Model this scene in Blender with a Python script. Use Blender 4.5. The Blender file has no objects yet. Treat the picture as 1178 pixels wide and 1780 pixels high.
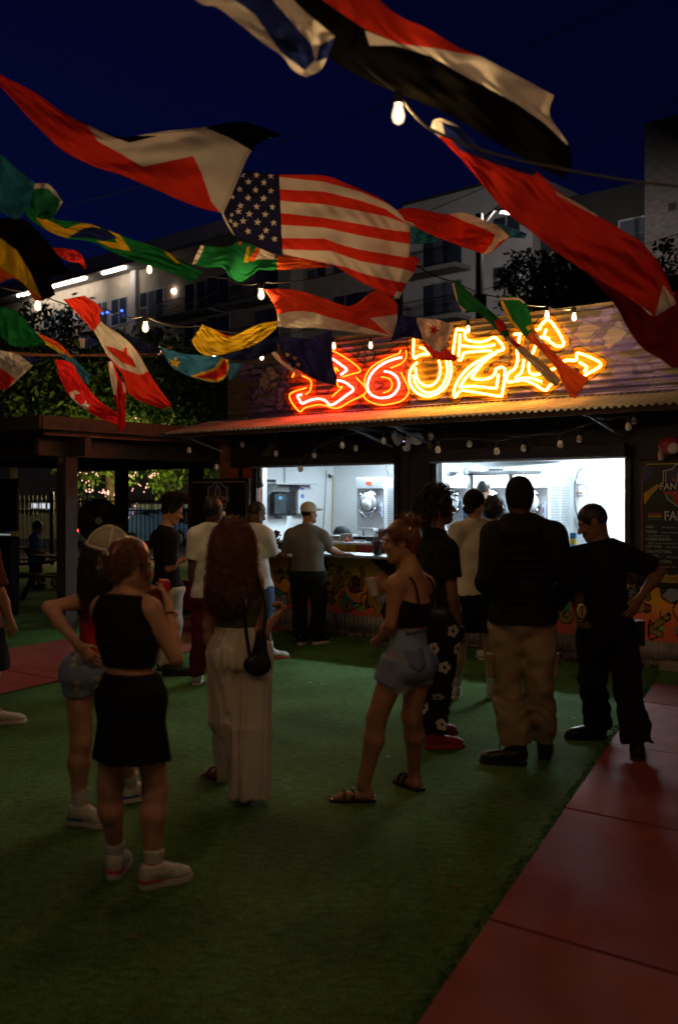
import bpy, bmesh, math, random
import numpy as np
from mathutils import Vector, Matrix
random.seed(7)
rng = np.random.default_rng(7)
S = bpy.context.scene
R = math.radians
# ------------------------------------------------------------------ camera
CAM_H, FPX, CX, HY = 1.72, 1730.6, 589.0, 870.0
cam_d = bpy.data.cameras.new('camera')
cam = bpy.data.objects.new('camera', cam_d)
S.collection.objects.link(cam)
cam.location = (0, 0, CAM_H)
cam.rotation_euler = (R(90), 0, 0)
cam_d.sensor_width = 36.0
cam_d.lens = 35.0
cam_d.shift_y = -20.0 / 1780.0
cam_d.clip_start = 0.05
cam_d.clip_end = 2000.0
cam_d.dof.use_dof = True
cam_d.dof.focus_distance = 10.5
cam_d.dof.aperture_fstop = 1.8
S.camera = cam
# ------------------------------------------------------------------ world: the last of dusk
W = bpy.data.worlds.new('World'); S.world = W
W.use_nodes = True
wn = W.node_tree.nodes; wl = W.node_tree.links
bg = wn['Background']
sky_t = wn.new('ShaderNodeTexSky'); sky_t.sky_type = 'NISHITA'
sky_t.sun_disc = False
sky_t.sun_elevation = R(-1.5)
sky_t.sun_rotation = R(-40)
sky_t.altitude = 0
sky_t.air_density = 1.0
sky_t.dust_density = 0.3
sky_t.ozone_density = 8.0
wl.new(sky_t.outputs['Color'], bg.inputs['Color'])
bg.inputs['Strength'].default_value = 0.06
# ------------------------------------------------------------------ exposure
S.view_settings.view_transform = 'Standard'
S.view_settings.look = 'None'
S.view_settings.exposure = 0.0
S.view_settings.gamma = 1.0
S.view_settings.use_curve_mapping = False
S.render.engine = 'CYCLES'
S.cycles.use_denoising = True
S.cycles.max_bounces = 6
S.cycles.diffuse_bounces = 3
S.cycles.glossy_bounces = 2
S.cycles.transmission_bounces = 4
S.cycles.sample_clamp_indirect = 4.0
S.cycles.use_light_tree = True
S.cycles.caustics_reflective = False
S.cycles.caustics_refractive = False

# ------------------------------------------------------------------ helpers
COL = S.collection
def P(px, py, d):
    """the point seen at photo pixel (px, py), d metres ahead of the camera"""
    return Vector(((px - CX) / FPX * d, d, CAM_H + (HY - py) / FPX * d))
def G(px, py):
    """the ground point seen at photo pixel (px, py)"""
    d = CAM_H * FPX / (py - HY)
    return Vector(((px - CX) / FPX * d, d, 0.0))
# frame of the drinks booth: s runs along its front, o outwards, z up
BA = Vector((-0.87, 13.85, 0)); BU = Vector((0.789, -0.614, 0)).normalized(); BN = Vector((-0.614, -0.789, 0)).normalized()
def B(s, o, z): return BA + BU * s + BN * o + Vector((0, 0, z))
def on_front(px, py, o=0.0):
    """(s, z) of the booth-front plane at offset o seen at a photo pixel"""
    b = BA + BN * o; k = (px - CX) / FPX
    s = (k * b.y - b.x) / (BU.x - k * BU.y)
    Y = b.y + BU.y * s
    return s, CAM_H + (HY - py) / FPX * Y
BROT = math.atan2(BU.y, BU.x)

def tag(o, label=None, cat=None, group=None, kind=None):
    if label: o['label'] = label
    if cat: o['category'] = cat
    if group: o['group'] = group
    if kind: o['kind'] = kind
    return o
def empty(name, label, cat, loc=(0, 0, 0), rz=0.0, group=None):
    e = bpy.data.objects.new(name, None); COL.objects.link(e)
    e.empty_display_size = 0.1
    e.location = loc; e.rotation_euler = (0, 0, rz)
    e.matrix_basis = Matrix.Translation(Vector(loc)) @ Matrix.Rotation(rz, 4, 'Z')
    return tag(e, label, cat, group)
def wm(o):
    m = o.matrix_basis.copy()
    if o.parent: m = wm(o.parent) @ o.matrix_parent_inverse @ m
    return m
def adopt(o, parent):
    """parent o, whose mesh is written in world coordinates"""
    if parent is not None:
        o.parent = parent
        o.matrix_parent_inverse = wm(parent).inverted()
    return o
def mesh_obj(name, verts, faces, mat, parent=None, smooth=False, cols=None):
    me = bpy.data.meshes.new(name)
    me.from_pydata([tuple(v) for v in verts], [], [tuple(f) for f in faces])
    if smooth: me.polygons.foreach_set('use_smooth', [True] * len(me.polygons))
    if mat is not None: me.materials.append(mat)
    if cols is not None:
        a = me.color_attributes.new('Col', 'FLOAT_COLOR', 'POINT')
        a.data.foreach_set('color', np.asarray(cols, dtype=np.float32).ravel())
    me.update()
    o = bpy.data.objects.new(name, me); COL.objects.link(o)
    return adopt(o, parent)
def np_mesh(name, V, F, mat, parent=None, smooth=True, cols=None):
    """quads or tris from numpy arrays, quickly"""
    me = bpy.data.meshes.new(name)
    V = np.asarray(V, dtype=np.float32); F = np.asarray(F, dtype=np.int32)
    k = F.shape[1]
    me.vertices.add(len(V)); me.vertices.foreach_set('co', V.ravel())
    me.loops.add(F.size); me.loops.foreach_set('vertex_index', F.ravel())
    me.polygons.add(len(F))
    me.polygons.foreach_set('loop_start', np.arange(0, F.size, k, dtype=np.int32))
    try: me.polygons.foreach_set('loop_total', np.full(len(F), k, dtype=np.int32))
    except Exception: pass
    if cols is not None:
        a = me.color_attributes.new('Col', 'FLOAT_COLOR', 'POINT')
        a.data.foreach_set('color', np.asarray(cols, dtype=np.float32).ravel())
    me.polygons.foreach_set('use_smooth', np.full(len(F), smooth, dtype=bool))
    me.update(calc_edges=True); me.validate()
    if mat is not None: me.materials.append(mat)
    o = bpy.data.objects.new(name, me); COL.objects.link(o)
    return adopt(o, parent)
def frame_of(d, hint=(0, 0, 1)):
    d = Vector(d).normalized(); h = Vector(hint)
    if abs(d.dot(h)) > 0.97: h = Vector((1, 0, 0)) if abs(d.x) < 0.9 else Vector((0, 1, 0))
    x = h.cross(d).normalized(); y = d.cross(x).normalized()
    return x, y
class MB:
    """collects faces, in world coordinates, for one mesh object"""
    def __init__(s): s.v = []; s.f = []
    def poly(s, pts):
        n = len(s.v); s.v += [Vector(p) for p in pts]; s.f.append(list(range(n, n + len(pts)))); return s
    def hexa(s, a):
        n = len(s.v); s.v += [Vector(p) for p in a]
        for q in ((3, 2, 1, 0), (4, 5, 6, 7), (0, 1, 5, 4), (1, 2, 6, 5), (2, 3, 7, 6), (3, 0, 4, 7)): s.f.append([n + i for i in q])
        return s
    def box(s, lo, hi, fr=None):
        (a, b, c), (d, e, f) = lo, hi
        p = [(a, b, c), (d, b, c), (d, e, c), (a, e, c), (a, b, f), (d, b, f), (d, e, f), (a, e, f)]
        if fr: p = [fr(*q) for q in p]
        return s.hexa(p)
    def bar(s, p, q, w, h, hint=(0, 0, 1)):
        p = Vector(p); q = Vector(q); x, y = frame_of(q - p, hint)
        x = x * w / 2; y = y * h / 2
        return s.hexa([p - x - y, p + x - y, p + x + y, p - x + y, q - x - y, q + x - y, q + x + y, q - x + y])
    def tube(s, pts, r, n=8, cap=True):
        pts = [Vector(p) for p in pts]; m = len(pts)
        rr = r if isinstance(r, (list, tuple)) else [r] * m
        b = len(s.v); x = None
        for i, p in enumerate(pts):
            t = (pts[min(i + 1, m - 1)] - pts[max(i - 1, 0)])
            if t.length < 1e-9: t = Vector((0, 0, 1))
            t.normalize()
            if x is None: x, y = frame_of(t)
            else:
                x = (x - t * x.dot(t))
                if x.length < 1e-6: x, y = frame_of(t)
                x.normalize(); y = t.cross(x)
            for k in range(n):
                a = 2 * math.pi * k / n
                s.v.append(p + x * math.cos(a) * rr[i] + y * math.sin(a) * rr[i])
        for i in range(m - 1):
            for k in range(n):
                s.f.append([b + i * n + k, b + i * n + (k + 1) % n, b + (i + 1) * n + (k + 1) % n, b + (i + 1) * n + k])
        if cap:
            s.f.append([b + k for k in range(n)][::-1]); s.f.append([b + (m - 1) * n + k for k in range(n)])
        return s
    def lathe(s, base, axis, prof, n=16, hint=(0, 0, 1)):
        base = Vector(base); a = Vector(axis).normalized(); x, y = frame_of(a, hint); b = len(s.v); m = len(prof)
        for (r, h) in prof:
            for k in range(n):
                t = 2 * math.pi * k / n
                s.v.append(base + a * h + (x * math.cos(t) + y * math.sin(t)) * max(r, 1e-4))
        for i in range(m - 1):
            for k in range(n):
                s.f.append([b + i * n + k, b + i * n + (k + 1) % n, b + (i + 1) * n + (k + 1) % n, b + (i + 1) * n + k])
        s.f.append([b + k for k in range(n)][::-1]); s.f.append([b + (m - 1) * n + k for k in range(n)])
        return s
    def prism(s, outline, off):
        """outline: list of points (one planar loop); off: extrusion vector"""
        n = len(s.v); m = len(outline); off = Vector(off)
        s.v += [Vector(p) for p in outline] + [Vector(p) + off for p in outline]
        s.f.append(list(range(n, n + m))[::-1]); s.f.append(list(range(n + m, n + 2 * m)))
        for i in range(m): s.f.append([n + i, n + (i + 1) % m, n + m + (i + 1) % m, n + m + i])
        return s
    def build(s, name, mat, parent=None, smooth=False, bevel=0.0, fix=True):
        o = mesh_obj(name, s.v, s.f, mat, parent, smooth)
        if fix:
            bm = bmesh.new(); bm.from_mesh(o.data); bmesh.ops.recalc_face_normals(bm, faces=bm.faces); bm.to_mesh(o.data); bm.free()
        if smooth:
            try: o.data.set_sharp_from_angle(angle=R(50))
            except Exception: pass
        if bevel:
            md = o.modifiers.new('bevel', 'BEVEL'); md.width = bevel; md.segments = 2; md.limit_method = 'ANGLE'; md.angle_limit = R(50)
        return o
def catmull(pts, n=8, closed=False):
    pts = [np.array(p, dtype=float) for p in pts]; out = []; m = len(pts)
    rngm = range(m) if closed else range(m - 1)
    for i in rngm:
        if closed: a, b, c, d = pts[(i - 1) % m], pts[i], pts[(i + 1) % m], pts[(i + 2) % m]
        else: a, b, c, d = pts[max(i - 1, 0)], pts[i], pts[i + 1], pts[min(i + 2, m - 1)]
        for k in range(n):
            t = k / n
            out.append(0.5 * ((2 * b) + (c - a) * t + (2 * a - 5 * b + 4 * c - d) * t * t + (3 * b - a - 3 * c + d) * t ** 3))
    if not closed: out.append(pts[-1])
    return out
def dup(o, parent=None):
    c = o.copy(); COL.objects.link(c)
    if parent is not None: c.parent = parent
    return c
def clone_thing(root, mat4, label=None):
    """a copy of a thing with its parts and sub-parts, moved by mat4"""
    r = root.copy(); COL.objects.link(r); r.matrix_basis = mat4 @ root.matrix_basis
    if label: r['label'] = label
    for ch in list(root.children):
        c = ch.copy(); COL.objects.link(c); c.parent = r
        for g in list(ch.children):
            d = g.copy(); COL.objects.link(d); d.parent = c
    return r

# ------------------------------------------------------------------ materials
def srgb(r, g, b):
    f = lambda c: c / 12.92 if c <= 0.04045 else ((c + 0.055) / 1.055) ** 2.4
    return (f(r / 255), f(g / 255), f(b / 255), 1)
def mat(name, col, rough=0.7, metal=0.0, var=0.12, scale=6.0, bump=0.0, bscale=40.0, spec=0.4, detail=4.0, trans=0.0, emit=None, estr=0.0, stretch=None):
    m = bpy.data.materials.new(name); m.use_nodes = True
    nt = m.node_tree; nd = nt.nodes; ln = nt.links; bs = nd['Principled BSDF']
    col = tuple(col) + ((1,) if len(col) == 3 else ())
    bs.inputs['Roughness'].default_value = rough; bs.inputs['Metallic'].default_value = metal
    bs.inputs['Specular IOR Level'].default_value = spec
    tc = nd.new('ShaderNodeTexCoord'); mp = nd.new('ShaderNodeMapping'); ln.new(tc.outputs['Object'], mp.inputs['Vector'])
    if stretch: mp.inputs['Scale'].default_value = stretch
    if var > 0:
        nz = nd.new('ShaderNodeTexNoise'); nz.inputs['Scale'].default_value = scale; nz.inputs['Detail'].default_value = detail
        ln.new(mp.outputs['Vector'], nz.inputs['Vector'])
        cr = nd.new('ShaderNodeMapRange'); cr.inputs['From Min'].default_value = 0.25; cr.inputs['From Max'].default_value = 0.75
        cr.inputs['To Min'].default_value = 1 - var; cr.inputs['To Max'].default_value = 1 + var
        ln.new(nz.outputs['Fac'], cr.inputs['Value'])
        mx = nd.new('ShaderNodeMix'); mx.data_type = 'RGBA'; mx.blend_type = 'MULTIPLY'; mx.inputs['Factor'].default_value = 1
        mx.inputs['A'].default_value = col; ln.new(cr.outputs['Result'], mx.inputs['B']); ln.new(mx.outputs['Result'], bs.inputs['Base Color'])
    else: bs.inputs['Base Color'].default_value = col
    if bump > 0:
        n2 = nd.new('ShaderNodeTexNoise'); n2.inputs['Scale'].default_value = bscale; n2.inputs['Detail'].default_value = 3
        ln.new(mp.outputs['Vector'], n2.inputs['Vector'])
        bp = nd.new('ShaderNodeBump'); bp.inputs['Strength'].default_value = bump; bp.inputs['Distance'].default_value = 0.01
        ln.new(n2.outputs['Fac'], bp.inputs['Height']); ln.new(bp.outputs['Normal'], bs.inputs['Normal'])
    if trans: bs.inputs['Transmission Weight'].default_value = trans
    if emit:
        bs.inputs['Emission Color'].default_value = tuple(emit) + (1,); bs.inputs['Emission Strength'].default_value = estr
    return m
def emis(name, col, st):
    m = bpy.data.materials.new(name); m.use_nodes = True; nd = m.node_tree.nodes; nd.clear()
    e = nd.new('ShaderNodeEmission'); e.inputs['Color'].default_value = tuple(col) + (1,); e.inputs['Strength'].default_value = st
    o = nd.new('ShaderNodeOutputMaterial'); m.node_tree.links.new(e.outputs[0], o.inputs[0]); return m
def colmat(name, rough=0.8, spec=0.25, transl=0.0, bump=0.0, bscale=200.0, var=0.15, vscale=9.0):
    """painted or dyed surface: its colours come from the colour attribute Col"""
    m = bpy.data.materials.new(name); m.use_nodes = True
    nt = m.node_tree; nd = nt.nodes; ln = nt.links; bs = nd['Principled BSDF']
    at = nd.new('ShaderNodeAttribute'); at.attribute_name = 'Col'
    tc = nd.new('ShaderNodeTexCoord'); nz = nd.new('ShaderNodeTexNoise'); nz.inputs['Scale'].default_value = vscale; nz.inputs['Detail'].default_value = 5
    ln.new(tc.outputs['Object'], nz.inputs['Vector'])
    cr = nd.new('ShaderNodeMapRange'); cr.inputs['To Min'].default_value = 1 - var; cr.inputs['To Max'].default_value = 1 + var; ln.new(nz.outputs['Fac'], cr.inputs['Value'])
    mx = nd.new('ShaderNodeMix'); mx.data_type = 'RGBA'; mx.blend_type = 'MULTIPLY'; mx.inputs['Factor'].default_value = 1
    ln.new(at.outputs['Color'], mx.inputs['A']); ln.new(cr.outputs['Result'], mx.inputs['B']); ln.new(mx.outputs['Result'], bs.inputs['Base Color'])
    bs.inputs['Roughness'].default_value = rough; bs.inputs['Specular IOR Level'].default_value = spec
    if bump:
        n2 = nd.new('ShaderNodeTexNoise'); n2.inputs['Scale'].default_value = bscale; ln.new(tc.outputs['Object'], n2.inputs['Vector'])
        bp = nd.new('ShaderNodeBump'); bp.inputs['Strength'].default_value = bump; bp.inputs['Distance'].default_value = 0.004
        ln.new(n2.outputs['Fac'], bp.inputs['Height']); ln.new(bp.outputs['Normal'], bs.inputs['Normal'])
    if transl:
        tr = nd.new('ShaderNodeBsdfTranslucent'); ln.new(mx.outputs['Result'], tr.inputs['Color'])
        ms = nd.new('ShaderNodeMixShader'); ms.inputs[0].default_value = transl
        out = nd['Material Output']; ln.new(bs.outputs[0], ms.inputs[1]); ln.new(tr.outputs[0], ms.inputs[2]); ln.new(ms.outputs[0], out.inputs['Surface'])
    return m
def in_poly(x, y, poly):
    """vectorised even-odd test"""
    r = np.zeros(x.shape, bool); n = len(poly)
    for i in range(n):
        x1, y1 = poly[i]; x2, y2 = poly[(i + 1) % n]
        if y1 == y2: continue
        c = ((y1 > y) != (y2 > y)) & (x < (x2 - x1) * (y - y1) / (y2 - y1) + x1)
        r ^= c
    return r
def seg_dist(x, y, pts):
    """distance from points to a polyline"""
    best = np.full(x.shape, 1e9)
    for (x1, y1), (x2, y2) in zip(pts[:-1], pts[1:]):
        dx, dy = x2 - x1, y2 - y1; L = dx * dx + dy * dy + 1e-12
        t = np.clip(((x - x1) * dx + (y - y1) * dy) / L, 0, 1)
        best = np.minimum(best, np.hypot(x - x1 - t * dx, y - y1 - t * dy))
    return best
def point_lamp(name, loc, col, power, radius, parent=None):
    d = bpy.data.lights.new(name, 'POINT'); d.energy = power; d.color = col; d.shadow_soft_size = radius
    o = bpy.data.objects.new(name, d); COL.objects.link(o); o.location = loc
    return adopt(o, parent)
def text_mesh(name, txt, size, fr, mat_, parent=None, align='CENTER', thick=0.0006, width=1.0, shear=0.0, bold=0.0):
    """flat lettering with Blender's built-in face; fr(x, y) gives the place of each glyph point"""
    c = bpy.data.curves.new(name, 'FONT'); c.body = txt; c.size = size; c.align_x = align; c.align_y = 'CENTER'
    c.resolution_u = 2; c.shear = shear; c.offset = bold
    o = bpy.data.objects.new(name, c); COL.objects.link(o)
    bpy.context.view_layer.update()
    me0 = o.to_mesh(); V = [fr(v.co.x * width, v.co.y) for v in me0.vertices]; F = [list(p.vertices) for p in me0.polygons]
    o.to_mesh_clear(); bpy.data.objects.remove(o); bpy.data.curves.remove(c)
    return mesh_obj(name, V, F, mat_, parent)
# ================================================================== ground
def turf_mat():
    m = mat('turf_material', (0.045, 0.115, 0.042), 0.9, var=0.0, spec=0.15)
    nt = m.node_tree; nd = nt.nodes; ln = nt.links; bs = nd['Principled BSDF']
    tc = nd.new('ShaderNodeTexCoord')
    def nz(sc, det=3.0, st=(1, 1, 1)):
        mp = nd.new('ShaderNodeMapping'); mp.inputs['Scale'].default_value = st; ln.new(tc.outputs['Object'], mp.inputs['Vector'])
        n = nd.new('ShaderNodeTexNoise'); n.inputs['Scale'].default_value = sc; n.inputs['Detail'].default_value = det; ln.new(mp.outputs['Vector'], n.inputs['Vector']); return n
    a = nz(1.1, 4); b = nz(90, 4); c = nz(14, 4, (1, 2.2, 1))
    def mr(n, lo, hi, f0=0.3, f1=0.7):
        r = nd.new('ShaderNodeMapRange'); r.inputs['From Min'].default_value = f0; r.inputs['From Max'].default_value = f1
        r.inputs['To Min'].default_value = lo; r.inputs['To Max'].default_value = hi; ln.new(n.outputs['Fac'], r.inputs['Value']); return r
    m1 = nd.new('ShaderNodeMath'); m1.operation = 'MULTIPLY'; ln.new(mr(a, 0.62, 1.35).outputs[0], m1.inputs[0]); ln.new(mr(b, 0.30, 1.85).outputs[0], m1.inputs[1])
    m2 = nd.new('ShaderNodeMath'); m2.operation = 'MULTIPLY'; ln.new(m1.outputs[0], m2.inputs[0]); ln.new(mr(c, 0.65, 1.35).outputs[0], m2.inputs[1])
    mx = nd.new('ShaderNodeMix'); mx.data_type = 'RGBA'; mx.blend_type = 'MULTIPLY'; mx.inputs['Factor'].default_value = 1
    mx.inputs['A'].default_value = (0.098, 0.205, 0.045, 1); ln.new(m2.outputs[0], mx.inputs['B']); ln.new(mx.outputs['Result'], bs.inputs['Base Color'])
    bp = nd.new('ShaderNodeBump'); bp.inputs['Strength'].default_value = 0.9; bp.inputs['Distance'].default_value = 0.02
    ln.new(nz(160, 3).outputs['Fac'], bp.inputs['Height']); ln.new(bp.outputs['Normal'], bs.inputs['Normal'])
    return m
M_TURF = turf_mat()
M_ASPH = mat('asphalt_material', (0.045, 0.045, 0.048), 0.85, var=0.3, scale=3, bump=0.4, bscale=120)
def red_mat():
    m = mat('red_concrete_material', (0.31, 0.068, 0.054), 0.6, var=0.20, scale=2.2, bump=0.25, bscale=60, spec=0.12, detail=8)
    nt = m.node_tree; nd = nt.nodes; ln = nt.links; bs = nd['Principled BSDF']
    tc = nd.new('ShaderNodeTexCoord'); n = nd.new('ShaderNodeTexNoise'); n.inputs['Scale'].default_value = 3.2; n.inputs['Detail'].default_value = 7
    ln.new(tc.outputs['Object'], n.inputs['Vector'])
    r = nd.new('ShaderNodeMapRange'); r.inputs['From Min'].default_value = 0.3; r.inputs['From Max'].default_value = 0.7; r.inputs['To Min'].default_value = 0.55; r.inputs['To Max'].default_value = 0.74
    ln.new(n.outputs['Fac'], r.inputs['Value']); ln.new(r.outputs[0], bs.inputs['Roughness'])
    return m
M_RED = red_mat()
tag(mesh_obj('street_ground', [(-300, -60, -0.03), (300, -60, -0.03), (300, 600, -0.03), (-300, 600, -0.03)], [(0, 1, 2, 3)], M_ASPH), kind='structure')
tag(mesh_obj('turf', [(-26, -6, 0), (14, -6, 0), (14, 25, 0), (-26, 25, 0)], [(0, 1, 2, 3)], M_TURF), kind='structure')
# red concrete paths: slabs with open joints
def slab_path(name, q0, along, step, i0, i1, cols, clip_last=None):
    base = mesh_obj(name, [tuple((q0 + along * (step * i0) + BU * cols[0][0]).to_3d() + Vector((0, 0, 0.004))), tuple((q0 + along * (step * i0) + BU * cols[-1][1]).to_3d() + Vector((0, 0, 0.004))),
                           tuple((q0 + along * (step * i1) + BU * cols[-1][1]).to_3d() + Vector((0, 0, 0.004))), tuple((q0 + along * (step * i1) + BU * cols[0][0]).to_3d() + Vector((0, 0, 0.004)))], [(0, 1, 2, 3)], mat(name + '_joint', (0.03, 0.02, 0.018), 0.9))
    tag(base, kind='structure')
    g = 0.011
    for i in range(i0, i1):
        for (c0, c1) in cols:
            a = q0 + along * (step * i + g); b = q0 + along * (step * (i + 1) - g)
            p = [a + BU * (c0 + (g if c0 != cols[0][0] else 0)), a + BU * (c1 - g), b + BU * (c1 - g), b + BU * (c0 + (g if c0 != cols[0][0] else 0))]
            m = MB(); dz = random.uniform(-0.001, 0.002)
            m.hexa([(q.x, q.y, 0.001) for q in p] + [(q.x, q.y, 0.013 + dz) for q in p])
            m.build('slab', M_RED, base)
    return base
AL = Vector((0.402, 0.916, 0)).normalized()
slab_path('path_right', Vector((0.612, 4.06, 0)), AL, 1.605, -5, 3, [(0.0, 2.6), (2.6, 5.2), (5.2, 7.8)])
q_end = Vector((0.612, 4.06, 0)) + AL * (1.605 * 3)
slab_path('path_end', q_end + AL * 0.0, AL, 0.95, 0, 1, [(0.03, 2.6), (2.6, 5.2)])
AL2 = Vector((0.468, 0.884, 0)).normalized()
slab_path('path_left', Vector((-2.65, 9.48, 0)) - BU * 2.0, AL2, 1.6, -6, 11, [(0.0, 2.0)])
# ragged turf edge beside the path
def blades(name, pts, hmin, hmax, n_per, mt, parent=None, spread=0.02, kind='stuff'):
    V = []; F = []
    for p in pts:
        for _ in range(n_per):
            x = p[0] + random.gauss(0, spread); y = p[1] + random.gauss(0, spread); h = random.uniform(hmin, hmax); a = random.uniform(0, 6.28); w = 0.0035
            dx, dy = math.cos(a) * w, math.sin(a) * w; lx, ly = random.gauss(0, h * 0.5), random.gauss(0, h * 0.5)
            n = len(V); V += [(x - dx, y - dy, 0), (x + dx, y + dy, 0), (x + lx, y + ly, h)]; F.append((n, n + 1, n + 2))
    o = mesh_obj(name, V, F, mt, parent); o['kind'] = kind; return o
M_BLADE = mat('grass_blade_material', (0.07, 0.15, 0.05), 0.9, var=0.4, scale=30)
edge = []
for i in range(900):
    t = -2.0 + 12.5 * i / 900
    q = Vector((0.612, 4.06, 0)) + AL * (t - 1.6) - BU * random.uniform(-0.012, 0.05)
    edge.append((q.x, q.y))
for i in range(500):
    for off in (0.0, 2.0):
        q = Vector((-2.65, 9.48, 0)) + AL2 * (-3 + 9 * i / 500) - BU * (off + (0.02 if off else -0.02)); edge.append((q.x, q.y))
tag(blades('turf_fringe', edge, 0.006, 0.017, 7, M_BLADE, None, 0.009), 'short green turf blades along the edges of the red paths', 'grass', kind='stuff')
# bare dirt and gravel along the foot of the booth
M_DIRT = mat('dirt_material', (0.05, 0.042, 0.03), 0.95, var=0.4, scale=9, bump=0.8, bscale=60)
dv = []; N = 60
for i in range(N + 1):
    s = -2.2 + 10.2 * i / N; dv.append(B(s, -0.3, 0.006)); 
for i in range(N + 1):
    s = 8.0 - 10.2 * i / N; dv.append(B(s, 0.42 + 0.07 * math.sin(s * 3.1) + random.uniform(-0.03, 0.03), 0.006))
tag(mesh_obj('dirt_strip', dv, [list(range(len(dv)))], M_DIRT), kind='structure')
def stones(name, n, fn, rmin, rmax, mt):
    V = []; F = []
    ico = [(0, 0, 1), (.89, 0, .45), (.28, .85, .45), (-.72, .53, .45), (-.72, -.53, .45), (.28, -.85, .45), (.72, .53, -.3), (-.28, .85, -.3), (-.89, 0, -.3), (-.28, -.85, -.3), (.72, -.53, -.3)]
    fc = [(0, 1, 2), (0, 2, 3), (0, 3, 4), (0, 4, 5), (0, 5, 1), (1, 6, 2), (2, 7, 3), (3, 8, 4), (4, 9, 5), (5, 10, 1), (2, 6, 7), (3, 7, 8), (4, 8, 9), (5, 9, 10), (1, 10, 6)]
    for _ in range(n):
        p = fn(); r = random.uniform(rmin, rmax); b = len(V); sx, sy, sz = (random.uniform(0.7, 1.3) for _ in range(3)); a = random.uniform(0, 6.28)
        for (x, y, z) in ico:
            x *= sx; y *= sy; V.append((p.x + r * (x * math.cos(a) - y * math.sin(a)), p.y + r * (x * math.sin(a) + y * math.cos(a)), p.z + r * z * sz * 0.7 + r * 0.15))
        F += [tuple(b + i for i in f) for f in fc]
    return mesh_obj(name, V, F, mt)
M_STONE = mat('gravel_material', (0.22, 0.19, 0.15), 0.9, var=0.5, scale=14, bump=0.4)
tag(stones('gravel', 1500, lambda: B(random.uniform(-1.6, 7.5), abs(random.gauss(0.12, 0.14)), 0.004), 0.012, 0.035, M_STONE), 'loose grey gravel at the foot of the booth', 'gravel', kind='stuff')
# ================================================================== the drinks booth
fr = B
M_DARK = mat('dark_wall_paint', (0.020, 0.013, 0.018), 0.6, var=0.5, scale=2.5, bump=0.25, bscale=25)
M_BLACK = mat('black_paint', (0.012, 0.012, 0.013), 0.5, var=0.3, scale=8)
M_WHITE = mat('white_wall_paint', (0.80, 0.82, 0.83), 0.55, var=0.05, scale=2.5, bump=0.05)
M_STEEL = mat('brushed_steel', (0.62, 0.63, 0.65), 0.42, metal=0.55, var=0.1, scale=20, stretch=(1, 1, 25))
M_GALV = mat('galvanised_steel', (0.45, 0.46, 0.48), 0.5, metal=0.7, var=0.25, scale=12)
M_SKIRT = mat('skirt_metal', (0.30, 0.28, 0.26), 0.6, metal=0.3, var=0.4, scale=3, bump=0.2)
M_ORANGE = mat('orange_wall_paint', (0.34, 0.085, 0.03), 0.6, var=0.35, scale=4, bump=0.15)
M_WOOD_D = mat('dark_wood', (0.07, 0.04, 0.025), 0.75, var=0.5, scale=7, stretch=(8, 8, 1), bump=0.3)
booth = empty('drinks_booth', 'dark container drinks booth with two bright windows and corrugated neon sign wall', 'booth', B(2, -1.2, 0), BROT)
W1, W2, WB, WT = (-0.33, 2.01), (2.65, 5.03), 1.17, 2.185
SL, SR, DEP = -0.94, 7.6, 2.47
def bb(name, lo, hi, m, bevel=0.0): return MB().box(lo, hi, fr).build(name, m, booth, bevel=bevel)
bb('floor', (SL, -DEP, 0.0), (SR, -0.06, 0.14), M_DARK)
bb('back_wall', (SL, -DEP - 0.06, 0.0), (SR, -DEP, 2.86), M_WHITE)
bb('end_wall', (SL - 0.06, -DEP - 0.06, 0.0), (SL, 0.0, 2.86), M_WHITE)
bb('end_wall', (SR, -DEP - 0.06, 0.0), (SR + 0.06, 0.0, 2.86), M_WHITE)
bb('ceiling', (SL, -DEP, 2.50), (SR, -0.06, 2.56), M_WHITE)
bb('roof', (SL - 0.06, -DEP - 0.06, 2.862), (SR + 0.06, 0.0, 2.92), M_DARK)
bb('front_wall', (SL, -0.06, 0.0), (SR, 0.0, WB - 0.03), M_DARK)
bb('lintel_wall', (SL, -0.06, WT), (SR, 0.0, 2.86), M_DARK)
bb('jamb_wall', (SL, -0.06, WB - 0.03), (W1[0], 0.0, WT), M_ORANGE)
bb('pier_wall', (W1[1], -0.06, WB - 0.03), (W2[0], 0.0, WT), M_DARK)
bb('jamb_wall', (W2[1], -0.06, WB - 0.03), (SR, 0.0, WT), M_DARK)
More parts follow.
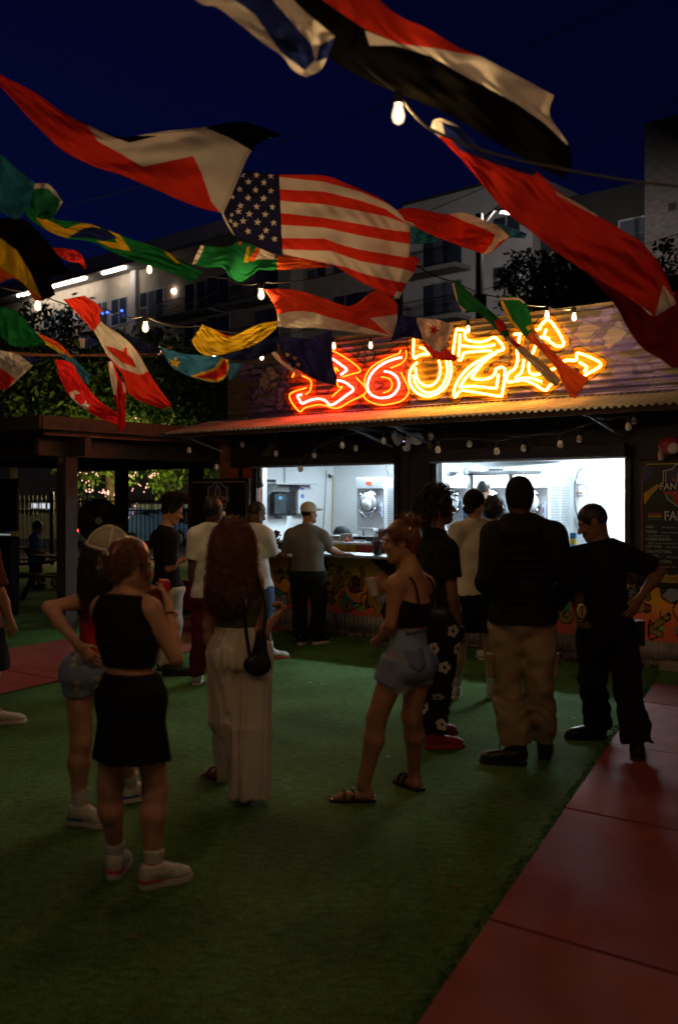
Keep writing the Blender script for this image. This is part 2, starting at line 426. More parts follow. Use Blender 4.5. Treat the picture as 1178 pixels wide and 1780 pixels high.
# inner skin so that the walls are white towards the room
for q in (((W2[1] + 0.01, -0.075, 0.141), (SR - 0.001, -0.062, 2.499)), ((W1[1] + 0.01, -0.075, 0.141), (W2[0] - 0.01, -0.062, 2.499)), ((SL + 0.001, -0.075, 0.141), (W1[0] - 0.01, -0.062, 2.499)), ((W1[0], -0.075, WT + 0.01), (W1[1], -0.062, 2.499)), ((W2[0], -0.075, WT + 0.01), (W2[1], -0.062, 2.499)), ((W1[0], -0.075, 0.141), (W1[1], -0.062, 1.10)), ((W2[0], -0.075, 0.141), (W2[1], -0.062, 1.10))):
    bb('inner_lining', q[0], q[1], M_WHITE)
for (a, b) in (W1, W2):
    m = MB()
    m.box((a - 0.07, 0.0, WB - 0.03), (a - 0.002, 0.05, WT + 0.07), fr); m.box((b + 0.002, 0.0, WB - 0.03), (b + 0.07, 0.05, WT + 0.07), fr)
    m.box((a - 0.002, 0.0, WT + 0.002), (b + 0.002, 0.05, WT + 0.07), fr)
    m.build('window_frame', M_BLACK, booth, bevel=0.004)
    bb('shutter_box', (a - 0.05, 0.052, WT + 0.01), (b + 0.05, 0.17, WT + 0.15), M_DARK, 0.01)
    bb('shutter_rail', (a - 0.05, 0.10, WT - 0.012), (b + 0.05, 0.125, WT + 0.008), M_GALV)
    # bright steel inner jamb and sill
    bb('window_jamb', (a + 0.0, -0.16, WB), (a + 0.012, -0.062, WT), M_STEEL)
    bb('window_sill', (a + 0.013, -0.34, WB - 0.028), (b - 0.003, 0.02, WB), mat('sill_white', (0.75, 0.76, 0.78), 0.3, var=0.05))
# serving ledge with its painted edge strip
bb('serving_ledge', (W1[0] - 0.1, 0.012, 1.015), (W2[0] + 2.45, 0.68, 1.05), M_GALV, 0.006)
for s in (-0.2, 0.9, 2.0, 3.1, 4.2):
    m = MB(); m.prism([B(s - 0.012, 0.012, 1.013), B(s - 0.012, 0.55, 1.013), B(s - 0.012, 0.012, 0.70)], BU * 0.024); m.build('ledge_bracket', M_BLACK, booth)
# middle pier uprights
for s in (W1[1] + 0.16, W1[1] + 0.48):
    bb('pier_batten', (s - 0.05, 0.0, 1.06), (s + 0.05, 0.03, 2.78), M_DARK, 0.006)
bb('cable_duct', (W2[0] - 0.13, 0.0, 2.36), (W2[0] - 0.105, 0.035, 2.80), mat('yellow_duct', (0.45, 0.28, 0.02), 0.5))
# left corner: posts and the painted vine
bb('corner_post', (SL - 0.08, -0.02, 0.0), (SL + 0.06, 0.08, 2.74), mat('post_orange', (0.30, 0.11, 0.05), 0.7, var=0.4))
bb('batten', (SL + 0.24, 0.0, 1.06), (SL + 0.30, 0.03, 2.6), M_DARK)
vine = [on_front(*p) for p in ((452, 848), (448, 825), (450, 806), (462, 792), (473, 775), (478, 758), (470, 748))]
vp = catmull([B(s, 0.004, z) for s, z in vine], 6)
m = MB(); m.tube([Vector(p) for p in vp], 0.075, 8); vv = m.build('painted_vine', mat('vine_paint', (0.10, 0.12, 0.08), 0.7, var=0.4), booth, True)
for v in vv.data.vertices:          # flat moulding on the wall
    q = v.co; o = (q - BA).dot(BN); v.co = q - BN * (o - 0.004 - max(0, o - 0.004) * 0.3)
# corrugated skirting, ribs upright
def corrugated(name, s0, s1, o0, z0, o1, z1, pitch, amp, mt, across, nrow=1, thick=0.0015, parent=booth, per=8):
    """sheet between edge (o0,z0) and edge (o1,z1), waves along s"""
    n = int((s1 - s0) / pitch * per); V = []; F = []
    for i in range(n + 1):
        s = s0 + (s1 - s0) * i / n; w = amp * math.sin(2 * math.pi * (s - s0) / pitch)
        for j in range(nrow + 1):
            t = j / nrow; c = B(s, o0 + (o1 - o0) * t, z0 + (z1 - z0) * t); V.append(c + across * w)
    k = nrow + 1
    for i in range(n):
        for j in range(nrow): F.append((i * k + j, i * k + j + 1, (i + 1) * k + j + 1, (i + 1) * k + j))
    o = np_mesh(name, V, F, mt, parent, True)
    md = o.modifiers.new('thickness', 'SOLIDIFY'); md.thickness = thick; md.offset = 0
    return o
corrugated('skirting', SL, SR, 0.03, 0.0, 0.03, 0.23, 0.07, 0.012, M_SKIRT, BN)
# mural panel along the foot of the counter ---------------------------------
def mural():
    s0, s1, z0, z1 = SL, SR, 0.21, 1.01
    ns, nz_ = 640, 62
    s, z = np.meshgrid(np.linspace(s0, s1, ns), np.linspace(z0, z1, nz_), indexing='ij')
    t = (z - z0) / (z1 - z0)
    wob = 0.12 * np.sin(s * 2.3) + 0.08 * np.sin(s * 5.1 + 1) + 0.05 * np.sin(s * 11 + z * 9)
    c = np.zeros(s.shape + (3,))
    stops = [(-0.2, (0.40, 0.07, 0.05)), (0.25, (0.46, 0.10, 0.05)), (0.5, (0.52, 0.22, 0.03)), (0.72, (0.46, 0.34, 0.03)), (1.2, (0.34, 0.32, 0.03))]
    tt = t + wob
    for i in range(3): c[..., i] = 1.9 * np.interp(tt, [a for a, _ in stops], [q[i] for _, q in stops])
    r2 = random.Random(11)
    def blob(cs, cz, rad, n=7, squ=0.8):
        return catmull([(cs + rad * r2.uniform(0.5, 1.2) * math.cos(6.283 * k / n), cz + squ * rad * r2.uniform(0.5, 1.2) * math.sin(6.283 * k / n)) for k in range(n)], 6, True)
    pal = {'teal': (0.04, 0.42, 0.42), 'purple': (0.20, 0.04, 0.16), 'lime': (0.30, 0.50, 0.03), 'blue': (0.28, 0.34, 0.48), 'grey': (0.10, 0.09, 0.09), 'red': (0.38, 0.07, 0.04)}
    for k in range(78):
        cs = s0 + (s1 - s0) * ((k * 29) % 78 + r2.random()) / 78
        nm = r2.choice(['teal', 'purple', 'teal', 'lime', 'lime', 'blue', 'red', 'purple'])
        cz = r2.uniform(0.22, 0.5) if nm in ('teal', 'lime') else r2.uniform(0.35, 0.95)
        pl = blob(cs, cz, r2.uniform(0.07, 0.19)); ins = in_poly(s, z, pl); c[ins] = pal[nm]
        if nm in ('purple', 'grey', 'red', 'blue'):
            e = seg_dist(s, z, pl + [pl[0]]) < 0.010; c[e] = (0.012, 0.010, 0.010)
    for k in range(84):                                # loose black lettering strokes and curls
        cs = s0 + (s1 - s0) * ((k * 31) % 84 + r2.random()) / 84; cz = r2.uniform(0.3, 0.9)
        if k % 3 == 0:
            a0 = r2.uniform(0, 6.28); rad = r2.uniform(0.08, 0.15); pts = [(cs + rad * (1 - 0.12 * q) * math.cos(a0 + q * 0.8), cz + rad * (1 - 0.12 * q) * math.sin(a0 + q * 0.8)) for q in range(8)]
        else:
            pts = [(cs + r2.uniform(-0.16, 0.16), cz + r2.uniform(-0.22, 0.22)) for _ in range(4)]
        pl = catmull(pts, 6); d = seg_dist(s, z, pl)
        inner = (0.40, 0.28, 0.03) if r2.random() < 0.5 else None
        if inner: c[(d < 0.034)] = inner; c[(d >= 0.026) & (d < 0.038)] = (0.012, 0.01, 0.01)
        else: c[d < 0.009] = (0.012, 0.01, 0.01)
    V = np.array([B(0, 0.010, 0)]) + s.ravel()[:, None] * np.array(BU) + z.ravel()[:, None] * np.array([0, 0, 1.0])
    idx = np.arange(ns * nz_).reshape(ns, nz_)
    F = np.stack([idx[:-1, :-1].ravel(), idx[1:, :-1].ravel(), idx[1:, 1:].ravel(), idx[:-1, 1:].ravel()], 1)
    col = np.concatenate([c.reshape(-1, 3), np.ones((ns * nz_, 1))], 1)
    return np_mesh('mural', V, F, colmat('mural_paint', 0.65, 0.3, bump=0.2, bscale=40), booth, False, col)
mural()
m = MB().box((SL, 0.0, 0.20), (SR, 0.008, 1.012), fr); m.build('mural_board', M_DARK, booth)
# painted strip between ledge and sill
m = MB(); 
for k, cc in enumerate(((0.42, 0.06, 0.05), (0.42, 0.27, 0.02), (0.35, 0.05, 0.05), (0.40, 0.25, 0.02))):
    a = W1[0] + 0.9 + k * 0.42; MB().box((a, 0.0, 1.052), (a + 0.40, 0.009, WB - 0.032), fr).build('painted_strip', mat('strip_paint', cc, 0.6, var=0.4, scale=9), booth)

# awning ---------------------------------------------------------------------
M_AWN = mat('awning_metal', (0.42, 0.38, 0.31), 0.55, metal=0.25, var=0.3, scale=2.5, bump=0.1)
OA, ZA0, ZA1 = 0.9, 2.872, 2.652
corrugated('awning', -1.30, SR + 0.2, 0.015, ZA0, OA, ZA1, 0.083, 0.014, M_AWN, Vector((0, 0, 1)), nrow=6)
for t in (0.05, 0.5, 0.93):
    o_ = 0.02 + (OA - 0.06) * t; z_ = ZA0 + (ZA1 - ZA0) * (o_ / OA) - 0.048
    MB().bar(B(-1.26, o_, z_), B(SR + 0.1, o_, z_), 0.05, 0.06).build('awning_purlin', M_WOOD_D, booth)
for s in (-1.05, 1.85, 2.45, 4.9, 7.2):
    MB().bar(B(s, 0.02, 2.60), B(s, OA - 0.1, 2.605), 0.035, 0.035).build('awning_strut', M_GALV, booth)
    MB().bar(B(s + 0.12, 0.02, 2.40), B(s + 0.02, OA - 0.25, 2.585), 0.025, 0.025).build('awning_brace', M_GALV, booth)

# sign wall --------------------------------------------------------------------
def cropf(x0, y0, sc): return lambda *pts: [(x0 + x / sc, y0 + y / sc) for x, y in pts]
cA = cropf(480, 520, 3.927); cB = cropf(700, 540, 5.89); cC = cropf(860, 530, 3.704); cD = cropf(380, 580, 6.544)
BRIGHT_B = [cA((250, 430), (300, 468), (330, 440), (372, 405), (410, 425), (450, 455), (480, 480), (462, 500), (440, 515)),
            cA((405, 553), (450, 560), (495, 585), (525, 618), (480, 655), (378, 722), (330, 690), (285, 680), (230, 690), (178, 712), (160, 690), (145, 660), (175, 652))]
DIM_B = [cA((110, 535), (128, 500), (170, 520), (235, 555), (232, 620), (200, 652)), cA((205, 605), (90, 655), (155, 765), (200, 740), (300, 720), (410, 745), (500, 700), (615, 630), (545, 535)),
         cA((330, 330), (380, 350), (480, 405), (575, 485), (520, 510), (450, 530)), cA((380, 665), (450, 600), (420, 590), (400, 470), (425, 490), (390, 470))]
BRIGHT_6 = [cA((855, 398), (800, 410), (720, 445), (660, 495), (630, 550), (622, 600), (640, 645), (690, 672), (750, 672), (800, 650), (832, 605), (835, 565), (815, 525), (780, 502), (738, 492))]
DIM_6 = [cA((850, 345), (835, 372), (790, 388), (700, 430), (640, 475), (605, 540), (603, 590)), cA((715, 530), (768, 542), (790, 580), (775, 620), (730, 640)), cA((590, 650), (620, 690), (700, 720), (780, 715), (860, 690), (905, 630), (880, 560), (850, 500)), cA((885, 350), (885, 400), (850, 440), (780, 470))]
TUBE_O = [cB((110, 290), (110, 480), (180, 450), (265, 447)), cB((175, 375), (230, 397), (265, 447)), cB((145, 530), (95, 580), (65, 660), (75, 750), (130, 830), (220, 875), (310, 865), (400, 815), (460, 740), (490, 640), (490, 570), (480, 510)),
          cB((130, 585), (140, 680), (180, 740), (240, 772), (310, 755), (360, 700), (380, 620), (380, 560), (365, 510)), cB((105, 660), (125, 740), (170, 800), (240, 840), (320, 830), (390, 780), (435, 700), (455, 620), (450, 560), (440, 510))]
TUBE_Z = [cB((510, 445), (545, 210), (575, 195), (625, 205), (635, 270), (670, 305), (760, 320), (850, 310), (940, 275), (1030, 385), (960, 420), (820, 490), (700, 560), (600, 660), (535, 770), (520, 850), (535, 885), (590, 820), (700, 830), (850, 855), (980, 875), (1015, 850), (1040, 600), (955, 595), (940, 640), (890, 690), (800, 705), (710, 695), (720, 660), (830, 520), (950, 435)),
          cB((905, 410), (800, 415), (640, 430), (615, 455), (590, 505), (570, 505)), cB((585, 240), (570, 470)), cB((590, 355), (700, 370), (830, 370), (935, 350)), cB((575, 790), (640, 690), (720, 610), (830, 510)), cB((600, 780), (750, 775), (930, 795), (955, 780), (975, 650))]
TUBE_E = [cC((120, 190), (155, 190), (150, 240), (140, 295), (145, 350), (125, 410), (85, 440), (80, 495), (180, 485), (250, 510), (320, 550), (350, 520), (400, 480)), cC((185, 350), (170, 430), (130, 475), (220, 470), (300, 495)), cC((215, 385), (220, 430), (250, 450), (300, 440), (400, 400), (450, 358), (520, 355), (535, 310), (680, 380), (590, 445), (560, 470)),
          cC((155, 190), (200, 170), (285, 155), (290, 135), (350, 100), (440, 240), (395, 265), (310, 210), (270, 240), (215, 385)), cC((330, 155), (315, 200), (350, 220)), cC((540, 370), (585, 395), (585, 415), (570, 430))]
ZS0, ZS1 = 2.874, 3.855
def sign_wall():
    pitch, amp = 0.0762, 0.019
    ns, nz_ = 700, 13 * 8
    s, z = np.meshgrid(np.linspace(SL, SR, ns), np.linspace(ZS0, ZS1, nz_ + 1), indexing='ij')
    o = amp * np.sin((z - ZS0) / pitch * 2 * np.pi)
    X = BA.x + BU.x * s; Y = BA.y + BU.y * s
    px = CX + FPX * X / Y; py = HY - (z - CAM_H) * FPX / Y
    c = np.empty(s.shape + (3,)); c[:] = (0.145, 0.128, 0.10)
    def fill(pl, col): c[in_poly(px, py, pl)] = col
    def line(pl, w, col): c[seg_dist(px, py, pl) < w] = col
    K = (0.02, 0.015, 0.03); PU = (0.25, 0.20, 0.46); PD = (0.13, 0.095, 0.31); CR = (0.34, 0.28, 0.30)
    rp = random.Random(5)
    for (xa, xb, ya, yb, nb_) in ((425, 535, 625, 730, 64), (985, 1150, 535, 700, 84), (520, 700, 580, 640, 14), (560, 1000, 690, 715, 22)):
        for _ in range(nb_):
            cx_, cy_ = rp.uniform(xa, xb), rp.uniform(ya, yb); rx_, ry_ = rp.uniform(6, 22), rp.uniform(3, 8); fill([(cx_ + rx_ * rp.uniform(0.7, 1.2) * math.cos(q), cy_ + ry_ * rp.uniform(0.7, 1.2) * math.sin(q)) for q in np.linspace(0, 6.28, 12, endpoint=False)], rp.choice([PU, PD, PU, (0.12, 0.10, 0.26), (0.22, 0.14, 0.26)]))
    # left: purple drips and a white rag shape with black outline
    fill(cD((355, 940), (420, 890), (700, 890), (1000, 850), (1178, 830), (1178, 960), (700, 990), (480, 1010), (370, 980)), PD)
    fill(cD((345, 410), (430, 390), (500, 400), (480, 460), (370, 485)), PU)
    fill(cD((470, 610), (440, 610), (390, 660), (360, 740), (400, 770), (430, 720), (440, 660)), PU)
    fill(cD((660, 640), (780, 640), (760, 740), (740, 860), (680, 885), (630, 850), (660, 760)), PU)
    fill(cD((470, 790), (620, 780), (640, 830), (520, 825)), PU)
    fill(cD((720, 370), (860, 430), (930, 560), (860, 660), (770, 600), (740, 470)), (0.30, 0.14, 0.28))
    for pl in ([(345, 410), (430, 390), (500, 400)], [(345, 410), (370, 485), (480, 460)], [(440, 610), (390, 660), (360, 740), (400, 770), (430, 720)], [(660, 640), (660, 760), (630, 850), (680, 885), (740, 860), (760, 740), (780, 640)], [(470, 790), (520, 825), (640, 830)], [(355, 940), (370, 980), (480, 1010), (700, 990)]): line(cD(*pl), 1.5, K)
    dia = cD((590, 340), (715, 490), (680, 580), (540, 690), (440, 560), (500, 430)); fill(dia, CR); line(dia + [dia[0]], 1.3, K)
    for pl in ([(520, 420), (560, 470), (590, 550), (690, 500)], [(600, 350), (660, 440), (715, 470)], [(590, 550), (560, 640), (540, 690)], [(600, 570), (690, 520)]): line(cD(*pl), 1.1, K)
    # rag knot above the first two letters
    kn = cA((560, 370), (600, 320), (670, 360), (670, 430), (610, 470), (560, 430)); fill(kn, CR); line(kn + [kn[0]], 1.6, K)
    for pl in ([(580, 400), (650, 380)], [(610, 330), (600, 460)], [(560, 430), (640, 440)]): line(cA(*pl), 1.5, K)
    fill(cA((450, 320), (490, 305), (530, 330), (510, 360), (460, 350)), PU)
    # right: white bow with black outline, purple drips
    for pl in (cC((500, 190), (570, 95), (700, 150), (580, 270)), cC((690, 200), (800, 90), (850, 190), (720, 300))): fill(pl, CR); line(pl + [pl[0]], 1.2, PD)
    for pl in ([(590, 220), (700, 140), (760, 90)], [(640, 200), (690, 130)], [(700, 170), (720, 120), (830, 160)], [(580, 270), (670, 240), (720, 300)], [(680, 180), (700, 260)], [(800, 80), (840, 150), (850, 190)], [(720, 300), (850, 210)]): line(cC(*pl), 1.1, PD)
    fill(cC((670, 70), (700, 20), (760, 25), (740, 90), (690, 110)), PU)
    fill(cC((740, 330), (880, 335), (990, 390), (1030, 450), (1000, 490), (950, 470), (900, 380), (760, 360)), PU); fill(cC((760, 400), (870, 385), (890, 430), (840, 460), (740, 460)), PU); fill(cC((600, 510), (800, 500), (940, 515), (900, 555), (620, 560)), PD); fill(cC((380, 150), (440, 130), (490, 170), (460, 210), (400, 200)), PU); fill(cC((720, 300), (850, 230), (930, 240), (860, 300)), PD)
    for pl in ([(740, 360), (880, 365), (930, 440), (990, 495), (1030, 460)], [(740, 470), (840, 465), (890, 430)]): line(cC(*pl), 1.2, PD)
    for k in range(26):     # dry-brush dashes between the shapes
        x = random.uniform(430, 1120); y = random.uniform(560, 700); line([(x, y), (x + random.uniform(15, 45), y - random.uniform(1, 5))], 1.1, random.choice([K, PD, (0.2, 0.12, 0.1)]))
    # letter faces
    def face(tubes, w, col, edge):
        d = np.full(s.shape, 1e9)
        for t in tubes: d = np.minimum(d, seg_dist(px, py, t))
        c[d < w + 2.5] = edge; c[d < w] = col
    face(BRIGHT_B + DIM_B, 10, (0.40, 0.12, 0.012), (0.04, 0.01, 0.01)); face(BRIGHT_6 + DIM_6, 10, (0.40, 0.12, 0.012), (0.04, 0.01, 0.01))
    ring = cA((622, 600), (640, 520), (720, 480), (800, 510), (835, 565), (800, 650), (740, 672), (650, 650)); 
    face(TUBE_O, 9, (0.30, 0.145, 0.008), (0.02, 0.014, 0.006)); fill(cB((130, 585), (240, 520), (365, 510), (380, 620), (310, 755), (240, 772), (140, 680)), (0.24, 0.14, 0.012))
    for pl in ([(170, 560), (240, 540), (330, 560)], [(190, 620), (270, 650), (340, 610)], [(270, 650), (272, 700)], [(150, 600), (200, 720)], [(220, 580), (290, 560), (350, 600)]): line(cB(*pl), 0.9, (0.10, 0.07, 0.02))
    face(TUBE_Z, 10, (0.30, 0.145, 0.008), (0.02, 0.014, 0.006)); face(TUBE_E, 10, (0.30, 0.145, 0.008), (0.02, 0.014, 0.006))
    g = rng.normal(1, 0.06, s.shape)[..., None]
    hz = in_poly(px, py, [(430, 735), (440, 690), (520, 690), (720, 690), (900, 680), (1100, 650), (1178, 640), (1178, 720), (430, 760)]) & (np.sin(px * 0.05 + 3 * np.sin(py * 0.11)) + 0.8 * np.sin(py * 0.3) > -0.4) & (c[..., 0] > 0.143) & (c[..., 0] < 0.147)
    c[hz] = np.array(PD) * 1.3
    c = c * np.clip(g, 0.8, 1.2)
    V = np.array(BA)[None] + s.ravel()[:, None] * np.array(BU) + o.ravel()[:, None] * np.array(BN) + z.ravel()[:, None] * np.array([0, 0, 1.0])
    idx = np.arange(ns * (nz_ + 1)).reshape(ns, nz_ + 1)
    F = np.stack([idx[:-1, :-1].ravel(), idx[1:, :-1].ravel(), idx[1:, 1:].ravel(), idx[:-1, 1:].ravel()], 1)
    col = np.concatenate([c.reshape(-1, 3), np.ones((V.shape[0], 1))], 1)
    return np_mesh('sign_wall', V, F, colmat('sign_wall_paint', 0.5, 0.4, var=0.25, vscale=5), booth, True, col)
sign_wall()
MB().box((SL, -0.10, ZS0 - 0.01), (SR, -0.032, ZS1), fr).build('sign_wall_backing', M_DARK, booth)
MB().box((SL - 0.01, -0.11, ZS1 + 0.001), (SR + 0.01, 0.028, ZS1 + 0.03), fr).build('sign_wall_coping', mat('coping_metal', (0.30, 0.24, 0.15), 0.6, metal=0.3, var=0.3), booth)
# neon letters --------------------------------------------------------------
neon = empty('neon_sign', 'glowing orange and yellow neon letters reading BOOZE on the corrugated wall', 'neon sign', B(2, 0.0, 2.9), BROT)
N_PINK = emis('neon_pink_white', (1.0, 0.05, 0.042), 50.0)
N_RED = emis('neon_red', (1.0, 0.10, 0.006), 8.0)
N_YEL = emis('neon_warm_white', (1.0, 0.37, 0.046), 25.0)
def neon_letter(bright, dim, mb, md):
    first = None
    def tube(pl, r, mt):
        pts = []
        for (px, py) in pl:
            s, z = on_front(px, py, 0.055); pts.append(B(s, 0.055, z))
        if len(pts) > 2: pts = [Vector(p) for p in catmull(pts, 5)]
        return MB().tube(pts, r, 6)
    L = MB()
    for pl in bright: t = tube(pl, 0.0145, mb); k = len(L.v); L.v += t.v; L.f += [[i + k for i in f] for f in t.f]
    lt = L.build('letter', mb, neon, True, fix=False)
    if dim:
        D = MB()
        for pl in dim: t = tube(pl, 0.010, md); k = len(D.v); D.v += t.v; D.f += [[i + k for i in f] for f in t.f]
        D.build('outline_tube', md, lt, True, fix=False)
    st = MB()
    for pl in bright:
        for (px, py) in pl[::4]:
            s, z = on_front(px, py, 0.055); st.tube([B(s, 0.0, z), B(s, 0.05, z)], 0.006, 5)
    st.build('tube_support', M_BLACK, lt)['kind'] = 'stuff'
neon_letter(BRIGHT_B, DIM_B, N_PINK, N_RED); neon_letter(BRIGHT_6, DIM_6, N_PINK, N_RED)
for T in (TUBE_O, TUBE_Z, TUBE_E): neon_letter(T, None, N_YEL, None)

# ceiling light fixtures of the booth (really lit) ------------------------------
def ceiling_fixture(s0, s1, o, st, label):
    e = empty('ceiling_light', label, 'ceiling light', B((s0 + s1) / 2, o, 2.45), BROT, 'tube lights on the booth ceiling')
    MB().box((s0, o - 0.09, 2.455), (s1, o + 0.09, 2.498), fr).build('housing', M_WHITE, e)
    MB().box((s0 + 0.02, o - 0.075, 2.425), (s1 - 0.02, o + 0.075, 2.453), fr).build('tube_diffuser', emis('booth_tube_light', (0.72, 0.90, 1.0), st), e)
ceiling_fixture(2.4, 3.7, -1.3, 165, 'lit white tube light on booth ceiling above the frozen drink machines')
ceiling_fixture(3.9, 5.2, -1.3, 165, 'lit white tube light on booth ceiling by the gas hose')
ceiling_fixture(0.3, 1.6, -1.3, 118, 'lit white tube light on booth ceiling behind the left window')
# ================================================================== things in and on the booth
M_CHROME = mat('chrome', (0.8, 0.8, 0.82), 0.12, metal=1.0, var=0.0)
M_PLAST_W = mat('white_plastic', (0.72, 0.73, 0.75), 0.4, var=0.05)
M_PLAST_K = mat('black_plastic', (0.015, 0.016, 0.018), 0.25, var=0.1)
M_CABLE = mat('black_cable', (0.012, 0.012, 0.012), 0.6, var=0)
M_CABLE_G = mat('grey_cable', (0.25, 0.25, 0.27), 0.5, var=0)
M_HEADER = mat('white_lit_header', (0.8, 0.8, 0.82), 0.4, var=0.02, emit=(0.85, 0.93, 1.0), estr=0.9)
M_GLASSY = mat('machine_window', (0.30, 0.32, 0.34), 0.08, var=0.2, scale=8, spec=0.6)
M_FROST = mat('frosty_drink', (0.78, 0.80, 0.82), 0.5, var=0.15, scale=14)
def drink_machine(s0, label, lit, dark=False):
    w, o0, o1, zb, zt = 0.50, -1.42, -2.2, 1.30, 2.06
    e = empty('frozen_drink_machine', label, 'drink machine', B(s0 + w / 2, -1.8, 0.95), BROT, 'frozen drink machines along the back of the booth')
    fr_ = lambda x, y, z: B(s0 + x, o0 - y, z)          # y runs backwards
    MB().box((0, 0.004, zb), (w, o0 - o1, zt), fr_).build('cabinet', M_STEEL, e, bevel=0.008)
    MB().box((0.005, -0.03, zt - 0.17), (w - 0.005, 0.002, zt - 0.01), fr_).build('header', M_HEADER if lit else M_STEEL, e, bevel=0.006)
    cz = zt - 0.36; c = B(s0 + w / 2 - 0.02, o0, cz)
    MB().lathe(c, BN, [(0.155, -0.01), (0.165, 0.015), (0.150, 0.03), (0.146, 0.012), (0.02, 0.012)], 28).build('window_rim', M_CHROME, e, True)
    MB().lathe(c + BN * 0.014, BN, [(0.145, 0.0), (0.142, 0.03), (0.11, 0.055), (0.05, 0.068), (0.005, 0.07)], 24).build('window', M_GLASSY if dark else M_FROST, e, True)
    if dark: MB().lathe(c + BN * 0.055 + Vector((0, 0, -0.03)), BN, [(0.10, 0.0), (0.085, 0.025), (0.03, 0.035)], 16).build('drink', M_FROST, e, True)
    for a in (40, 140, 220, 320):
        q = c + BU * 0.165 * math.cos(R(a)) + Vector((0, 0, 0.165 * math.sin(R(a)))); MB().lathe(q, BN, [(0.022, 0), (0.022, 0.045), (0.012, 0.055)], 10).build('clamp_knob', M_CHROME, e, True)
    hp = [c + BU * -0.14 + BN * 0.04 + Vector((0, 0, -0.13)), c + BN * 0.06 + BU * -0.02 + Vector((0, 0, -0.215)), c + BU * 0.03 + BN * 0.06 + Vector((0, 0, -0.215)), c + BU * 0.14 + BN * 0.04 + Vector((0, 0, -0.13))]
    MB().tube(hp, 0.010, 7).build('handle', M_CHROME, e, True)
    MB().box((w - 0.09, -0.012, zb + 0.19), (w - 0.04, 0.002, zb + 0.40), fr_).build('control_panel', mat('panel_blue', (0.35, 0.42, 0.6), 0.4, var=0.3, scale=30), e)
    for k in range(3): MB().lathe(B(s0 + w - 0.065, o0 + 0.012, zb + 0.24 + k * 0.055), BN, [(0.012, 0), (0.012, 0.008)], 8).build('button', mat('button_paint', ((0.6, 0.6, 0.62), (0.5, 0.1, 0.1), (0.7, 0.7, 0.7))[k], 0.4, var=0), e)
    MB().lathe(B(s0 + 0.09, o0, zb + 0.21), BN, [(0.035, 0), (0.035, 0.004)], 16).build('badge', mat('badge_grey', (0.3, 0.3, 0.32), 0.4), e)
    # louvred right side
    for r_ in range(15):
        for cl in range(2):
            y0 = 0.08 + cl * 0.30; z0 = zb + 0.08 + r_ * 0.036
            MB().box((w + 0.001, y0, z0), (w + 0.008, y0 + 0.24, z0 + 0.014), fr_).build('louvre', M_GALV, e)
    for x, y in ((0.06, 0.08), (w - 0.06, 0.08), (0.06, 0.68), (w - 0.06, 0.68)): MB().tube([fr_(x, y, 0.95), fr_(x, y, zb)], 0.018, 8).build('leg', M_STEEL, e)
    MB().box((0.10, -0.13, zb - 0.02), (w - 0.10, 0.0, zb + 0.02), fr_).build('drip_tray', M_STEEL, e, bevel=0.004)
    if not lit:
        MB().box((0.20, -0.034, zt - 0.105), (0.29, -0.031, zt - 0.065), fr_).build('display', emis('red_display', (1.0, 0.12, 0.05), 1.6), e)
    return e
drink_machine(0.33, 'steel frozen drink machine seen alone through the left window', False, True)
drink_machine(1.72, 'leftmost frozen drink machine in the right window, behind the dreadlocked man', True, True)
drink_machine(2.32, 'middle frozen drink machine in the right window with steel tray on top', True)
drink_machine(2.92, 'rightmost frozen drink machine with glowing white round window and louvred side', True)
e = tag(MB().box((SL + 0.02, -2.44, 0.90), (4.0, -1.36, 0.945), fr).build('back_counter', M_STEEL, bevel=0.006), 'long steel back counter under the frozen drink machines', 'counter')
# tray on the middle machine
e = empty('steel_tray', 'shallow steel tray lying on top of the middle drink machine', 'tray', B(2.6, -1.75, 2.062), BROT)
MB().prism([B(2.30, -1.5, 2.062), B(2.98, -1.5, 2.062), B(3.06, -1.44, 2.12), B(2.22, -1.44, 2.12)], BN * -0.55).build('pan', M_STEEL, e)
MB().box((2.50, -1.62, 2.122), (2.66, -1.50, 2.15), fr).build('lid_grip', M_PLAST_K, e)
# bags stored on the leftmost machine
m = MB()
for k in range(5): c = B(1.78 + 0.13 * k, -1.7 + 0.1 * math.sin(k * 2), 2.11 + 0.03 * (k % 2)); m.lathe(c - Vector((0, 0, 0.045)), (0, 0, 1), [(0.02, 0), (0.08, 0.02), (0.095, 0.06), (0.07, 0.11), (0.02, 0.13)], 10)
tag(m.build('plastic_bag', mat('clear_plastic_bag', (0.55, 0.60, 0.64), 0.2, var=0.4, scale=22, bump=0.9, bscale=18), None, True), 'crumpled clear plastic bags piled on the leftmost drink machine', 'bag')
# duct on the ceiling, right window
MB_ = MB().tube([B(1.9, -2.1, 2.36), B(2.6, -2.15, 2.38), B(3.1, -2.38, 2.36)], 0.10, 14)
tag(MB_.build('air_duct', mat('duct_white', (0.7, 0.72, 0.75), 0.35, var=0.1), None, True), 'fat white air duct hanging below the booth ceiling', 'duct')
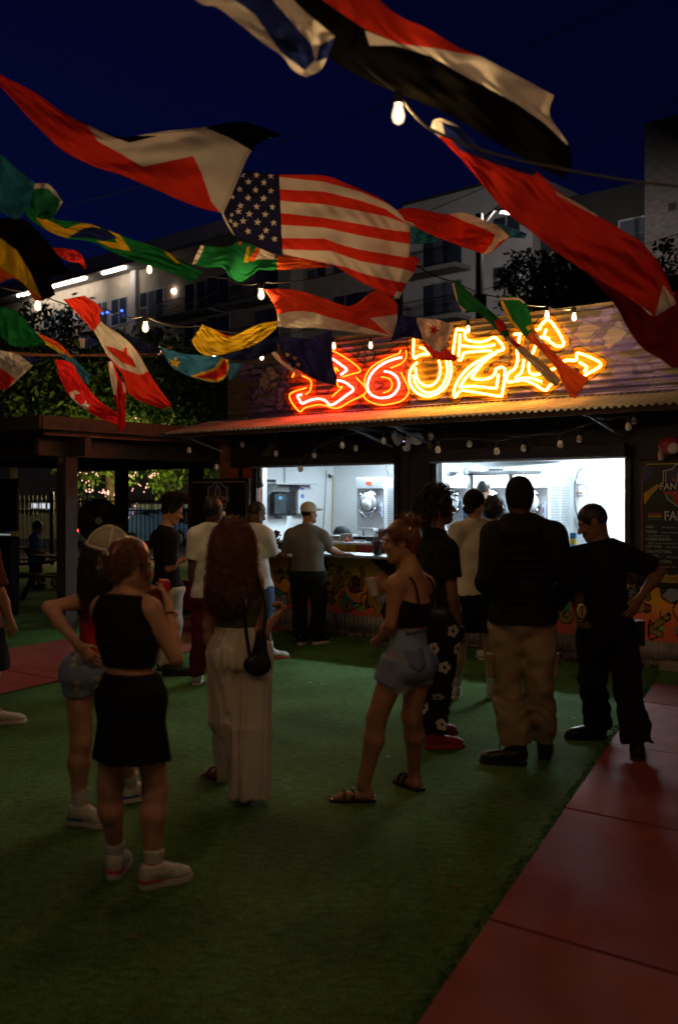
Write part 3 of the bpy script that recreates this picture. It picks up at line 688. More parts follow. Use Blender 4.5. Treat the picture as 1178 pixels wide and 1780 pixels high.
# gas fittings on the back wall of the right window
e = empty('gas_regulator', 'brass and steel gas regulator with grey hoses on booth wall', 'regulator', B(5.6, -2.42, 1.7), BROT)
hs = on_front(1012, 815, -2.40)
def fp(px, py, o): s, z = on_front(px, py, o); return B(s, o, z)
MB().tube([Vector(p) for p in catmull([fp(1011, 814, -2.36), fp(1003, 822, -2.36), fp(998, 845, -2.35), fp(999, 880, -2.35), fp(1008, 908, -2.36), fp(1022, 916, -2.37)], 6)], 0.016, 8).build('hose', mat('grey_hose', (0.16, 0.17, 0.19), 0.5, var=0), e, True)
MB().tube([Vector(p) for p in catmull([fp(1009, 838, -2.38), fp(1016, 840, -2.38), fp(1021, 865, -2.38), fp(1020, 915, -2.38)], 6)], 0.007, 6).build('thin_hose', M_CABLE_G, e, True)
MB().tube([Vector(p) for p in catmull([fp(1002, 785, -2.44), fp(1003, 830, -2.42), fp(1004, 872, -2.42)], 6)], 0.006, 6).build('cord', mat('red_cord', (0.4, 0.12, 0.2), 0.5, var=0), e, True)
MB().lathe(fp(993, 847, -2.42), BN, [(0.045, 0), (0.045, 0.03), (0.03, 0.035)], 16).build('gauge', M_CHROME, e, True)
MB().lathe(fp(992, 857, -2.42), BN, [(0.05, 0), (0.05, 0.05), (0.02, 0.07)], 12).build('regulator_body', M_GALV, e, True)
MB().tube([fp(988, 857, -2.40), fp(1012, 857, -2.40)], 0.012, 8).build('pipe', mat('brass', (0.6, 0.42, 0.12), 0.3, metal=1.0, var=0), e)
MB().tube([fp(985, 850, -2.40), fp(984, 840, -2.40), fp(995, 838, -2.40), fp(1012, 838, -2.40)], 0.009, 8).build('pipe', M_GALV, e)
e = tag(MB().box((4.05, -2.2, 0.94), (5.4, -1.6, 0.985), fr).build('side_counter', M_STEEL, bevel=0.005), 'steel counter in the right window below the gas regulator', 'counter')
c0, z0 = on_front(1014, 905, -2.2); tag(MB().box((c0 - 0.06, -2.42, 1.30), (c0 + 0.12, -2.25, 1.62), fr).build('wall_box', M_PLAST_K, bevel=0.02), 'black box on booth wall behind the man in black uniform', 'wall box')
# drink can on the right sill
c = B(4.35, -0.15, WB)
e = empty('drink_can', 'blue and yellow drink can standing on the right window sill', 'can', c)
MB().lathe(c, (0, 0, 1), [(0.030, 0), (0.040, 0.012), (0.040, 0.16), (0.032, 0.18), (0.032, 0.184)], 20).build('can_body', mat('can_blue', (0.05, 0.22, 0.5), 0.3, metal=0.4, var=0.3, scale=20), e, True)
MB().lathe(c + Vector((0, 0, 0.05)), (0, 0, 1), [(0.0407, 0), (0.0407, 0.07)], 20).build('can_label', mat('can_yellow', (0.6, 0.45, 0.05), 0.4), e, True)
# ---- left window: things on the left end wall (plane s = SL) ------------------------
def on_end(px, py, s=SL + 0.01):
    b = BA + BU * s; k = (px - CX) / FPX      # point b + BN*o
    o = (k * b.y - b.x) / (BN.x - k * BN.y); Y = b.y + BN.y * o
    return o, CAM_H + (HY - py) / FPX * Y
cE = cropf(430, 780, 4.363)
def end_box(name, a, b, dep, mt, parent=None, bevel=0.0, s=SL + 0.003):
    (ax, ay), (bx, by) = cE(a, b); o0, z1 = on_end(ax, ay, s); o1, z0 = on_end(bx, by, s)
    z1 = max(z0 + 0.01, z1); return MB().box((s, min(o0, o1), z0), (s + dep, max(o0, o1), z1), fr).build(name, mt, parent, bevel=bevel)
e = empty('dispenser', 'glossy black dispenser box hanging on the white wall behind left window', 'dispenser', B(SL + 0.05, -0.9, 1.5), BROT)
end_box('dispenser_body', (165, 325), (300, 510), 0.20, M_PLAST_K, e, 0.03)
end_box('front_panel', (205, 345), (290, 490), 0.006, mat('smoked_window', (0.05, 0.06, 0.07), 0.1, var=0.2), e, 0.002, s=SL + 0.205)
end_box('display', (236, 360), (262, 385), 0.004, mat('display_blue', (0.1, 0.35, 0.6), 0.3, var=0.4, scale=40), e, 0.0, s=SL + 0.213)
end_box('tap', (205, 512), (235, 524), 0.08, M_PLAST_K, e, 0.004)
e = empty('paper_dispenser', 'tall white wall cabinet beside the black dispenser', 'dispenser', B(SL + 0.05, -1.5, 1.5), BROT)
end_box('cabinet', (335, 262), (470, 488), 0.14, M_PLAST_W, e, 0.015)
end_box('sticker', (400, 296), (428, 312), 0.002, mat('sticker_blue', (0.12, 0.15, 0.4), 0.5), e, 0, s=SL + 0.145)
end_box('sticker', (405, 345), (428, 375), 0.002, mat('sticker_blue2', (0.1, 0.2, 0.6), 0.5), e, 0, s=SL + 0.145)
e = empty('wall_shelf', 'steel wall shelf above the black dispenser', 'shelf', B(SL + 0.1, -0.8, 1.9), BROT)
end_box('shelf_board', (100, 258), (415, 276), 0.32, M_STEEL, e)
(ax, ay), (bx, by) = cE((190, 278), (345, 278)); 
for (qx, qy) in ((130, 278), (320, 278)):
    (x_, y_), = cE((qx, qy)); o_, z_ = on_end(x_, y_)
    MB().prism([B(SL + 0.003, o_, z_), B(SL + 0.28, o_, z_), B(SL + 0.003, o_, z_ - 0.22)], BN * -0.01).build('bracket', M_GALV, e)
end_box('label_plate', (120, 232), (208, 255), 0.02, M_PLAST_K, e, 0.0, s=SL + 0.30)
m = MB(); 
for px_ in (162, 172):
    (x_, y_), = cE((px_, 165)); o_, z_ = on_end(x_, y_); m.tube([B(SL + 0.31, o_, 2.49), B(SL + 0.31, o_, 1.98)], 0.004, 5)
m.build('hanger_wire', M_CABLE, e)['kind'] = 'stuff'
# cables and pipe on the wall, back corner
def wire(name, pts, r, mt, label, cat):
    return tag(MB().tube([Vector(p) for p in catmull(pts, 6)], r, 6).build(name, mt, None, True), label, cat)
def ep(x, y, off=0.02):
    (px, py), = cE((x, y)); o, z = on_end(px, py, SL + off); return B(SL + off, max(o, -DEP + 0.03), z)
wire('wall_cable', [ep(597, 165), ep(592, 330), ep(582, 500), ep(575, 600)], 0.006, M_CABLE_G, 'grey cable running down the white wall right of the cabinet', 'cable')
wire('wall_hose', [ep(625, 200), ep(645, 215), ep(652, 300), ep(645, 500), ep(640, 650)], 0.011, mat('beige_hose', (0.5, 0.38, 0.22), 0.6, var=0.1), 'beige hose hanging in the back corner of the left window', 'hose')
wire('wall_plug', [ep(615, 195, 0.04), ep(628, 205, 0.04), ep(622, 215, 0.04), ep(632, 218, 0.04)], 0.012, M_CABLE, 'black plug at top of the beige hose', 'plug')
def bp(x, y, o=-2.3):
    (px, py), = cE((x, y)); return fp(px, py, o)
wire('hanging_cable', [bp(1050, 128), bp(1060, 180), bp(1120, 225)], 0.005, mat('mauve_cable', (0.35, 0.15, 0.35), 0.5, var=0), 'purple cable looping by the top right corner of left window', 'cable')
wire('thin_cord', [bp(1065, 150), bp(1070, 230), bp(1075, 330), bp(1092, 395)], 0.004, M_CABLE_G, 'thin dark cord hanging over the louvred machine side', 'cord')
# things on the left sill and counter
def sill_box(name, a, b, o, dep, mt, label, cat, bevel=0.004):
    (ax, ay), (bx, by) = cE(a, b); s0_, z1 = on_front(ax, ay, o); s1_, z0_ = on_front(bx, by, o)
    return tag(MB().box((s0_, o - dep, max(z0_, WB + 0.001)), (s1_, o, max(z1, WB + 0.02)), fr).build(name, mt, bevel=bevel), label, cat)
crd = sill_box('card_reader', (615, 655), (695, 702), -0.14, 0.14, M_PLAST_W, 'white payment box on the left sill near the capped man', 'card reader')
for k in range(2):
    sl_ = sill_box('slot', (655 + k * 20, 664), (666 + k * 20, 684), -0.135, 0.003, M_PLAST_K, None, None); adopt(sl_, crd)
sill_box('clear_box', (700, 645), (795, 702), -0.16, 0.12, mat('frosted_box', (0.5, 0.54, 0.58), 0.3, var=0.2), 'frosted clear box between payment box and black cash box', 'box')
sill_box('cash_box', (800, 665), (995, 704), -0.16, 0.14, M_PLAST_K, 'long black cash box on the left sill', 'cash box')
sill_box('slip_tray', (806, 688), (890, 704), -0.13, 0.03, M_PLAST_W, 'white slip tray in front of black cash box', 'tray')
c = bp(752, 690, -0.1); tag(MB().lathe(c - Vector((0, 0, 0.03)), (0, 0, 1), [(0.02, 0), (0.028, 0.02), (0.02, 0.045), (0.008, 0.06)], 10).build('red_bottle', mat('red_plastic', (0.55, 0.06, 0.03), 0.4), None, True), 'small red squeeze bottle on the left sill', 'bottle')
# black cap lying behind
c = bp(715, 640, -0.45); e = empty('cloth_cap', 'black cloth cap lying behind the payment box', 'cap', c)
MB().lathe(c - Vector((0, 0, 0.04)), (0.1, 0, 1), [(0.12, 0), (0.13, 0.05), (0.10, 0.11), (0.03, 0.14)], 14).build('crown', mat('black_cloth', (0.03, 0.035, 0.04), 0.9), e, True)
MB().lathe(c + BU * 0.12 - Vector((0, 0, 0.02)), (0.1, 0, 1), [(0.10, 0), (0.10, 0.015)], 14).build('brim', mat('black_cloth2', (0.03, 0.035, 0.04), 0.9), e, True)
# flyer stand
e = empty('flyer', 'small paper flyer in a stand on the left sill, lettering cut off', 'flyer', bp(1020, 700, -0.02))
(ax, ay), (bx, by) = cE((988, 608), (1080, 720)); s0_, z1_ = on_front(ax, ay, -0.02); s1_, z0_ = on_front(bx, by, -0.02)
MB().box((s0_, -0.03, WB), (s1_, -0.02, z1_), fr).build('sheet', mat('paper', (0.6, 0.6, 0.62), 0.6, var=0.08), e)
ffr = lambda x, y: B((s0_ + s1_) / 2 + 0.0 + x, -0.0185, z1_ - 0.06 + y)
text_mesh('lettering', 'NIGHT', 0.085, ffr, M_PLAST_K, e)
for k in range(3): MB().box((s0_ + 0.04, -0.0195, z1_ - 0.145 - 0.05 * k), (s1_ - 0.04 - 0.03 * k, -0.0185, z1_ - 0.13 - 0.05 * k), fr).build('print_line', mat('print_dull_red', (0.4, 0.05, 0.05), 0.6), e)
# cup of straws on the ledge
c = fp(655, 968, 0.45); c.z = 1.051
e = empty('straw_cup', 'black cup of straws standing on the serving ledge', 'cup', c)
MB().lathe(c, (0, 0, 1), [(0.04, 0), (0.05, 0.02), (0.055, 0.12), (0.085, 0.17), (0.08, 0.172), (0.05, 0.12)], 14).build('cup', M_PLAST_K, e, True)
m = MB()
for k in range(7): a = k * 0.9; m.tube([c + Vector((0.02 * math.cos(a), 0.02 * math.sin(a), 0.1)), c + Vector((0.05 * math.cos(a), 0.05 * math.sin(a), 0.24 + 0.02 * (k % 3)))], 0.004, 5)
m.build('straws', mat('straw_plastic', (0.4, 0.4, 0.45), 0.4), e)['kind'] = 'stuff'
# ---- floodlight camera on the middle pier -----------------------------------
c = fp(708, 768, 0.12)
e = empty('security_camera', 'white security camera with twin floodlight heads on the booth pier', 'camera', c, BROT)
MB().lathe(c - BN * 0.11 + Vector((0, 0, 0.05)), BN, [(0.07, 0), (0.07, 0.04), (0.05, 0.06)], 18).build('mount', M_PLAST_W, e, True)
for sx in (-1, 1):
    q = c + BU * 0.14 * sx + Vector((0, 0, 0.05)); ax = (BN * 0.7 + BU * 0.5 * sx + Vector((0, 0, -0.45))).normalized()
    MB().lathe(q - ax * 0.05, ax, [(0.03, 0), (0.055, 0.02), (0.085, 0.09), (0.082, 0.10), (0.06, 0.095)], 18).build('floodlight_head', M_PLAST_W, e, True)
    MB().tube([c + Vector((0, 0, 0.05)) - BN * 0.05, q - ax * 0.04], 0.014, 7).build('arm', M_PLAST_W, e)
MB().lathe(c - Vector((0, 0, 0.12)) + BN * 0.02, (0, 0, 1), [(0.02, 0), (0.05, 0.025), (0.052, 0.12), (0.04, 0.14)], 16).build('camera_body', M_PLAST_W, e, True)
MB().lathe(c - Vector((0, 0, 0.03)) + BN * 0.06 - BU * 0.01, BN, [(0.03, 0), (0.03, 0.014), (0.01, 0.016)], 14).build('lens', M_PLAST_K, e, True)
MB().lathe(c - Vector((0, 0, 0.0)) + BN * 0.072 - BU * 0.01, BN, [(0.008, 0), (0.006, 0.004)], 8).build('status_light', emis('violet_led', (0.4, 0.25, 1.0), 4.0), e)
# short violet arched pipe on the dark wall
tag(MB().tube([Vector(p) for p in catmull([fp(759, 746, 0.06), fp(774, 741, 0.06), fp(790, 744, 0.06)], 5)], 0.012, 7).build('arched_pipe', mat('violet_pipe', (0.12, 0.07, 0.35), 0.3), None, True), 'short violet arched pipe on the dark wall above the pier', 'pipe')
# ---- menu boards ----------------------------------------------------------------
def menu_board(name, s0, s1, z0, z1, o, label, detailed):
    e = empty(name, label, 'menu board', B((s0 + s1) / 2, o, z0), BROT, 'black menu boards with shield emblem')
    w = s1 - s0; cs = (s0 + s1) / 2
    MB().box((s0, o, z0), (s1, o + 0.035, z1), fr).build('board', M_BLACK, e, bevel=0.012)
    f = o + 0.036
    def flat(name, pts, mt, lift=0.0): MB().prism([B(s, f + lift, z) for s, z in pts], BN * 0.0008).build(name, mt, e)
    Mr, My, Mg, Mw, Mp = (mat('print_' + n, c, 0.5, var=0.12, scale=25) for n, c in (('red', (0.40, 0.03, 0.03)), ('yellow', (0.48, 0.30, 0.02)), ('green', (0.02, 0.12, 0.05)), ('white', (0.52, 0.52, 0.50)), ('navy', (0.04, 0.03, 0.12))))
    def strip(pts, wd, mt, lift=0.0):
        for (a, b) in zip(pts[:-1], pts[1:]): MB().bar(B(a[0], f + lift, a[1]), B(b[0], f + lift, b[1]), wd, 0.0012, BN).build('border_line', mt, e)
    m_ = 0.05
    strip([(s0 + m_, z0 + 0.09), (s0 + m_, z1 - 0.09 - m_), (s0 + m_ + 0.05, z1 - m_)], 0.012, Mr); strip([(s0 + m_ + 0.05, z1 - m_), (s1 - m_ - 0.05, z1 - m_)], 0.012, My); strip([(s1 - m_ - 0.05, z1 - m_), (s1 - m_, z1 - m_ - 0.05), (s1 - m_, z0 + 0.09)], 0.012, My)
    strip([(s1 - m_ + 0.02, z1 - m_ - 0.05), (s1 - m_ + 0.02, z0 + 0.09)], 0.010, Mg)
    cz = z1 - 0.29
    def sh(k): return [(cs - 0.20 * k, cz + 0.17 * k), (cs - 0.10 * k, cz + 0.19 * k), (cs - 0.07 * k, cz + 0.24 * k), (cs + 0.07 * k, cz + 0.24 * k), (cs + 0.10 * k, cz + 0.19 * k), (cs + 0.20 * k, cz + 0.17 * k), (cs + 0.21 * k, cz - 0.02 * k), (cs + 0.15 * k, cz - 0.14 * k), (cs, cz - 0.24 * k), (cs - 0.15 * k, cz - 0.14 * k), (cs - 0.21 * k, cz - 0.02 * k)]
    flat('shield', sh(1.0), Mw); flat('shield', sh(0.95), Mp, 0.001); flat('shield', [(x, z) for x, z in sh(0.9) if z < cz - 0.0] , Mg, 0.002)
    flat('shield_ball', [(cs + 0.10 * math.cos(a * 0.524), cz - 0.11 + 0.09 * math.sin(a * 0.524)) for a in range(12)], Mr, 0.003)
    for sx in (-1, 1): strip([(cs + sx * 0.17, cz + 0.15), (cs + sx * 0.17, cz + 0.05)], 0.012, My, 0.003)
    arch = [(cs - 0.05, cz + 0.03), (cs - 0.035, cz + 0.14), (cs, cz + 0.20), (cs + 0.035, cz + 0.14), (cs + 0.05, cz + 0.03)]; strip(arch, 0.016, Mw, 0.004)
    T = lambda txt, size, x, z, mt, al='CENTER', wd=1.0, lift=0.006, bold=0.0: text_mesh('lettering', txt, size, lambda a, b: B(x + a, f + lift, z + b), mt, e, al, width=wd, bold=bold)
    flat('ribbon', [(cs - 0.24, cz - 0.045), (cs + 0.24, cz - 0.045), (cs + 0.24, cz + 0.045), (cs - 0.24, cz + 0.045)], M_BLACK, 0.0045)
    T('DALLAS', 0.045, cs, cz + 0.07, My, wd=1.3); T('FAN ZONE', 0.10, cs, cz, Mw, wd=0.95, bold=0.002)
    flat('ribbon', [(cs - 0.19, cz - 0.085), (cs + 0.19, cz - 0.085), (cs + 0.19, cz - 0.05), (cs - 0.19, cz - 0.05)], Mr, 0.005)
    T('at TRINITY', 0.034, cs, cz - 0.068, Mw, lift=0.007)
    if detailed:
        flat('paint_swash', [(s0 + 0.06, z1 - 0.08), (s0 + 0.22, z1 - 0.07), (s0 + 0.12, z1 - 0.20), (s0 + 0.06, z1 - 0.26)], Mp); flat('paint_swash', [(s0 + 0.07, z1 - 0.36), (s0 + 0.22, z1 - 0.26), (s0 + 0.25, z1 - 0.28), (s0 + 0.16, z1 - 0.37), (s0 + 0.08, z1 - 0.48)], My)
        for k, mt in enumerate((Mr, My, Mg)): strip([(s0 + 0.12, z1 - 0.575 - 0.028 * k), (s0 + 0.26, z1 - 0.575 - 0.028 * k)], 0.018, mt)
        T('FAN FOOD', 0.135, s0 + 0.29, z1 - 0.60, Mw, 'LEFT', 0.9, bold=0.003)
        items = [('FRIES-', 'Seasoned fries w/ ketchup', ''), ('WINGS-', '6 piece (lemon pepper or hot)', 'side of fries, side of ranch'), ('CHEESE BURGER-', 'Smash burger', 'lettuce, tomato, caramelized onion'), ('HOT DOG-', 'Sliced onion and tomato', ''), ('CHILI HOT DOG-', 'chili, beans', ''), ('PRETZEL-', 'Side of cheese', ''), ('CHICKEN STRIPS-', '4 strips, fries', ''), ('NACHOS-', 'Cheese, Pinto', 'pico de gallo, jalapeno'), ('MOZZ STICKS-', '6 sticks', ''), ('LOADED FRIES-', 'American cheese', '')]
        z = z1 - 0.715
        for a, b, c_ in items:
            T(a, 0.042, s0 + 0.10, z, Mw, 'LEFT', 0.85); x = s0 + 0.10 + 0.023 * len(a) + 0.03
            T(b, 0.028, x, z - 0.002, Mw, 'LEFT', 0.85)
            z -= 0.052
            if c_: T(c_, 0.026, s0 + 0.12, z + 0.012, Mw, 'LEFT', 0.85); z -= 0.025
        flat('footer', [(s0 + 0.20, z0 + 0.06), (s1 - 0.06, z0 + 0.06), (s1 - 0.06, z0 + 0.14), (s0 + 0.20, z0 + 0.14)], My, 0.001); T('FAN FOOD, ICE COLD DRINKS', 0.05, s0 + 0.23, z0 + 0.10, M_BLACK, 'LEFT', 0.85)
    else:
        T('\u2022 BURGER \u2022', 0.07, cs, cz - 0.42, Mw); 
    return e
menu_board('menu_board', 5.17, 6.13, 0.80, 2.155, 0.012, 'black menu board listing food right of the right window', True)
sl0, zl1 = on_front(330, 833, 0.10); sl1, _ = on_front(436, 833, 0.10)
bl = menu_board('menu_board', sl0, sl1, 0.55, zl1, 0.10, 'black menu board left of the left window behind the white shirted man', False)
MB().box((sl0 + 0.1, 0.02, 0.0), (sl0 + 0.18, 0.098, 2.0), fr).build('post', M_BLACK, bl); MB().box((sl1 - 0.18, 0.012, 0.0), (sl1 - 0.1, 0.098, 2.0), fr).build('post', M_BLACK, bl)
# red lantern figure above the right menu board
c = fp(1163, 775, 0.15)
e = empty('wall_ornament', 'round red and white ornament hanging above the right menu board', 'ornament', c, BROT)
MB().lathe(c - Vector((0, 0, 0.09)), (0, 0, 1), [(0.02, 0), (0.09, 0.03), (0.12, 0.09), (0.10, 0.15), (0.03, 0.19)], 16).build('red_globe', mat('ornament_red', (0.40, 0.03, 0.02), 0.5, var=0.3), e, True)
MB().lathe(c + BU * 0.07 + BN * 0.08 - Vector((0, 0, 0.03)), BN, [(0.06, 0), (0.055, 0.03), (0.02, 0.05)], 14).build('white_disc', mat('ornament_white', (0.55, 0.5, 0.5), 0.5), e, True)
MB().lathe(fp(1148, 790, 0.12) - Vector((0, 0, 0.06)), (0, 0, 1), [(0.03, 0), (0.035, 0.06), (0.02, 0.12)], 10).build('tassel', mat('tassel_tan', (0.5, 0.36, 0.22), 0.8), e, True)
# kerb block by the right menu board
k0 = G(1166, 1166); tag(MB().box((-0.10, -0.09, 0.0), (0.35, 0.09, 0.09), lambda x, y, z: k0 + BU * x + BN * y + Vector((0, 0, z))).build('concrete_block', mat('block_concrete', (0.30, 0.26, 0.2), 0.9, var=0.25, bump=0.4), bevel=0.012), 'small loose concrete block lying in the gravel at right', 'block')
# ---- bulbs under the awning (unlit, catching light) -------------------------------
M_OPAL = mat('opal_glass', (0.78, 0.76, 0.70), 0.25, var=0.05, spec=0.5)
M_SOCKET = mat('lamp_socket', (0.012, 0.012, 0.012), 0.5, var=0)
def opal_bulb(c, parent):
    """hangs below point c"""
    b = MB().lathe(c - Vector((0, 0, 0.135)), (0, 0, 1), [(0.004, 0), (0.022, 0.005), (0.034, 0.025), (0.034, 0.045), (0.026, 0.068), (0.020, 0.08)], 14).build('bulb', M_OPAL, parent, True)
    MB().lathe(c - Vector((0, 0, 0.055)), (0, 0, 1), [(0.021, 0), (0.021, 0.05), (0.010, 0.06)], 10).build('socket', M_SOCKET, b, True)
def bulb_string(pix, o, ends, label):
    e = empty('string_light', label, 'string light', fp(pix[0][0], pix[0][1], o), BROT, 'strings of unlit bulbs under the awning')
    tops = [fp(x, y - 8, o) for x, y in pix]
    line = [ends[0]] + [t + Vector((0, 0, 0.012)) for t in tops] + [ends[1]]
    path = []
    for a, b in zip(line[:-1], line[1:]):
        for k in range(6): t = k / 6; q = a.lerp(b, t); q = q - Vector((0, 0, 0.05 * 4 * t * (1 - t) * (-0.6))); path.append(q)
    path.append(line[-1])
    MB().tube(path, 0.005, 5).build('cable', M_CABLE, e)
    for t in tops: opal_bulb(t, e)
cF = cropf(400, 720, 2.945); cG_ = cropf(740, 720, 2.689)
low = [(329, 779), (377, 808)] + cF((360, 265), (575, 143), (785, 120), (1062, 163)) + cG_((330, 155), (627, 120), (945, 36))
up = cF((63, 145), (235, 190), (430, 198), (643, 160), (840, 85), (1027, 97)) + cG_((203, 123), (455, 141), (715, 97), (972, 10))
bulb_string(low, 0.78, (fp(300, 765, 0.8), fp(1178, 705, 0.8)), 'front string of white bulbs sagging under the awning edge')
bulb_string(up, 0.22, (fp(405, 745, 0.2), fp(1150, 700, 0.2)), 'back string of small white bulbs close to the booth wall')
# ================================================================== pergola
M_TIMBER = mat('timber', (0.060, 0.040, 0.030), 0.8, var=0.45, scale=5, stretch=(6, 6, 0.8), bump=0.3, bscale=30)
M_TIMB_R = mat('timber_red', (0.15, 0.06, 0.035), 0.8, var=0.4, scale=5, bump=0.3)
M_ROOFD = mat('roof_board_dark', (0.035, 0.024, 0.018), 0.8, var=0.4, scale=5)
BI = -BN
pc = P(117, 870, 13.4); pc.z = 0                        # near corner post of the pergola
pergola = empty('pergola', 'dark timber pergola with heavy posts and flat roof left of the booth', 'pergola', pc, BROT)
def Q(a, b, z): return pc - BU * a + BI * b + Vector((0, 0, z))     # a runs left, b runs away
for (a, b) in ((0, 0), (4.4, 0), (0, 4.6), (4.4, 4.6), (2.3, 4.6)):
    MB().box((-0.1, -0.1, 0.0), (0.1, 0.1, 2.31), lambda x, y, z, a=a, b=b: Q(a + x, b + y, z)).build('post', M_TIMBER, pergola, bevel=0.01)
    for sx in (-1, 1): MB().box((-0.05, 0.101 * sx - 0.003, 2.22), (0.05, 0.101 * sx + 0.003, 2.36), lambda x, y, z, a=a, b=b: Q(a + x, b + y, z)).build('post_bracket', M_GALV, pergola)
for b in (0, 4.6): MB().bar(Q(-0.45, b, 2.43), Q(6.0, b, 2.43), 0.10, 0.24).build('beam', M_TIMBER, pergola)
for a in (-0.02, 4.4): MB().bar(Q(a, -0.5, 2.425), Q(a, 5.2, 2.425), 0.10, 0.23).build('beam', M_TIMBER, pergola)
for k in range(11):
    a = -0.38 + k * 0.62; MB().bar(Q(a, -0.65, 2.63), Q(a, 5.4, 2.63), 0.06, 0.15).build('rafter', M_TIMB_R if k == 0 else M_TIMBER, pergola)
for k in range(26):
    b = -0.70 + k * 0.245; MB().bar(Q(-0.55, b, 2.735), Q(6.4, b, 2.735), 0.20, 0.035).build('roof_board', M_ROOFD, pergola)
MB().bar(Q(-0.575, -0.83, 2.70), Q(6.4, -0.83, 2.70), 0.04, 0.17).build('fascia', M_TIMBER, pergola); MB().bar(Q(-0.575, -0.81, 2.70), Q(-0.575, 5.5, 2.70), 0.04, 0.17).build('fascia', M_TIMBER, pergola)
# black screen cabinet under the pergola
c = P(8, 870, 15.0); c.z = 0
e = empty('screen_cabinet', 'tall black screen on a dark cabinet at the left edge', 'screen', c, BROT)
sf = lambda x, y, z: c + BU * x + BI * y + Vector((0, 0, z))
MB().box((-1.0, 0.0, 1.26), (0.30, 0.05, 2.05), sf).build('screen', mat('black_screen', (0.008, 0.008, 0.01), 0.15, var=0), e, bevel=0.01)
MB().box((-1.0, -0.02, 0.0), (0.18, 0.14, 1.18), sf).build('cabinet', mat('cabinet_black', (0.004, 0.004, 0.0045), 0.6, var=0.2, spec=0.1), e, bevel=0.01)
MB().box((-0.9, -0.015, 1.195), (0.16, 0.0, 1.22), sf).build('light_strip', emis('cabinet_strip', (0.6, 0.75, 0.7), 0.25), e)
MB().box((-0.1, 0.03, 1.18), (0.0, 0.07, 1.26), sf).build('stand', M_BLACK, e)
# drum fan
c = P(172, 905, 16.4)
e = empty('drum_fan', 'large round black drum fan on a stand below the pergola roof', 'fan', Vector((c.x, c.y, 0)))
fd = (Vector((0, 0, 1.4)) - c); fd.z = 0; fd.normalize()
MB().lathe(c - fd * 0.14, fd, [(0.33, 0), (0.36, 0.02), (0.36, 0.28), (0.345, 0.28), (0.33, 0.02)], 32).build('drum', M_BLACK, e, True)
fx, fy = frame_of(fd)
for k in range(4):
    a = k * math.pi / 2 + 0.4; d_ = fx * math.cos(a) + fy * math.sin(a); t_ = fd.cross(d_)
    MB().prism([c + d_ * 0.05 - t_ * 0.03, c + d_ * 0.29 - t_ * 0.09 + fd * 0.04, c + d_ * 0.31 + t_ * 0.07 - fd * 0.02, c + d_ * 0.05 + t_ * 0.04], fd * 0.006).build('blade', mat('fan_blade', (0.012, 0.012, 0.014), 0.6), e)
for r_ in (0.10, 0.17, 0.24, 0.31):
    MB().tube([c + fd * 0.15 + (fx * math.cos(q * 0.2618) + fy * math.sin(q * 0.2618)) * r_ for q in range(25)], 0.004, 4).build('guard_ring', M_BLACK, e)
for k in range(8):
    a = k * math.pi / 4; MB().tube([c + fd * 0.155 + (fx * math.cos(a) + fy * math.sin(a)) * 0.05, c + fd * 0.155 + (fx * math.cos(a) + fy * math.sin(a)) * 0.35], 0.004, 4).build('guard_spoke', M_BLACK, e)
MB().lathe(c + fd * 0.15, fd, [(0.06, 0), (0.06, 0.01)], 18).build('hub_plate', mat('hub_grey', (0.35, 0.33, 0.32), 0.5), e)
MB().tube([c - fy * 0.36, Vector((c.x, c.y, 0.04))], 0.03, 8).build('stand_pole', M_BLACK, e)
MB().lathe(Vector((c.x, c.y, 0)), (0, 0, 1), [(0.3, 0), (0.3, 0.03), (0.05, 0.05)], 20).build('base', M_BLACK, e)
# benches and a red cooler behind the crowd
def bench(px, d, wdt, label):
    c = P(px, 870, d); c.z = 0; e = empty('picnic_table', label, 'table', c, BROT, 'picnic tables under the pergola')
    f = lambda x, y, z: c + BU * x + BI * y + Vector((0, 0, z))
    for k in range(4): MB().box((-wdt / 2, -0.3 + k * 0.15, 0.72), (wdt / 2, -0.16 + k * 0.15, 0.755), f).build('table_board', M_TIMBER, e)
    for sgn in (-1, 1): MB().box((-wdt / 2, sgn * 0.62 - 0.12, 0.43), (wdt / 2, sgn * 0.62 + 0.12, 0.465), f).build('seat_board', M_TIMBER, e)
    for x in (-wdt / 2 + 0.25, wdt / 2 - 0.25):
        for sgn in (-1, 1): MB().bar(f(x, sgn * 0.15, 0.72), f(x, sgn * 0.6, 0.0), 0.07, 0.07).build('leg', M_TIMBER, e)
        MB().bar(f(x, -0.74, 0.40), f(x, 0.74, 0.40), 0.05, 0.06).build('crossbar', M_TIMBER, e)
bench(125, 17.4, 1.7, 'dark wooden picnic table right of the boy in blue')
bench(5, 21.0, 1.7, 'dark wooden picnic table far under the pergola roof')
c = G(322, 1060); e = empty('cooler', 'red cooler box behind the young man in black tee', 'cooler', c, BROT)
cf = lambda x, y, z: c + BU * x + BI * y + Vector((0, 0, z))
MB().box((-0.28, -0.2, 0.02), (0.28, 0.2, 0.42), cf).build('cooler_body', mat('red_cooler', (0.36, 0.02, 0.03), 0.5), e, bevel=0.02); MB().box((-0.30, -0.22, 0.425), (0.30, 0.22, 0.49), cf).build('lid', mat('cooler_lid', (0.32, 0.02, 0.03), 0.5), e, bevel=0.02)
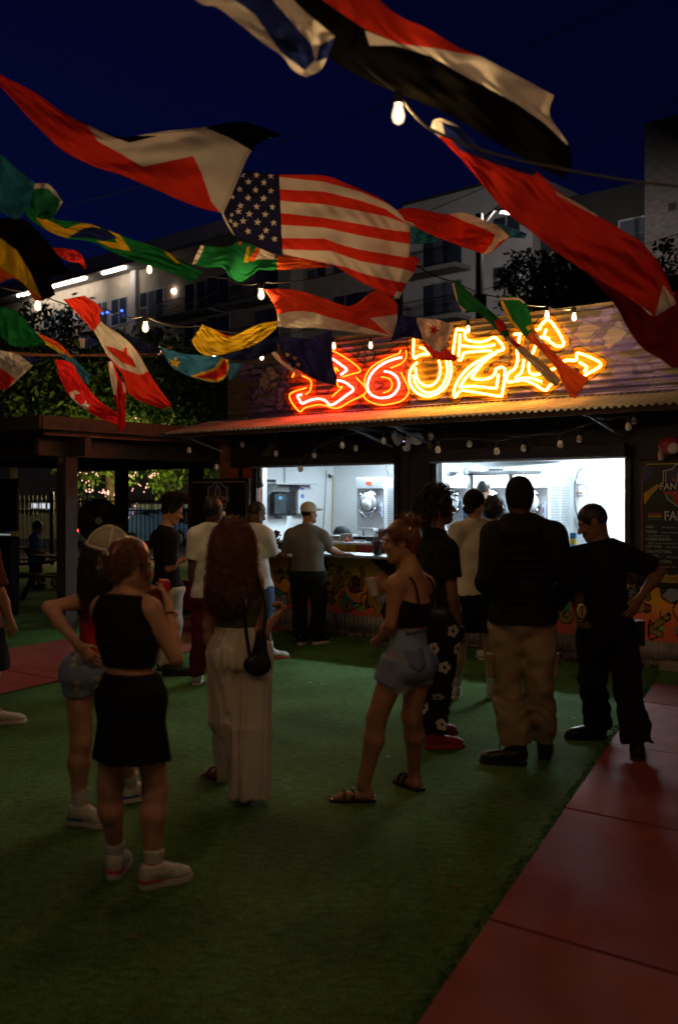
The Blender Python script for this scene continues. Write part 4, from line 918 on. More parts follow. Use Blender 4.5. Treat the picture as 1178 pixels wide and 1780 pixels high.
# soccer ball
c = G(98, 1022); c.z = 0.11
e = empty('soccer_ball', 'white soccer ball with dark patches lying by the boy in blue', 'ball', (c.x, c.y, 0))
bm = bmesh.new(); bmesh.ops.create_icosphere(bm, subdivisions=3, radius=0.11); me = bpy.data.meshes.new('ball_skin'); bm.to_mesh(me); bm.free()
o = bpy.data.objects.new('ball_skin', me); COL.objects.link(o); me.materials.append(mat('ball_white', (0.65, 0.65, 0.62), 0.4)); me.transform(Matrix.Translation(c)); me.polygons.foreach_set('use_smooth', [True] * len(me.polygons)); adopt(o, e)
t_ = (1 + 5 ** 0.5) / 2
for v in [(0, 1, t_), (0, -1, t_), (1, t_, 0), (-1, t_, 0), (t_, 0, 1), (-t_, 0, 1), (0, -1, -t_), (t_, 0, -1), (1, -t_, 0), (-1, -t_, 0), (-t_, 0, -1), (0, 1, -t_)]:
    q = Vector(v).normalized(); MB().lathe(c + q * 0.107, q, [(0.036, 0), (0.030, 0.0045), (0.004, 0.006)], 5).build('patch', mat('ball_dark', (0.03, 0.06, 0.06), 0.4, var=0), e)
# ================================================================== iron fence
F0 = P(-40, 870, 26.5); F1 = P(470, 870, 26.5); F0.z = F1.z = 0
fence = empty('iron_fence', 'black iron picket fence between the courtyard and the street', 'fence', (F0 + F1) / 2)
M_IRON = mat('black_iron', (0.010, 0.010, 0.011), 0.5, var=0.1)
for z in (0.15, 1.45, 1.70): MB().bar(F0 + Vector((0, 0, z)), F1 + Vector((0, 0, z)), 0.04, 0.04).build('rail', M_IRON, fence)
n = 68; dv_ = (F1 - F0) / n
pk = MB().box((-0.01, -0.01, 0.05), (0.01, 0.01, 1.85), lambda x, y, z: F0 + Vector((x, y, z))).build('picket', M_IRON, fence)
for i in range(1, n + 1):
    c_ = pk.copy(); COL.objects.link(c_); c_.location = dv_ * i
for i in range(0, n + 1, 17): MB().box((-0.04, -0.04, 0), (0.04, 0.04, 1.95), lambda x, y, z, i=i: F0 + dv_ * (i + 0.5) + Vector((x, y, z))).build('fence_post', M_IRON, fence)
# ================================================================== parked cars beyond the fence
def car(px, d, yaw, col, label, tail=True):
    c = P(px, 870, d); c.z = -0.026; e = empty('parked_car', label, 'car', c, yaw, 'cars in the street beyond the fence')
    ca, sa = math.cos(yaw), math.sin(yaw)
    f = lambda x, y, z: c + Vector((x * ca - y * sa, x * sa + y * ca, z))
    prof = [(-2.2, 0.32), (-2.28, 0.55), (-2.2, 0.88), (-1.75, 0.96), (-1.2, 1.38), (-0.5, 1.47), (0.4, 1.42), (1.1, 0.98), (1.9, 0.86), (2.2, 0.66), (2.2, 0.32)]
    V = []; F = []
    ys = [(-0.86, 0.9), (-0.80, 1.0), (0.80, 1.0), (0.86, 0.9)]
    for (x, z) in prof:
        tp = 0.80 if z > 1.1 else 1.0
        for y, k in ys: V.append(f(x * (0.985 if abs(y) > 0.83 else 1), y * tp, 0.32 + (z - 0.32) * (k if z > 0.5 else 1)))
    m4 = 4
    for i in range(len(prof) - 1):
        for j in range(3): F.append((i * m4 + j, i * m4 + j + 1, (i + 1) * m4 + j + 1, (i + 1) * m4 + j))
    n_ = len(prof); F.append([i * m4 for i in range(n_)]); F.append([i * m4 + 3 for i in range(n_)][::-1]); F.append((0, 3, 2, 1)[::-1]); F.append([(n_ - 1) * m4 + j for j in range(4)])
    m = MB(); m.v = V; m.f = [list(q) for q in F]; m.build('body', mat('car_paint', col, 0.25, var=0.03, metal=0.3), e, True, bevel=0.03)
    G_ = mat('car_glass', (0.02, 0.025, 0.03), 0.05, var=0)
    for sy in (-1, 1):
        MB().prism([f(-1.05, sy * 0.722, 1.0), f(-0.98, sy * 0.70, 1.32), f(-0.2, sy * 0.70, 1.37), f(-0.2, sy * 0.722, 1.0)], f(0, sy * 0.012, 0) - f(0, 0, 0)).build('side_window', G_, e); MB().prism([f(-0.12, sy * 0.722, 1.0), f(-0.12, sy * 0.70, 1.37), f(0.38, sy * 0.70, 1.33), f(0.9, sy * 0.722, 1.0)], f(0, sy * 0.012, 0) - f(0, 0, 0)).build('side_window', G_, e)
        for x in (-1.35, 1.35):
            w = MB().lathe(f(x, sy * 0.70, 0.33), f(0, sy, 0) - f(0, 0, 0), [(0.33, 0), (0.33, 0.19), (0.22, 0.2)], 20).build('wheel', mat('tyre', (0.015, 0.015, 0.015), 0.8), e, True); MB().lathe(f(x, sy * 0.895, 0.33), f(0, sy, 0) - f(0, 0, 0), [(0.2, 0), (0.18, 0.012), (0.03, 0.016)], 14).build('rim', M_GALV, w, True)
        MB().prism([f(-2.255, sy * 0.78, 0.70), f(-2.255, sy * 0.50, 0.70), f(-2.235, sy * 0.50, 0.84), f(-2.235, sy * 0.78, 0.84)], f(-0.03, 0, 0) - f(0, 0, 0)).build('tail_light', emis('tail_light_red', (1.0, 0.03, 0.015), 28.0 if tail else 0.6), e); MB().prism([f(2.19, sy * 0.80, 0.62), f(2.19, sy * 0.52, 0.62), f(2.15, sy * 0.52, 0.76), f(2.15, sy * 0.80, 0.76)], f(0.03, 0, 0) - f(0, 0, 0)).build('headlight', mat('lamp_glass', (0.6, 0.6, 0.6), 0.1), e)
    MB().prism([f(-1.72, -0.62, 1.0), f(-1.72, 0.62, 1.0), f(-1.26, 0.56, 1.34), f(-1.26, -0.56, 1.34)], f(-0.01, 0, 0.014) - f(0, 0, 0)).build('rear_window', G_, e)
    return e
car(238, 36, R(62), (0.16, 0.36, 0.75), 'car with blue light in its paint and glowing red tail lights beyond the fence')  # blue light falling on the first car is put into its paint colour
car(318, 40, R(75), (0.03, 0.035, 0.05), 'dark car with red tail lights behind the man in black shirt', True)
car(70, 38, R(10), (0.35, 0.36, 0.38), 'pale grey car beyond the fence behind the boy', False)
# lit shop front across the street
c = P(150, 870, 58); c.z = 0
shop = empty('shop_front', 'dim street shop front with bright window and pink sign beyond fence', 'shop', c)
sp = lambda x, y, z: c + Vector((x, y, z))
MB().box((-9, 0, 0), (13, 6, 3.1), sp).build('wall', mat('shop_wall', (0.16, 0.14, 0.12), 0.9, var=0.3, scale=1), shop)
for (x0, x1, z0, z1, cl, st) in ((-3.2, -1.8, 0.1, 1.55, (0.85, 0.92, 1.0), 0.75), (2.6, 6.3, 0.6, 1.5, (0.75, 0.72, 0.35), 0.12), (7.6, 10.0, 0.5, 2.2, (0.85, 0.8, 0.5), 0.10)):
    w = MB().box((x0, -0.03, z0), (x1, -0.002, z1), sp).build('window', emis('lit_window', cl, st), shop)
    for k in range(4): MB().box((x0 + (x1 - x0) * k / 3 - 0.04, -0.07, z0), (x0 + (x1 - x0) * k / 3 + 0.04, -0.032, z1), sp).build('mullion', M_IRON, w)
MB().box((-3.1, -0.12, 0.05), (-2.0, -0.05, 0.38), sp).build('sign', emis('pink_sign', (1.0, 0.12, 0.45), 1.1), shop)
MB().bar(sp(-6.6, -0.1, 3.05), sp(-5.4, -0.1, 2.85), 0.05, 0.16).build('neon_sign', emis('violet_neon', (0.35, 0.2, 1.0), 2.5), shop); MB().bar(sp(-6.0, -0.12, 3.0), sp(-5.7, -0.12, 3.5), 0.05, 0.12).build('neon_sign', emis('pink_neon', (1.0, 0.2, 0.7), 2.5), shop)
# ================================================================== trees
def leaf_crown(name, blobs, nleaf, size, mt, parent, seed, flat=0.0):
    r = np.random.default_rng(seed); vol = np.array([b[1] * b[2] * b[3] for b in blobs]); pick = r.choice(len(blobs), nleaf, p=vol / vol.sum())
    cen = np.array([tuple(b[0]) for b in blobs])[pick]; rad = np.array([b[1:4] for b in blobs])[pick]
    u = r.normal(size=(nleaf, 3)); u /= np.linalg.norm(u, axis=1)[:, None]; rr = r.random(nleaf) ** 0.45
    # twigs: pull leaves into clumps
    p = cen + u * rr[:, None] * rad
    nc = max(20, nleaf // 40); ci = r.choice(nleaf, nc); cl = p[ci]; a = r.integers(0, nc, nleaf)
    p = np.where((r.random(nleaf) < 0.75)[:, None], cl[a] + r.normal(size=(nleaf, 3)) * rad.mean() * 0.11, p)
    d1 = r.normal(size=(nleaf, 3)); d1 /= np.linalg.norm(d1, axis=1)[:, None]; d2 = np.cross(d1, r.normal(size=(nleaf, 3))); d2 /= np.linalg.norm(d2, axis=1)[:, None]
    L = size * r.uniform(0.6, 1.3, nleaf)[:, None]; Wd = L * 0.42
    V = np.stack([p - d1 * L, p + d2 * Wd, p + d1 * L, p - d2 * Wd], 1).reshape(-1, 3); F = np.arange(nleaf * 4).reshape(-1, 4)
    return np_mesh(name, V, F, mt, parent, False)
M_BARK = mat('bark', (0.06, 0.045, 0.035), 0.9, var=0.4, scale=6, bump=0.6, bscale=14)
def leafmat(name, c):
    m = mat(name, c, 0.6, var=0.45, scale=2.2, spec=0.3); return m
M_LEAF1 = leafmat('leaf_dark', (0.035, 0.075, 0.022)); M_LEAF2 = leafmat('leaf_bright', (0.09, 0.17, 0.03)); M_LEAF3 = leafmat('leaf_olive', (0.04, 0.055, 0.022))
def tree(px, d, base_r, height, blobs, label, nleaf, size, mt, seed, group):
    c = P(px, 870, d); c.z = 0; e = empty('leafy_tree', label, 'tree', c, 0, group); rd = random.Random(seed)
    zt = height * 0.45; tr = MB(); tr.tube([c, c + Vector((0.1, 0, zt * 0.5)), c + Vector((-0.05, 0.1, zt))], [base_r, base_r * 0.8, base_r * 0.6], 10); top = c + Vector((-0.05, 0.1, zt))
    trunk = tr.build('trunk', M_BARK, e, True)
    bl = []
    for (dx, dy, z, rx, ry, rz) in blobs:
        q = c + Vector((dx, dy, z)); bl.append((q, rx, ry, rz)); mid = top.lerp(q, 0.5) + Vector((rd.uniform(-.2, .2), rd.uniform(-.2, .2), 0.15))
        MB().tube([top, mid, q], [base_r * 0.45, base_r * 0.25, base_r * 0.08], 7).build('limb', M_BARK, e, True)
    leaf_crown('crown', bl, nleaf, size, mt, e, seed)
    return e
TG = 'trees between the booth and the apartment building'
tree(20, 33, 0.22, 8, [(-1.5, 0, 6.0, 2.6, 2.2, 1.8), (1.0, 0.5, 6.6, 2.3, 2, 1.7), (0, 0, 5.0, 3.2, 2.2, 1.3)], 'dark leafy tree above the left end of the pergola', 9000, 0.13, M_LEAF1, 1, TG)
tree(190, 31, 0.24, 8, [(-1.3, 0, 5.2, 2.2, 2, 1.7), (1.0, 0.3, 5.6, 2.0, 2, 1.6), (0, 0, 3.9, 2.6, 2, 1.2), (-0.7, 0.2, 2.9, 1.3, 1.1, 0.8), (1.6, 0.2, 2.8, 1.5, 1.1, 0.8), (3.3, 0.3, 2.8, 1.3, 1.0, 0.8)], 'street tree wrapped in pink fairy lights behind the pergola', 13000, 0.12, M_LEAF2, 2, TG)
tree(338, 29, 0.20, 7, [(-0.8, 0, 4.9, 1.5, 1.6, 1.3), (0.3, 0.3, 5.2, 1.15, 1.5, 1.2), (-0.2, 0, 3.9, 1.6, 1.4, 0.9), (0.55, 0, 4.2, 0.9, 1, 1.0)], 'bright green tree beside the left end of the sign wall', 10000, 0.10, M_LEAF2, 3, TG)
tree(985, 34, 0.20, 9, [(-0.9, 0, 9.0, 1.5, 1.6, 1.3), (0.9, 0.3, 9.2, 1.7, 1.5, 1.5), (0.2, 0, 7.8, 2.2, 1.6, 1.1)], 'dark olive tree rising behind the right end of the sign wall', 8000, 0.13, M_LEAF3, 4, TG)
tree(1165, 32, 0.20, 9, [(0.2, 0, 8.4, 1.3, 1.6, 1.7), (0.9, 0.3, 7.2, 1.7, 1.5, 1.3)], 'sparse dark tree at the right edge before the brick tower', 3500, 0.12, M_LEAF3, 5, TG)
# fairy lights wound through the street tree
fl = empty('fairy_lights', 'pink fairy lights wound through the street tree behind the pergola', 'fairy lights', P(190, 870, 29.5) - Vector((0, 0, 1.72)))
m = MB(); rd = random.Random(3)
paths = [[(128, 828), (150, 822), (175, 825)], [(132, 838), (155, 842)], [(150, 855), (168, 852), (190, 858), (180, 850)], [(210, 820), (212, 840), (210, 862), (208, 880)], [(205, 855), (230, 850), (260, 828), (275, 826)], [(200, 862), (222, 858)], [(218, 830), (240, 824)], [(215, 885), (218, 905), (232, 890), (240, 875)], [(225, 722), (237, 728)], [(290, 738), (305, 735)], [(150, 848), (185, 862)], [(253, 855), (256, 838), (268, 824)]]
sph = []
for pl in paths:
    pp = catmull(pl, 10)
    for q in pp:
        if rd.random() < 0.55:
            c_ = P(q[0] + rd.gauss(0, 1.6), q[1] + rd.gauss(0, 2.2), 29.2 + rd.uniform(-0.8, 0.8)); m.lathe(c_ - Vector((0, 0, 0.02)), (0, 0, 1), [(0.005, 0), (0.017, 0.010), (0.017, 0.024), (0.005, 0.034)], 6); sph.append(c_)
m.build('bulbs', emis('fairy_pink', (1.0, 0.50, 0.36), 2.8), fl)['kind'] = 'stuff'
for k in range(0, len(sph), max(1, len(sph) // 7)): point_lamp('fairy_glow', sph[k] + Vector((0, -0.25, 0.1)), (1.0, 0.78, 0.25), 45, 0.1, fl)
# ================================================================== apartment building
UB = Vector((0.737, -0.675, 0)).normalized(); NB = Vector((-0.675, -0.737, 0)).normalized(); AQ = Vector((-15.2, 81, 0))
def AP(t, o, z): return AQ + UB * t + NB * o + Vector((0, 0, z))
def at_t(px): k = (px - CX) / FPX; return (k * AQ.y - AQ.x) / (UB.x - k * UB.y)
M_STUCCO = mat('stucco_tan', (0.42, 0.37, 0.32), 0.9, var=0.18, scale=1.5, bump=0.15)
M_STUCCO2 = mat('panel_grey', (0.46, 0.45, 0.47), 0.85, var=0.12, scale=1.0)
M_DARKCL = mat('dark_cladding', (0.035, 0.033, 0.035), 0.8, var=0.2, scale=1.0)
M_BRICKF = mat('far_brick', (0.16, 0.14, 0.135), 0.9, var=0.35, scale=3.0, stretch=(1, 1, 4), bump=0.2)
M_WFRAME = mat('window_frame_pale', (0.42, 0.42, 0.44), 0.6, var=0.05)
M_PANE = mat('far_pane', (0.03, 0.045, 0.07), 0.08, var=0.1, spec=0.6)
M_PANEB = mat('far_pane_blind', (0.09, 0.105, 0.14), 0.2, var=0.15)
M_CONC = mat('concrete_slab', (0.22, 0.21, 0.20), 0.9, var=0.2)
def window(parent, t, z, w, h, o, n=2, trans=True, mt=None):
    f = lambda x, y, zz: AP(x, y, zz)
    wn_ = MB(); wn_.box((t - w / 2, o + 0.003, z), (t + w / 2, o + 0.05, z + h), f); w_ = wn_.build('window', M_WFRAME, parent)
    pw = (w - 0.10 * (n + 1)) / n
    for k in range(n):
        x0 = t - w / 2 + 0.10 + k * (pw + 0.10)
        rows = ((0.10, h * 0.42), (h * 0.42 + 0.10, h - 0.10)) if (trans and k % 2 == 0) else ((0.10, h - 0.10),)
        for (a, b) in rows: MB().box((x0, o + 0.052, z + a), (x0 + pw, o + 0.06, z + b), f).build('pane', mt or random.choice((M_PANE, M_PANE, M_PANEB)), w_)
def balcony(parent, t, z, w, o, dep=1.6):
    f = lambda x, y, zz: AP(x, y, zz)
    b = MB().box((t - w / 2, o + 0.004, z - 0.25), (t + w / 2, o + dep, z), f).build('balcony', M_CONC, parent)
    for zz in (0.10, 1.05): MB().box((t - w / 2, o + dep - 0.06, z + zz), (t + w / 2, o + dep, z + zz + 0.05), f).build('railing', M_IRON, b); MB().box((t - w / 2, o + 0.1, z + zz), (t - w / 2 + 0.06, o + dep, z + zz + 0.05), f).build('railing', M_IRON, b)
    bal = MB()
    for k in range(int(w / 0.16)): bal.box((t - w / 2 + 0.1 + k * 0.16, o + dep - 0.045, z + 0.1), (t - w / 2 + 0.125 + k * 0.16, o + dep - 0.02, z + 1.06), f)
    bal.build('balusters', M_IRON, b)['kind'] = 'stuff'
# left wing: tan walls, deep lit roof overhang
tl0, tl1 = at_t(-60), at_t(505)
lw = empty('apartment_building', 'tan apartment wing with lit tubes under its deep roof overhang', 'building', AP((tl0 + tl1) / 2, -6, 0), 0, 'wings of the apartment building behind')
def ab(name, lo, hi, m, par): return MB().box(lo, hi, AP).build(name, m, par)
ab('wall', (tl0, -14, 0), (tl1, 0, 20.7), M_STUCCO, lw); ab('roof', (tl0, -14, 20.75), (tl1 - 0.1, 1.9, 21.0), M_CONC, lw); ab('parapet', (tl0, 1.5, 21.01), (tl1 - 0.1, 1.92, 22.1), M_STUCCO2, lw)
for px, w, n in ((88, 2.4, 2), (112, 2.0, 2), (178, 1.8, 2), (208, 2.4, 2), (264, 3.2, 3), (380, 2.6, 2)):
    for z in (16.5, 13.4, 10.3): window(lw, at_t(px), z, w, 2.35, 0.0, n)
for px, w in ((330, 1.3), (358, 2.2), (455, 1.5), (475, 1.3)):
    for z in (16.2, 13.1, 10.0): window(lw, at_t(px), z, w, 2.5, 0.0, 1 if w < 1.6 else 2, False)
for px, w in ((190, 4.6), (342, 6.6), (462, 5.0)):
    for z in (16.1, 13.0, 9.9): balcony(lw, at_t(px), z, w, 0.0)
for px in (237,): ab('downpipe', (at_t(px) - 0.35, 0.003, 0), (at_t(px) + 0.35, 0.35, 20.7), M_STUCCO2, lw)
M_TUBE = emis('soffit_tube', (1.0, 0.86, 0.68), 30.0)
for (a, b) in ((58, 72), (74, 176), (206, 245)):
    w_ = MB().box((at_t(a), 1.45, 20.58), (at_t(b), 1.62, 20.74), AP).build('soffit_light', M_TUBE, lw)
lamp = ab('wall_lamp', (at_t(302), 0.004, 18.2), (at_t(302) + 0.25, 0.2, 18.45), emis('balcony_lamp', (1.0, 0.75, 0.6), 20.0), lw)
for px, py in ((178, 545), (187, 543), (212, 540), (131, 556)):
    q = P(px, py, AQ.y + UB.y * at_t(px) - 1.5); MB().lathe(q - Vector((0, 0, 0.1)), (0, 0, 1), [(0.02, 0), (0.11, 0.06), (0.11, 0.14), (0.02, 0.2)], 8).build('blue_lantern', emis('blue_lantern', (0.03, 0.10, 1.0), 6.0), lw)
# middle wing: grey and tan panels
tm0, tm1 = tl1 + 0.02, at_t(925)
mw = empty('apartment_building', 'pale grey flat roofed apartment wing behind the street lamp', 'building', AP((tm0 + tm1) / 2, -6, 0), 0, 'wings of the apartment building behind')
tms = at_t(700)
ab('wall', (tm0, -14, 0), (tms - 0.02, -1.2, 20.2), M_STUCCO, mw); ab('wall', (tms, -14, 0), (tm1, 0.0, 20.45), M_STUCCO2, mw); ab('coping', (tms - 0.1, -0.3, 20.46), (tm1 + 0.1, 0.1, 20.6), M_DARKCL, mw); ab('coping', (tm0, -1.5, 20.21), (tms - 0.12, -1.1, 20.35), M_DARKCL, mw)
for px, w, n in ((530, 2.0, 2), (580, 2.4, 2), (635, 4.2, 3)):
    for z in (17.3, 14.2, 11.1): window(mw, at_t(px), z, w, 1.7, -1.2, n)
for px, w, n in ((880, 2.0, 2),):
    for z in (16.9, 14.0, 10.9): window(mw, at_t(px), z, w, 1.5, 0.0, n)
for px, w in ((745, 1.0), (765, 1.3), (786, 1.6)):
    for z in (16.0, 13.0, 10.0): window(mw, at_t(px), z, w, 2.2, 0.0, 1, False)
for z in (15.8, 12.8, 9.8): balcony(mw, at_t(765), z, 4.6, 0.0)
for k, px in enumerate((840, 850, 915)): ab('vent', (at_t(px), 0.003, 17.9 - k), (at_t(px) + 0.3, 0.05, 18.2 - k), M_IRON, mw)
# dark wing and brick tower
td0, td1 = tm1 + 0.15, at_t(1137)
dw = empty('apartment_building', 'black clad apartment wing with pale framed windows at right', 'building', AP((td0 + td1) / 2, -6, 0), 0, 'wings of the apartment building behind')
ab('wall', (td0, -14, 0), (td1, -0.6, 18.75), M_DARKCL, dw)
for px, w in ((1085, 1.3), (1117, 1.7), (1000, 1.5)):
    for z in (14.7, 11.6): window(dw, at_t(px), z, w, 2.2, -0.6, 1, False, M_PANEB)
for z in (14.5,): balcony(dw, at_t(1105), z, 4.0, -0.6, 1.2)
tw = empty('brick_tower', 'taller grey brick stair tower at the right edge', 'tower', AP(td1 + 3, -2, 0))
ab('wall', (td1 + 0.02, -12, 0), (td1 + 8, 1.2, 20.9), M_BRICKF, tw); ab('coping', (td1 - 0.05, -12.1, 20.91), (td1 + 8.1, 1.3, 21.05), M_CONC, tw); ab('vent', (td1 + 1.3, 1.203, 16.3), (td1 + 1.7, 1.25, 16.7), M_IRON, tw)
# ================================================================== street lamp
d_ = 44.0; c = P(833, 870, d_); c.z = 0
e = empty('street_lamp', 'dark street lamp post with lit arm lamp above the sign wall', 'street lamp', c)
top = P(833, 372, d_)
MB().tube([c, c + Vector((0, 0, 4)), top], [0.21, 0.19, 0.17], 12).build('post', M_IRON, e, True)
MB().box((-0.27, -0.27, 10.1), (0.27, 0.27, 10.8), lambda x, y, z: c + Vector((x, y, z))).build('junction_box', M_IRON, e); MB().tube([P(833, 400, d_), P(858, 366, d_), P(880, 362, d_)], 0.06, 8).build('arm', M_IRON, e); MB().tube([P(838, 380, d_), P(866, 358, d_), P(884, 360, d_)], 0.04, 8).build('arm', M_IRON, e)
lp = P(884, 369, d_); h = MB().box((-0.45, -0.30, 0.0), (0.45, 0.30, 0.14), lambda x, y, z: lp + Vector((x, y, z))).build('lamp_head', M_IRON, e, bevel=0.03)
MB().lathe(lp - Vector((0, 0, 0.06)), (0, 0, 1), [(0.05, 0), (0.16, 0.02), (0.17, 0.058)], 12).build('lamp_glass', emis('street_lamp_glow', (1.0, 0.88, 0.72), 60.0), h, True)
point_lamp('lamp_light', lp - Vector((0, 0, 0.12)), (1.0, 0.90, 0.80), 1900, 0.12, e)
# power lines across the sky
for k, (a, b, d0, d1) in enumerate((((-50, 395), (1230, -60), 24, 17), ((-50, 640), (1230, 150), 30, 20), ((60, 640), (1230, 390), 28, 21))):
    p0 = P(*a, d0); p1 = P(*b, d1); pts = [p0.lerp(p1, t / 24) - Vector((0, 0, 0.5 * 4 * (t / 24) * (1 - t / 24))) for t in range(25)]
    tag(MB().tube(pts, 0.009, 5).build('power_line', M_CABLE), ('highest power line crossing the dark sky', 'middle power line crossing before the building roof', 'thick low cable passing behind the street lamp')[k], 'cable')
# ================================================================== lit festoon strings
BULB_L = 2900.0
M_BULB = emis('lit_filament', (1.0, 0.62, 0.26), BULB_L)
M_FIL_S = emis('lit_filament_small', (1.0, 0.62, 0.28), 260.0)
M_BULBG = mat('bulb_glass', (0.9, 0.85, 0.75), 0.1, var=0.0, trans=0.9)
M_BULB2 = emis('lit_filament_large', (1.0, 0.58, 0.26), 3400.0); M_BULB3 = emis('lit_filament_back', (1.0, 0.56, 0.25), 480.0)
def glow_glass(name, col, st, f):
    m = bpy.data.materials.new(name); m.use_nodes = True; nd = m.node_tree.nodes; ln = m.node_tree.links; nd.clear()
    e = nd.new('ShaderNodeEmission'); e.inputs['Color'].default_value = tuple(col) + (1,); e.inputs['Strength'].default_value = st
    t = nd.new('ShaderNodeBsdfTransparent'); x = nd.new('ShaderNodeMixShader'); x.inputs[0].default_value = f; o = nd.new('ShaderNodeOutputMaterial')
    ln.new(t.outputs[0], x.inputs[1]); ln.new(e.outputs[0], x.inputs[2]); ln.new(x.outputs[0], o.inputs[0]); return m
M_GLOW = glow_glass('bulb_glass_glow', (1.0, 0.72, 0.42), 2.6, 0.45)
def lit_bulb(top, parent, scale=1.0, tilt=(0, 0), mb=None):
    ax = Vector((tilt[0], tilt[1], -1)).normalized()
    s_ = MB().lathe(top, ax, [(0.010 * scale, -0.012), (0.021 * scale, 0.0), (0.021 * scale, 0.05)], 10).build('socket', M_SOCKET, parent, True)
    MB().lathe(top + ax * 0.05, ax, [(0.016 * scale, 0.0), (0.021 * scale, 0.018), (0.027 * scale, 0.042), (0.028 * scale, 0.058), (0.021 * scale, 0.078), (0.005 * scale, 0.088)], 12).build('bulb', M_GLOW, s_, True)
    MB().lathe(top + ax * 0.066, ax, [(0.003 * scale, 0.0), (0.0085 * scale, 0.008), (0.0095 * scale, 0.03), (0.008 * scale, 0.05), (0.002 * scale, 0.058)], 7).build('filament', mb or M_BULB, s_, True)
def festoon(label, pts, bulbs, sag=0.10, r=0.006, group='lit festoon strings above the crowd', mt=None, mb=None, sc=1.0):
    """pts: world points the cable hangs between; bulbs: world points of bulb tops"""
    e = empty('festoon_light', label, 'string light', pts[0], 0, group); path = []
    for a, b in zip(pts[:-1], pts[1:]):
        for k in range(8): t = k / 8; path.append(a.lerp(b, t) - Vector((0, 0, sag * 4 * t * (1 - t))))
    path.append(pts[-1]); MB().tube(path, r, 5).build('cable', mt or M_CABLE, e)
    for b in bulbs: lit_bulb(b, e, sc, mb=mb)
    return e
M_CABLE_LIT = mat('cable_lit_orange', (0.20, 0.07, 0.03), 0.6, var=0.1)  # orange light on the bare cables is put into their colour
def bt(px, py, d): return P(px, py, d) + Vector((0, 0, 0.105))     # (px,py): centre of the bulb itself
festoon('festoon string with a large bulb high under the black flag', [P(300, -160, 4.9), P(560, 40, 4.5), bt(692, 203, 4.3), P(750, 226, 4.25), P(960, 290, 4.1), P(1300, 330, 3.9)], [bt(692, 203, 4.3)], 0.02)
festoon('festoon string with two bulbs before the left wing of the building', [P(-200, 430, 6.8), P(-60, 470, 7.2), bt(66, 533, 7.6), P(185, 537, 8.0), bt(253, 571, 8.2), P(345, 567, 8.4), P(480, 575, 8.8)], [bt(66, 533, 7.6), bt(253, 571, 8.2)], 0.04)
festoon('festoon string passing behind the starred flag', [P(180, 400, 9.2), bt(260, 470, 9.2), P(395, 484, 8.1), bt(454, 514, 8.0), P(600, 470, 8.0), P(715, 455, 8.2), P(790, 489, 8.6), P(875, 517, 9.2), bt(950, 550, 9.9), bt(997, 553, 10.2), P(1067, 530, 10.4), P(1250, 480, 10.4)], [bt(260, 470, 9.2), bt(454, 514, 8.0), bt(950, 550, 9.9), bt(997, 553, 10.2)], 0.03)
festoon('festoon string along the top of the neon sign', [P(140, 600, 12.2), bt(276, 611, 12.0), bt(372, 622, 12.0), bt(455, 622, 12.0), bt(580, 603, 12.0), bt(644, 602, 12.0), P(740, 580, 11.8), bt(813, 574, 11.4), P(900, 545, 11)], [bt(276, 611, 12.0), bt(372, 622, 12.0), bt(455, 622, 12.0), bt(580, 603, 12.0), bt(644, 602, 12.0), bt(813, 574, 11.4)], 0.03, mb=M_FIL_S)
festoon('festoon string straight overhead above the top of the view', [Vector((-6.5, 2.0, 4.2)), Vector((-3.0, 2.35, 3.62)), Vector((-1.2, 2.45, 3.55)), Vector((0.7, 2.5, 3.55)), Vector((2.8, 2.5, 3.62)), Vector((6, 2.6, 4.2))], [Vector((-3.0, 2.35, 3.6)), Vector((-1.2, 2.45, 3.53)), Vector((0.7, 2.5, 3.53)), Vector((2.8, 2.5, 3.6))], 0.08, mb=M_BULB2)
for k, (ya, yb, lab) in enumerate(((612, 604, 'bare cable with orange light in its colour, stretched low across the left flags'), (604, 612, 'second bare cable with orange light in its colour, crossing the left flags'))):
    tag(MB().tube([P(-60, ya, 9.6).lerp(P(300, yb, 11.4), t / 12) - Vector((0, 0, 0.06 * 4 * (t / 12) * (1 - t / 12))) for t in range(13)], 0.008, 6).build('wire', M_CABLE_LIT), lab, 'cable')
for k, (y0, z0, lab) in enumerate(((-4.2, 2.9, 'nearer festoon string of large bulbs behind the viewer'), (-6.0, 3.1, 'farther festoon string of large bulbs behind the viewer'))):
    pts = [Vector((-7.5, y0 + 0.6, z0 + 0.5))] + [Vector((-6 + 2.4 * i, y0 - 0.1 * i, z0 - 0.06 * (i % 2))) for i in range(6)] + [Vector((7.5, y0 - 0.6, z0 + 0.5))]
    e = festoon(lab, pts, [], 0.06)
    for q in pts[1:-1]: lit_bulb(q, e, 1.25, mb=M_BULB3)
# ================================================================== flags
M_FLAG = colmat('flag_cloth', 0.9, 0.03, transl=0.40, bump=0.12, bscale=500, var=0.12, vscale=5)
RD, WH, BK, GR, YE, NV, TE, OR, MR = (0.56, 0.032, 0.016), (0.58, 0.555, 0.52), (0.004, 0.0036, 0.0033), (0.012, 0.17, 0.05), (0.62, 0.42, 0.02), (0.015, 0.025, 0.14), (0.02, 0.17, 0.27), (0.60, 0.10, 0.02), (0.12, 0.008, 0.012)
def resample(pl, n):
    c = np.array(catmull(pl, 10)) if len(pl) > 2 else np.array([np.array(pl[0]) + (np.array(pl[1]) - np.array(pl[0])) * t for t in np.linspace(0, 1, 21)])
    s = np.concatenate([[0], np.cumsum(np.linalg.norm(np.diff(c, axis=0), axis=1))]); q = np.linspace(0, s[-1], n)
    return np.stack([np.interp(q, s, c[:, 0]), np.interp(q, s, c[:, 1])], 1)
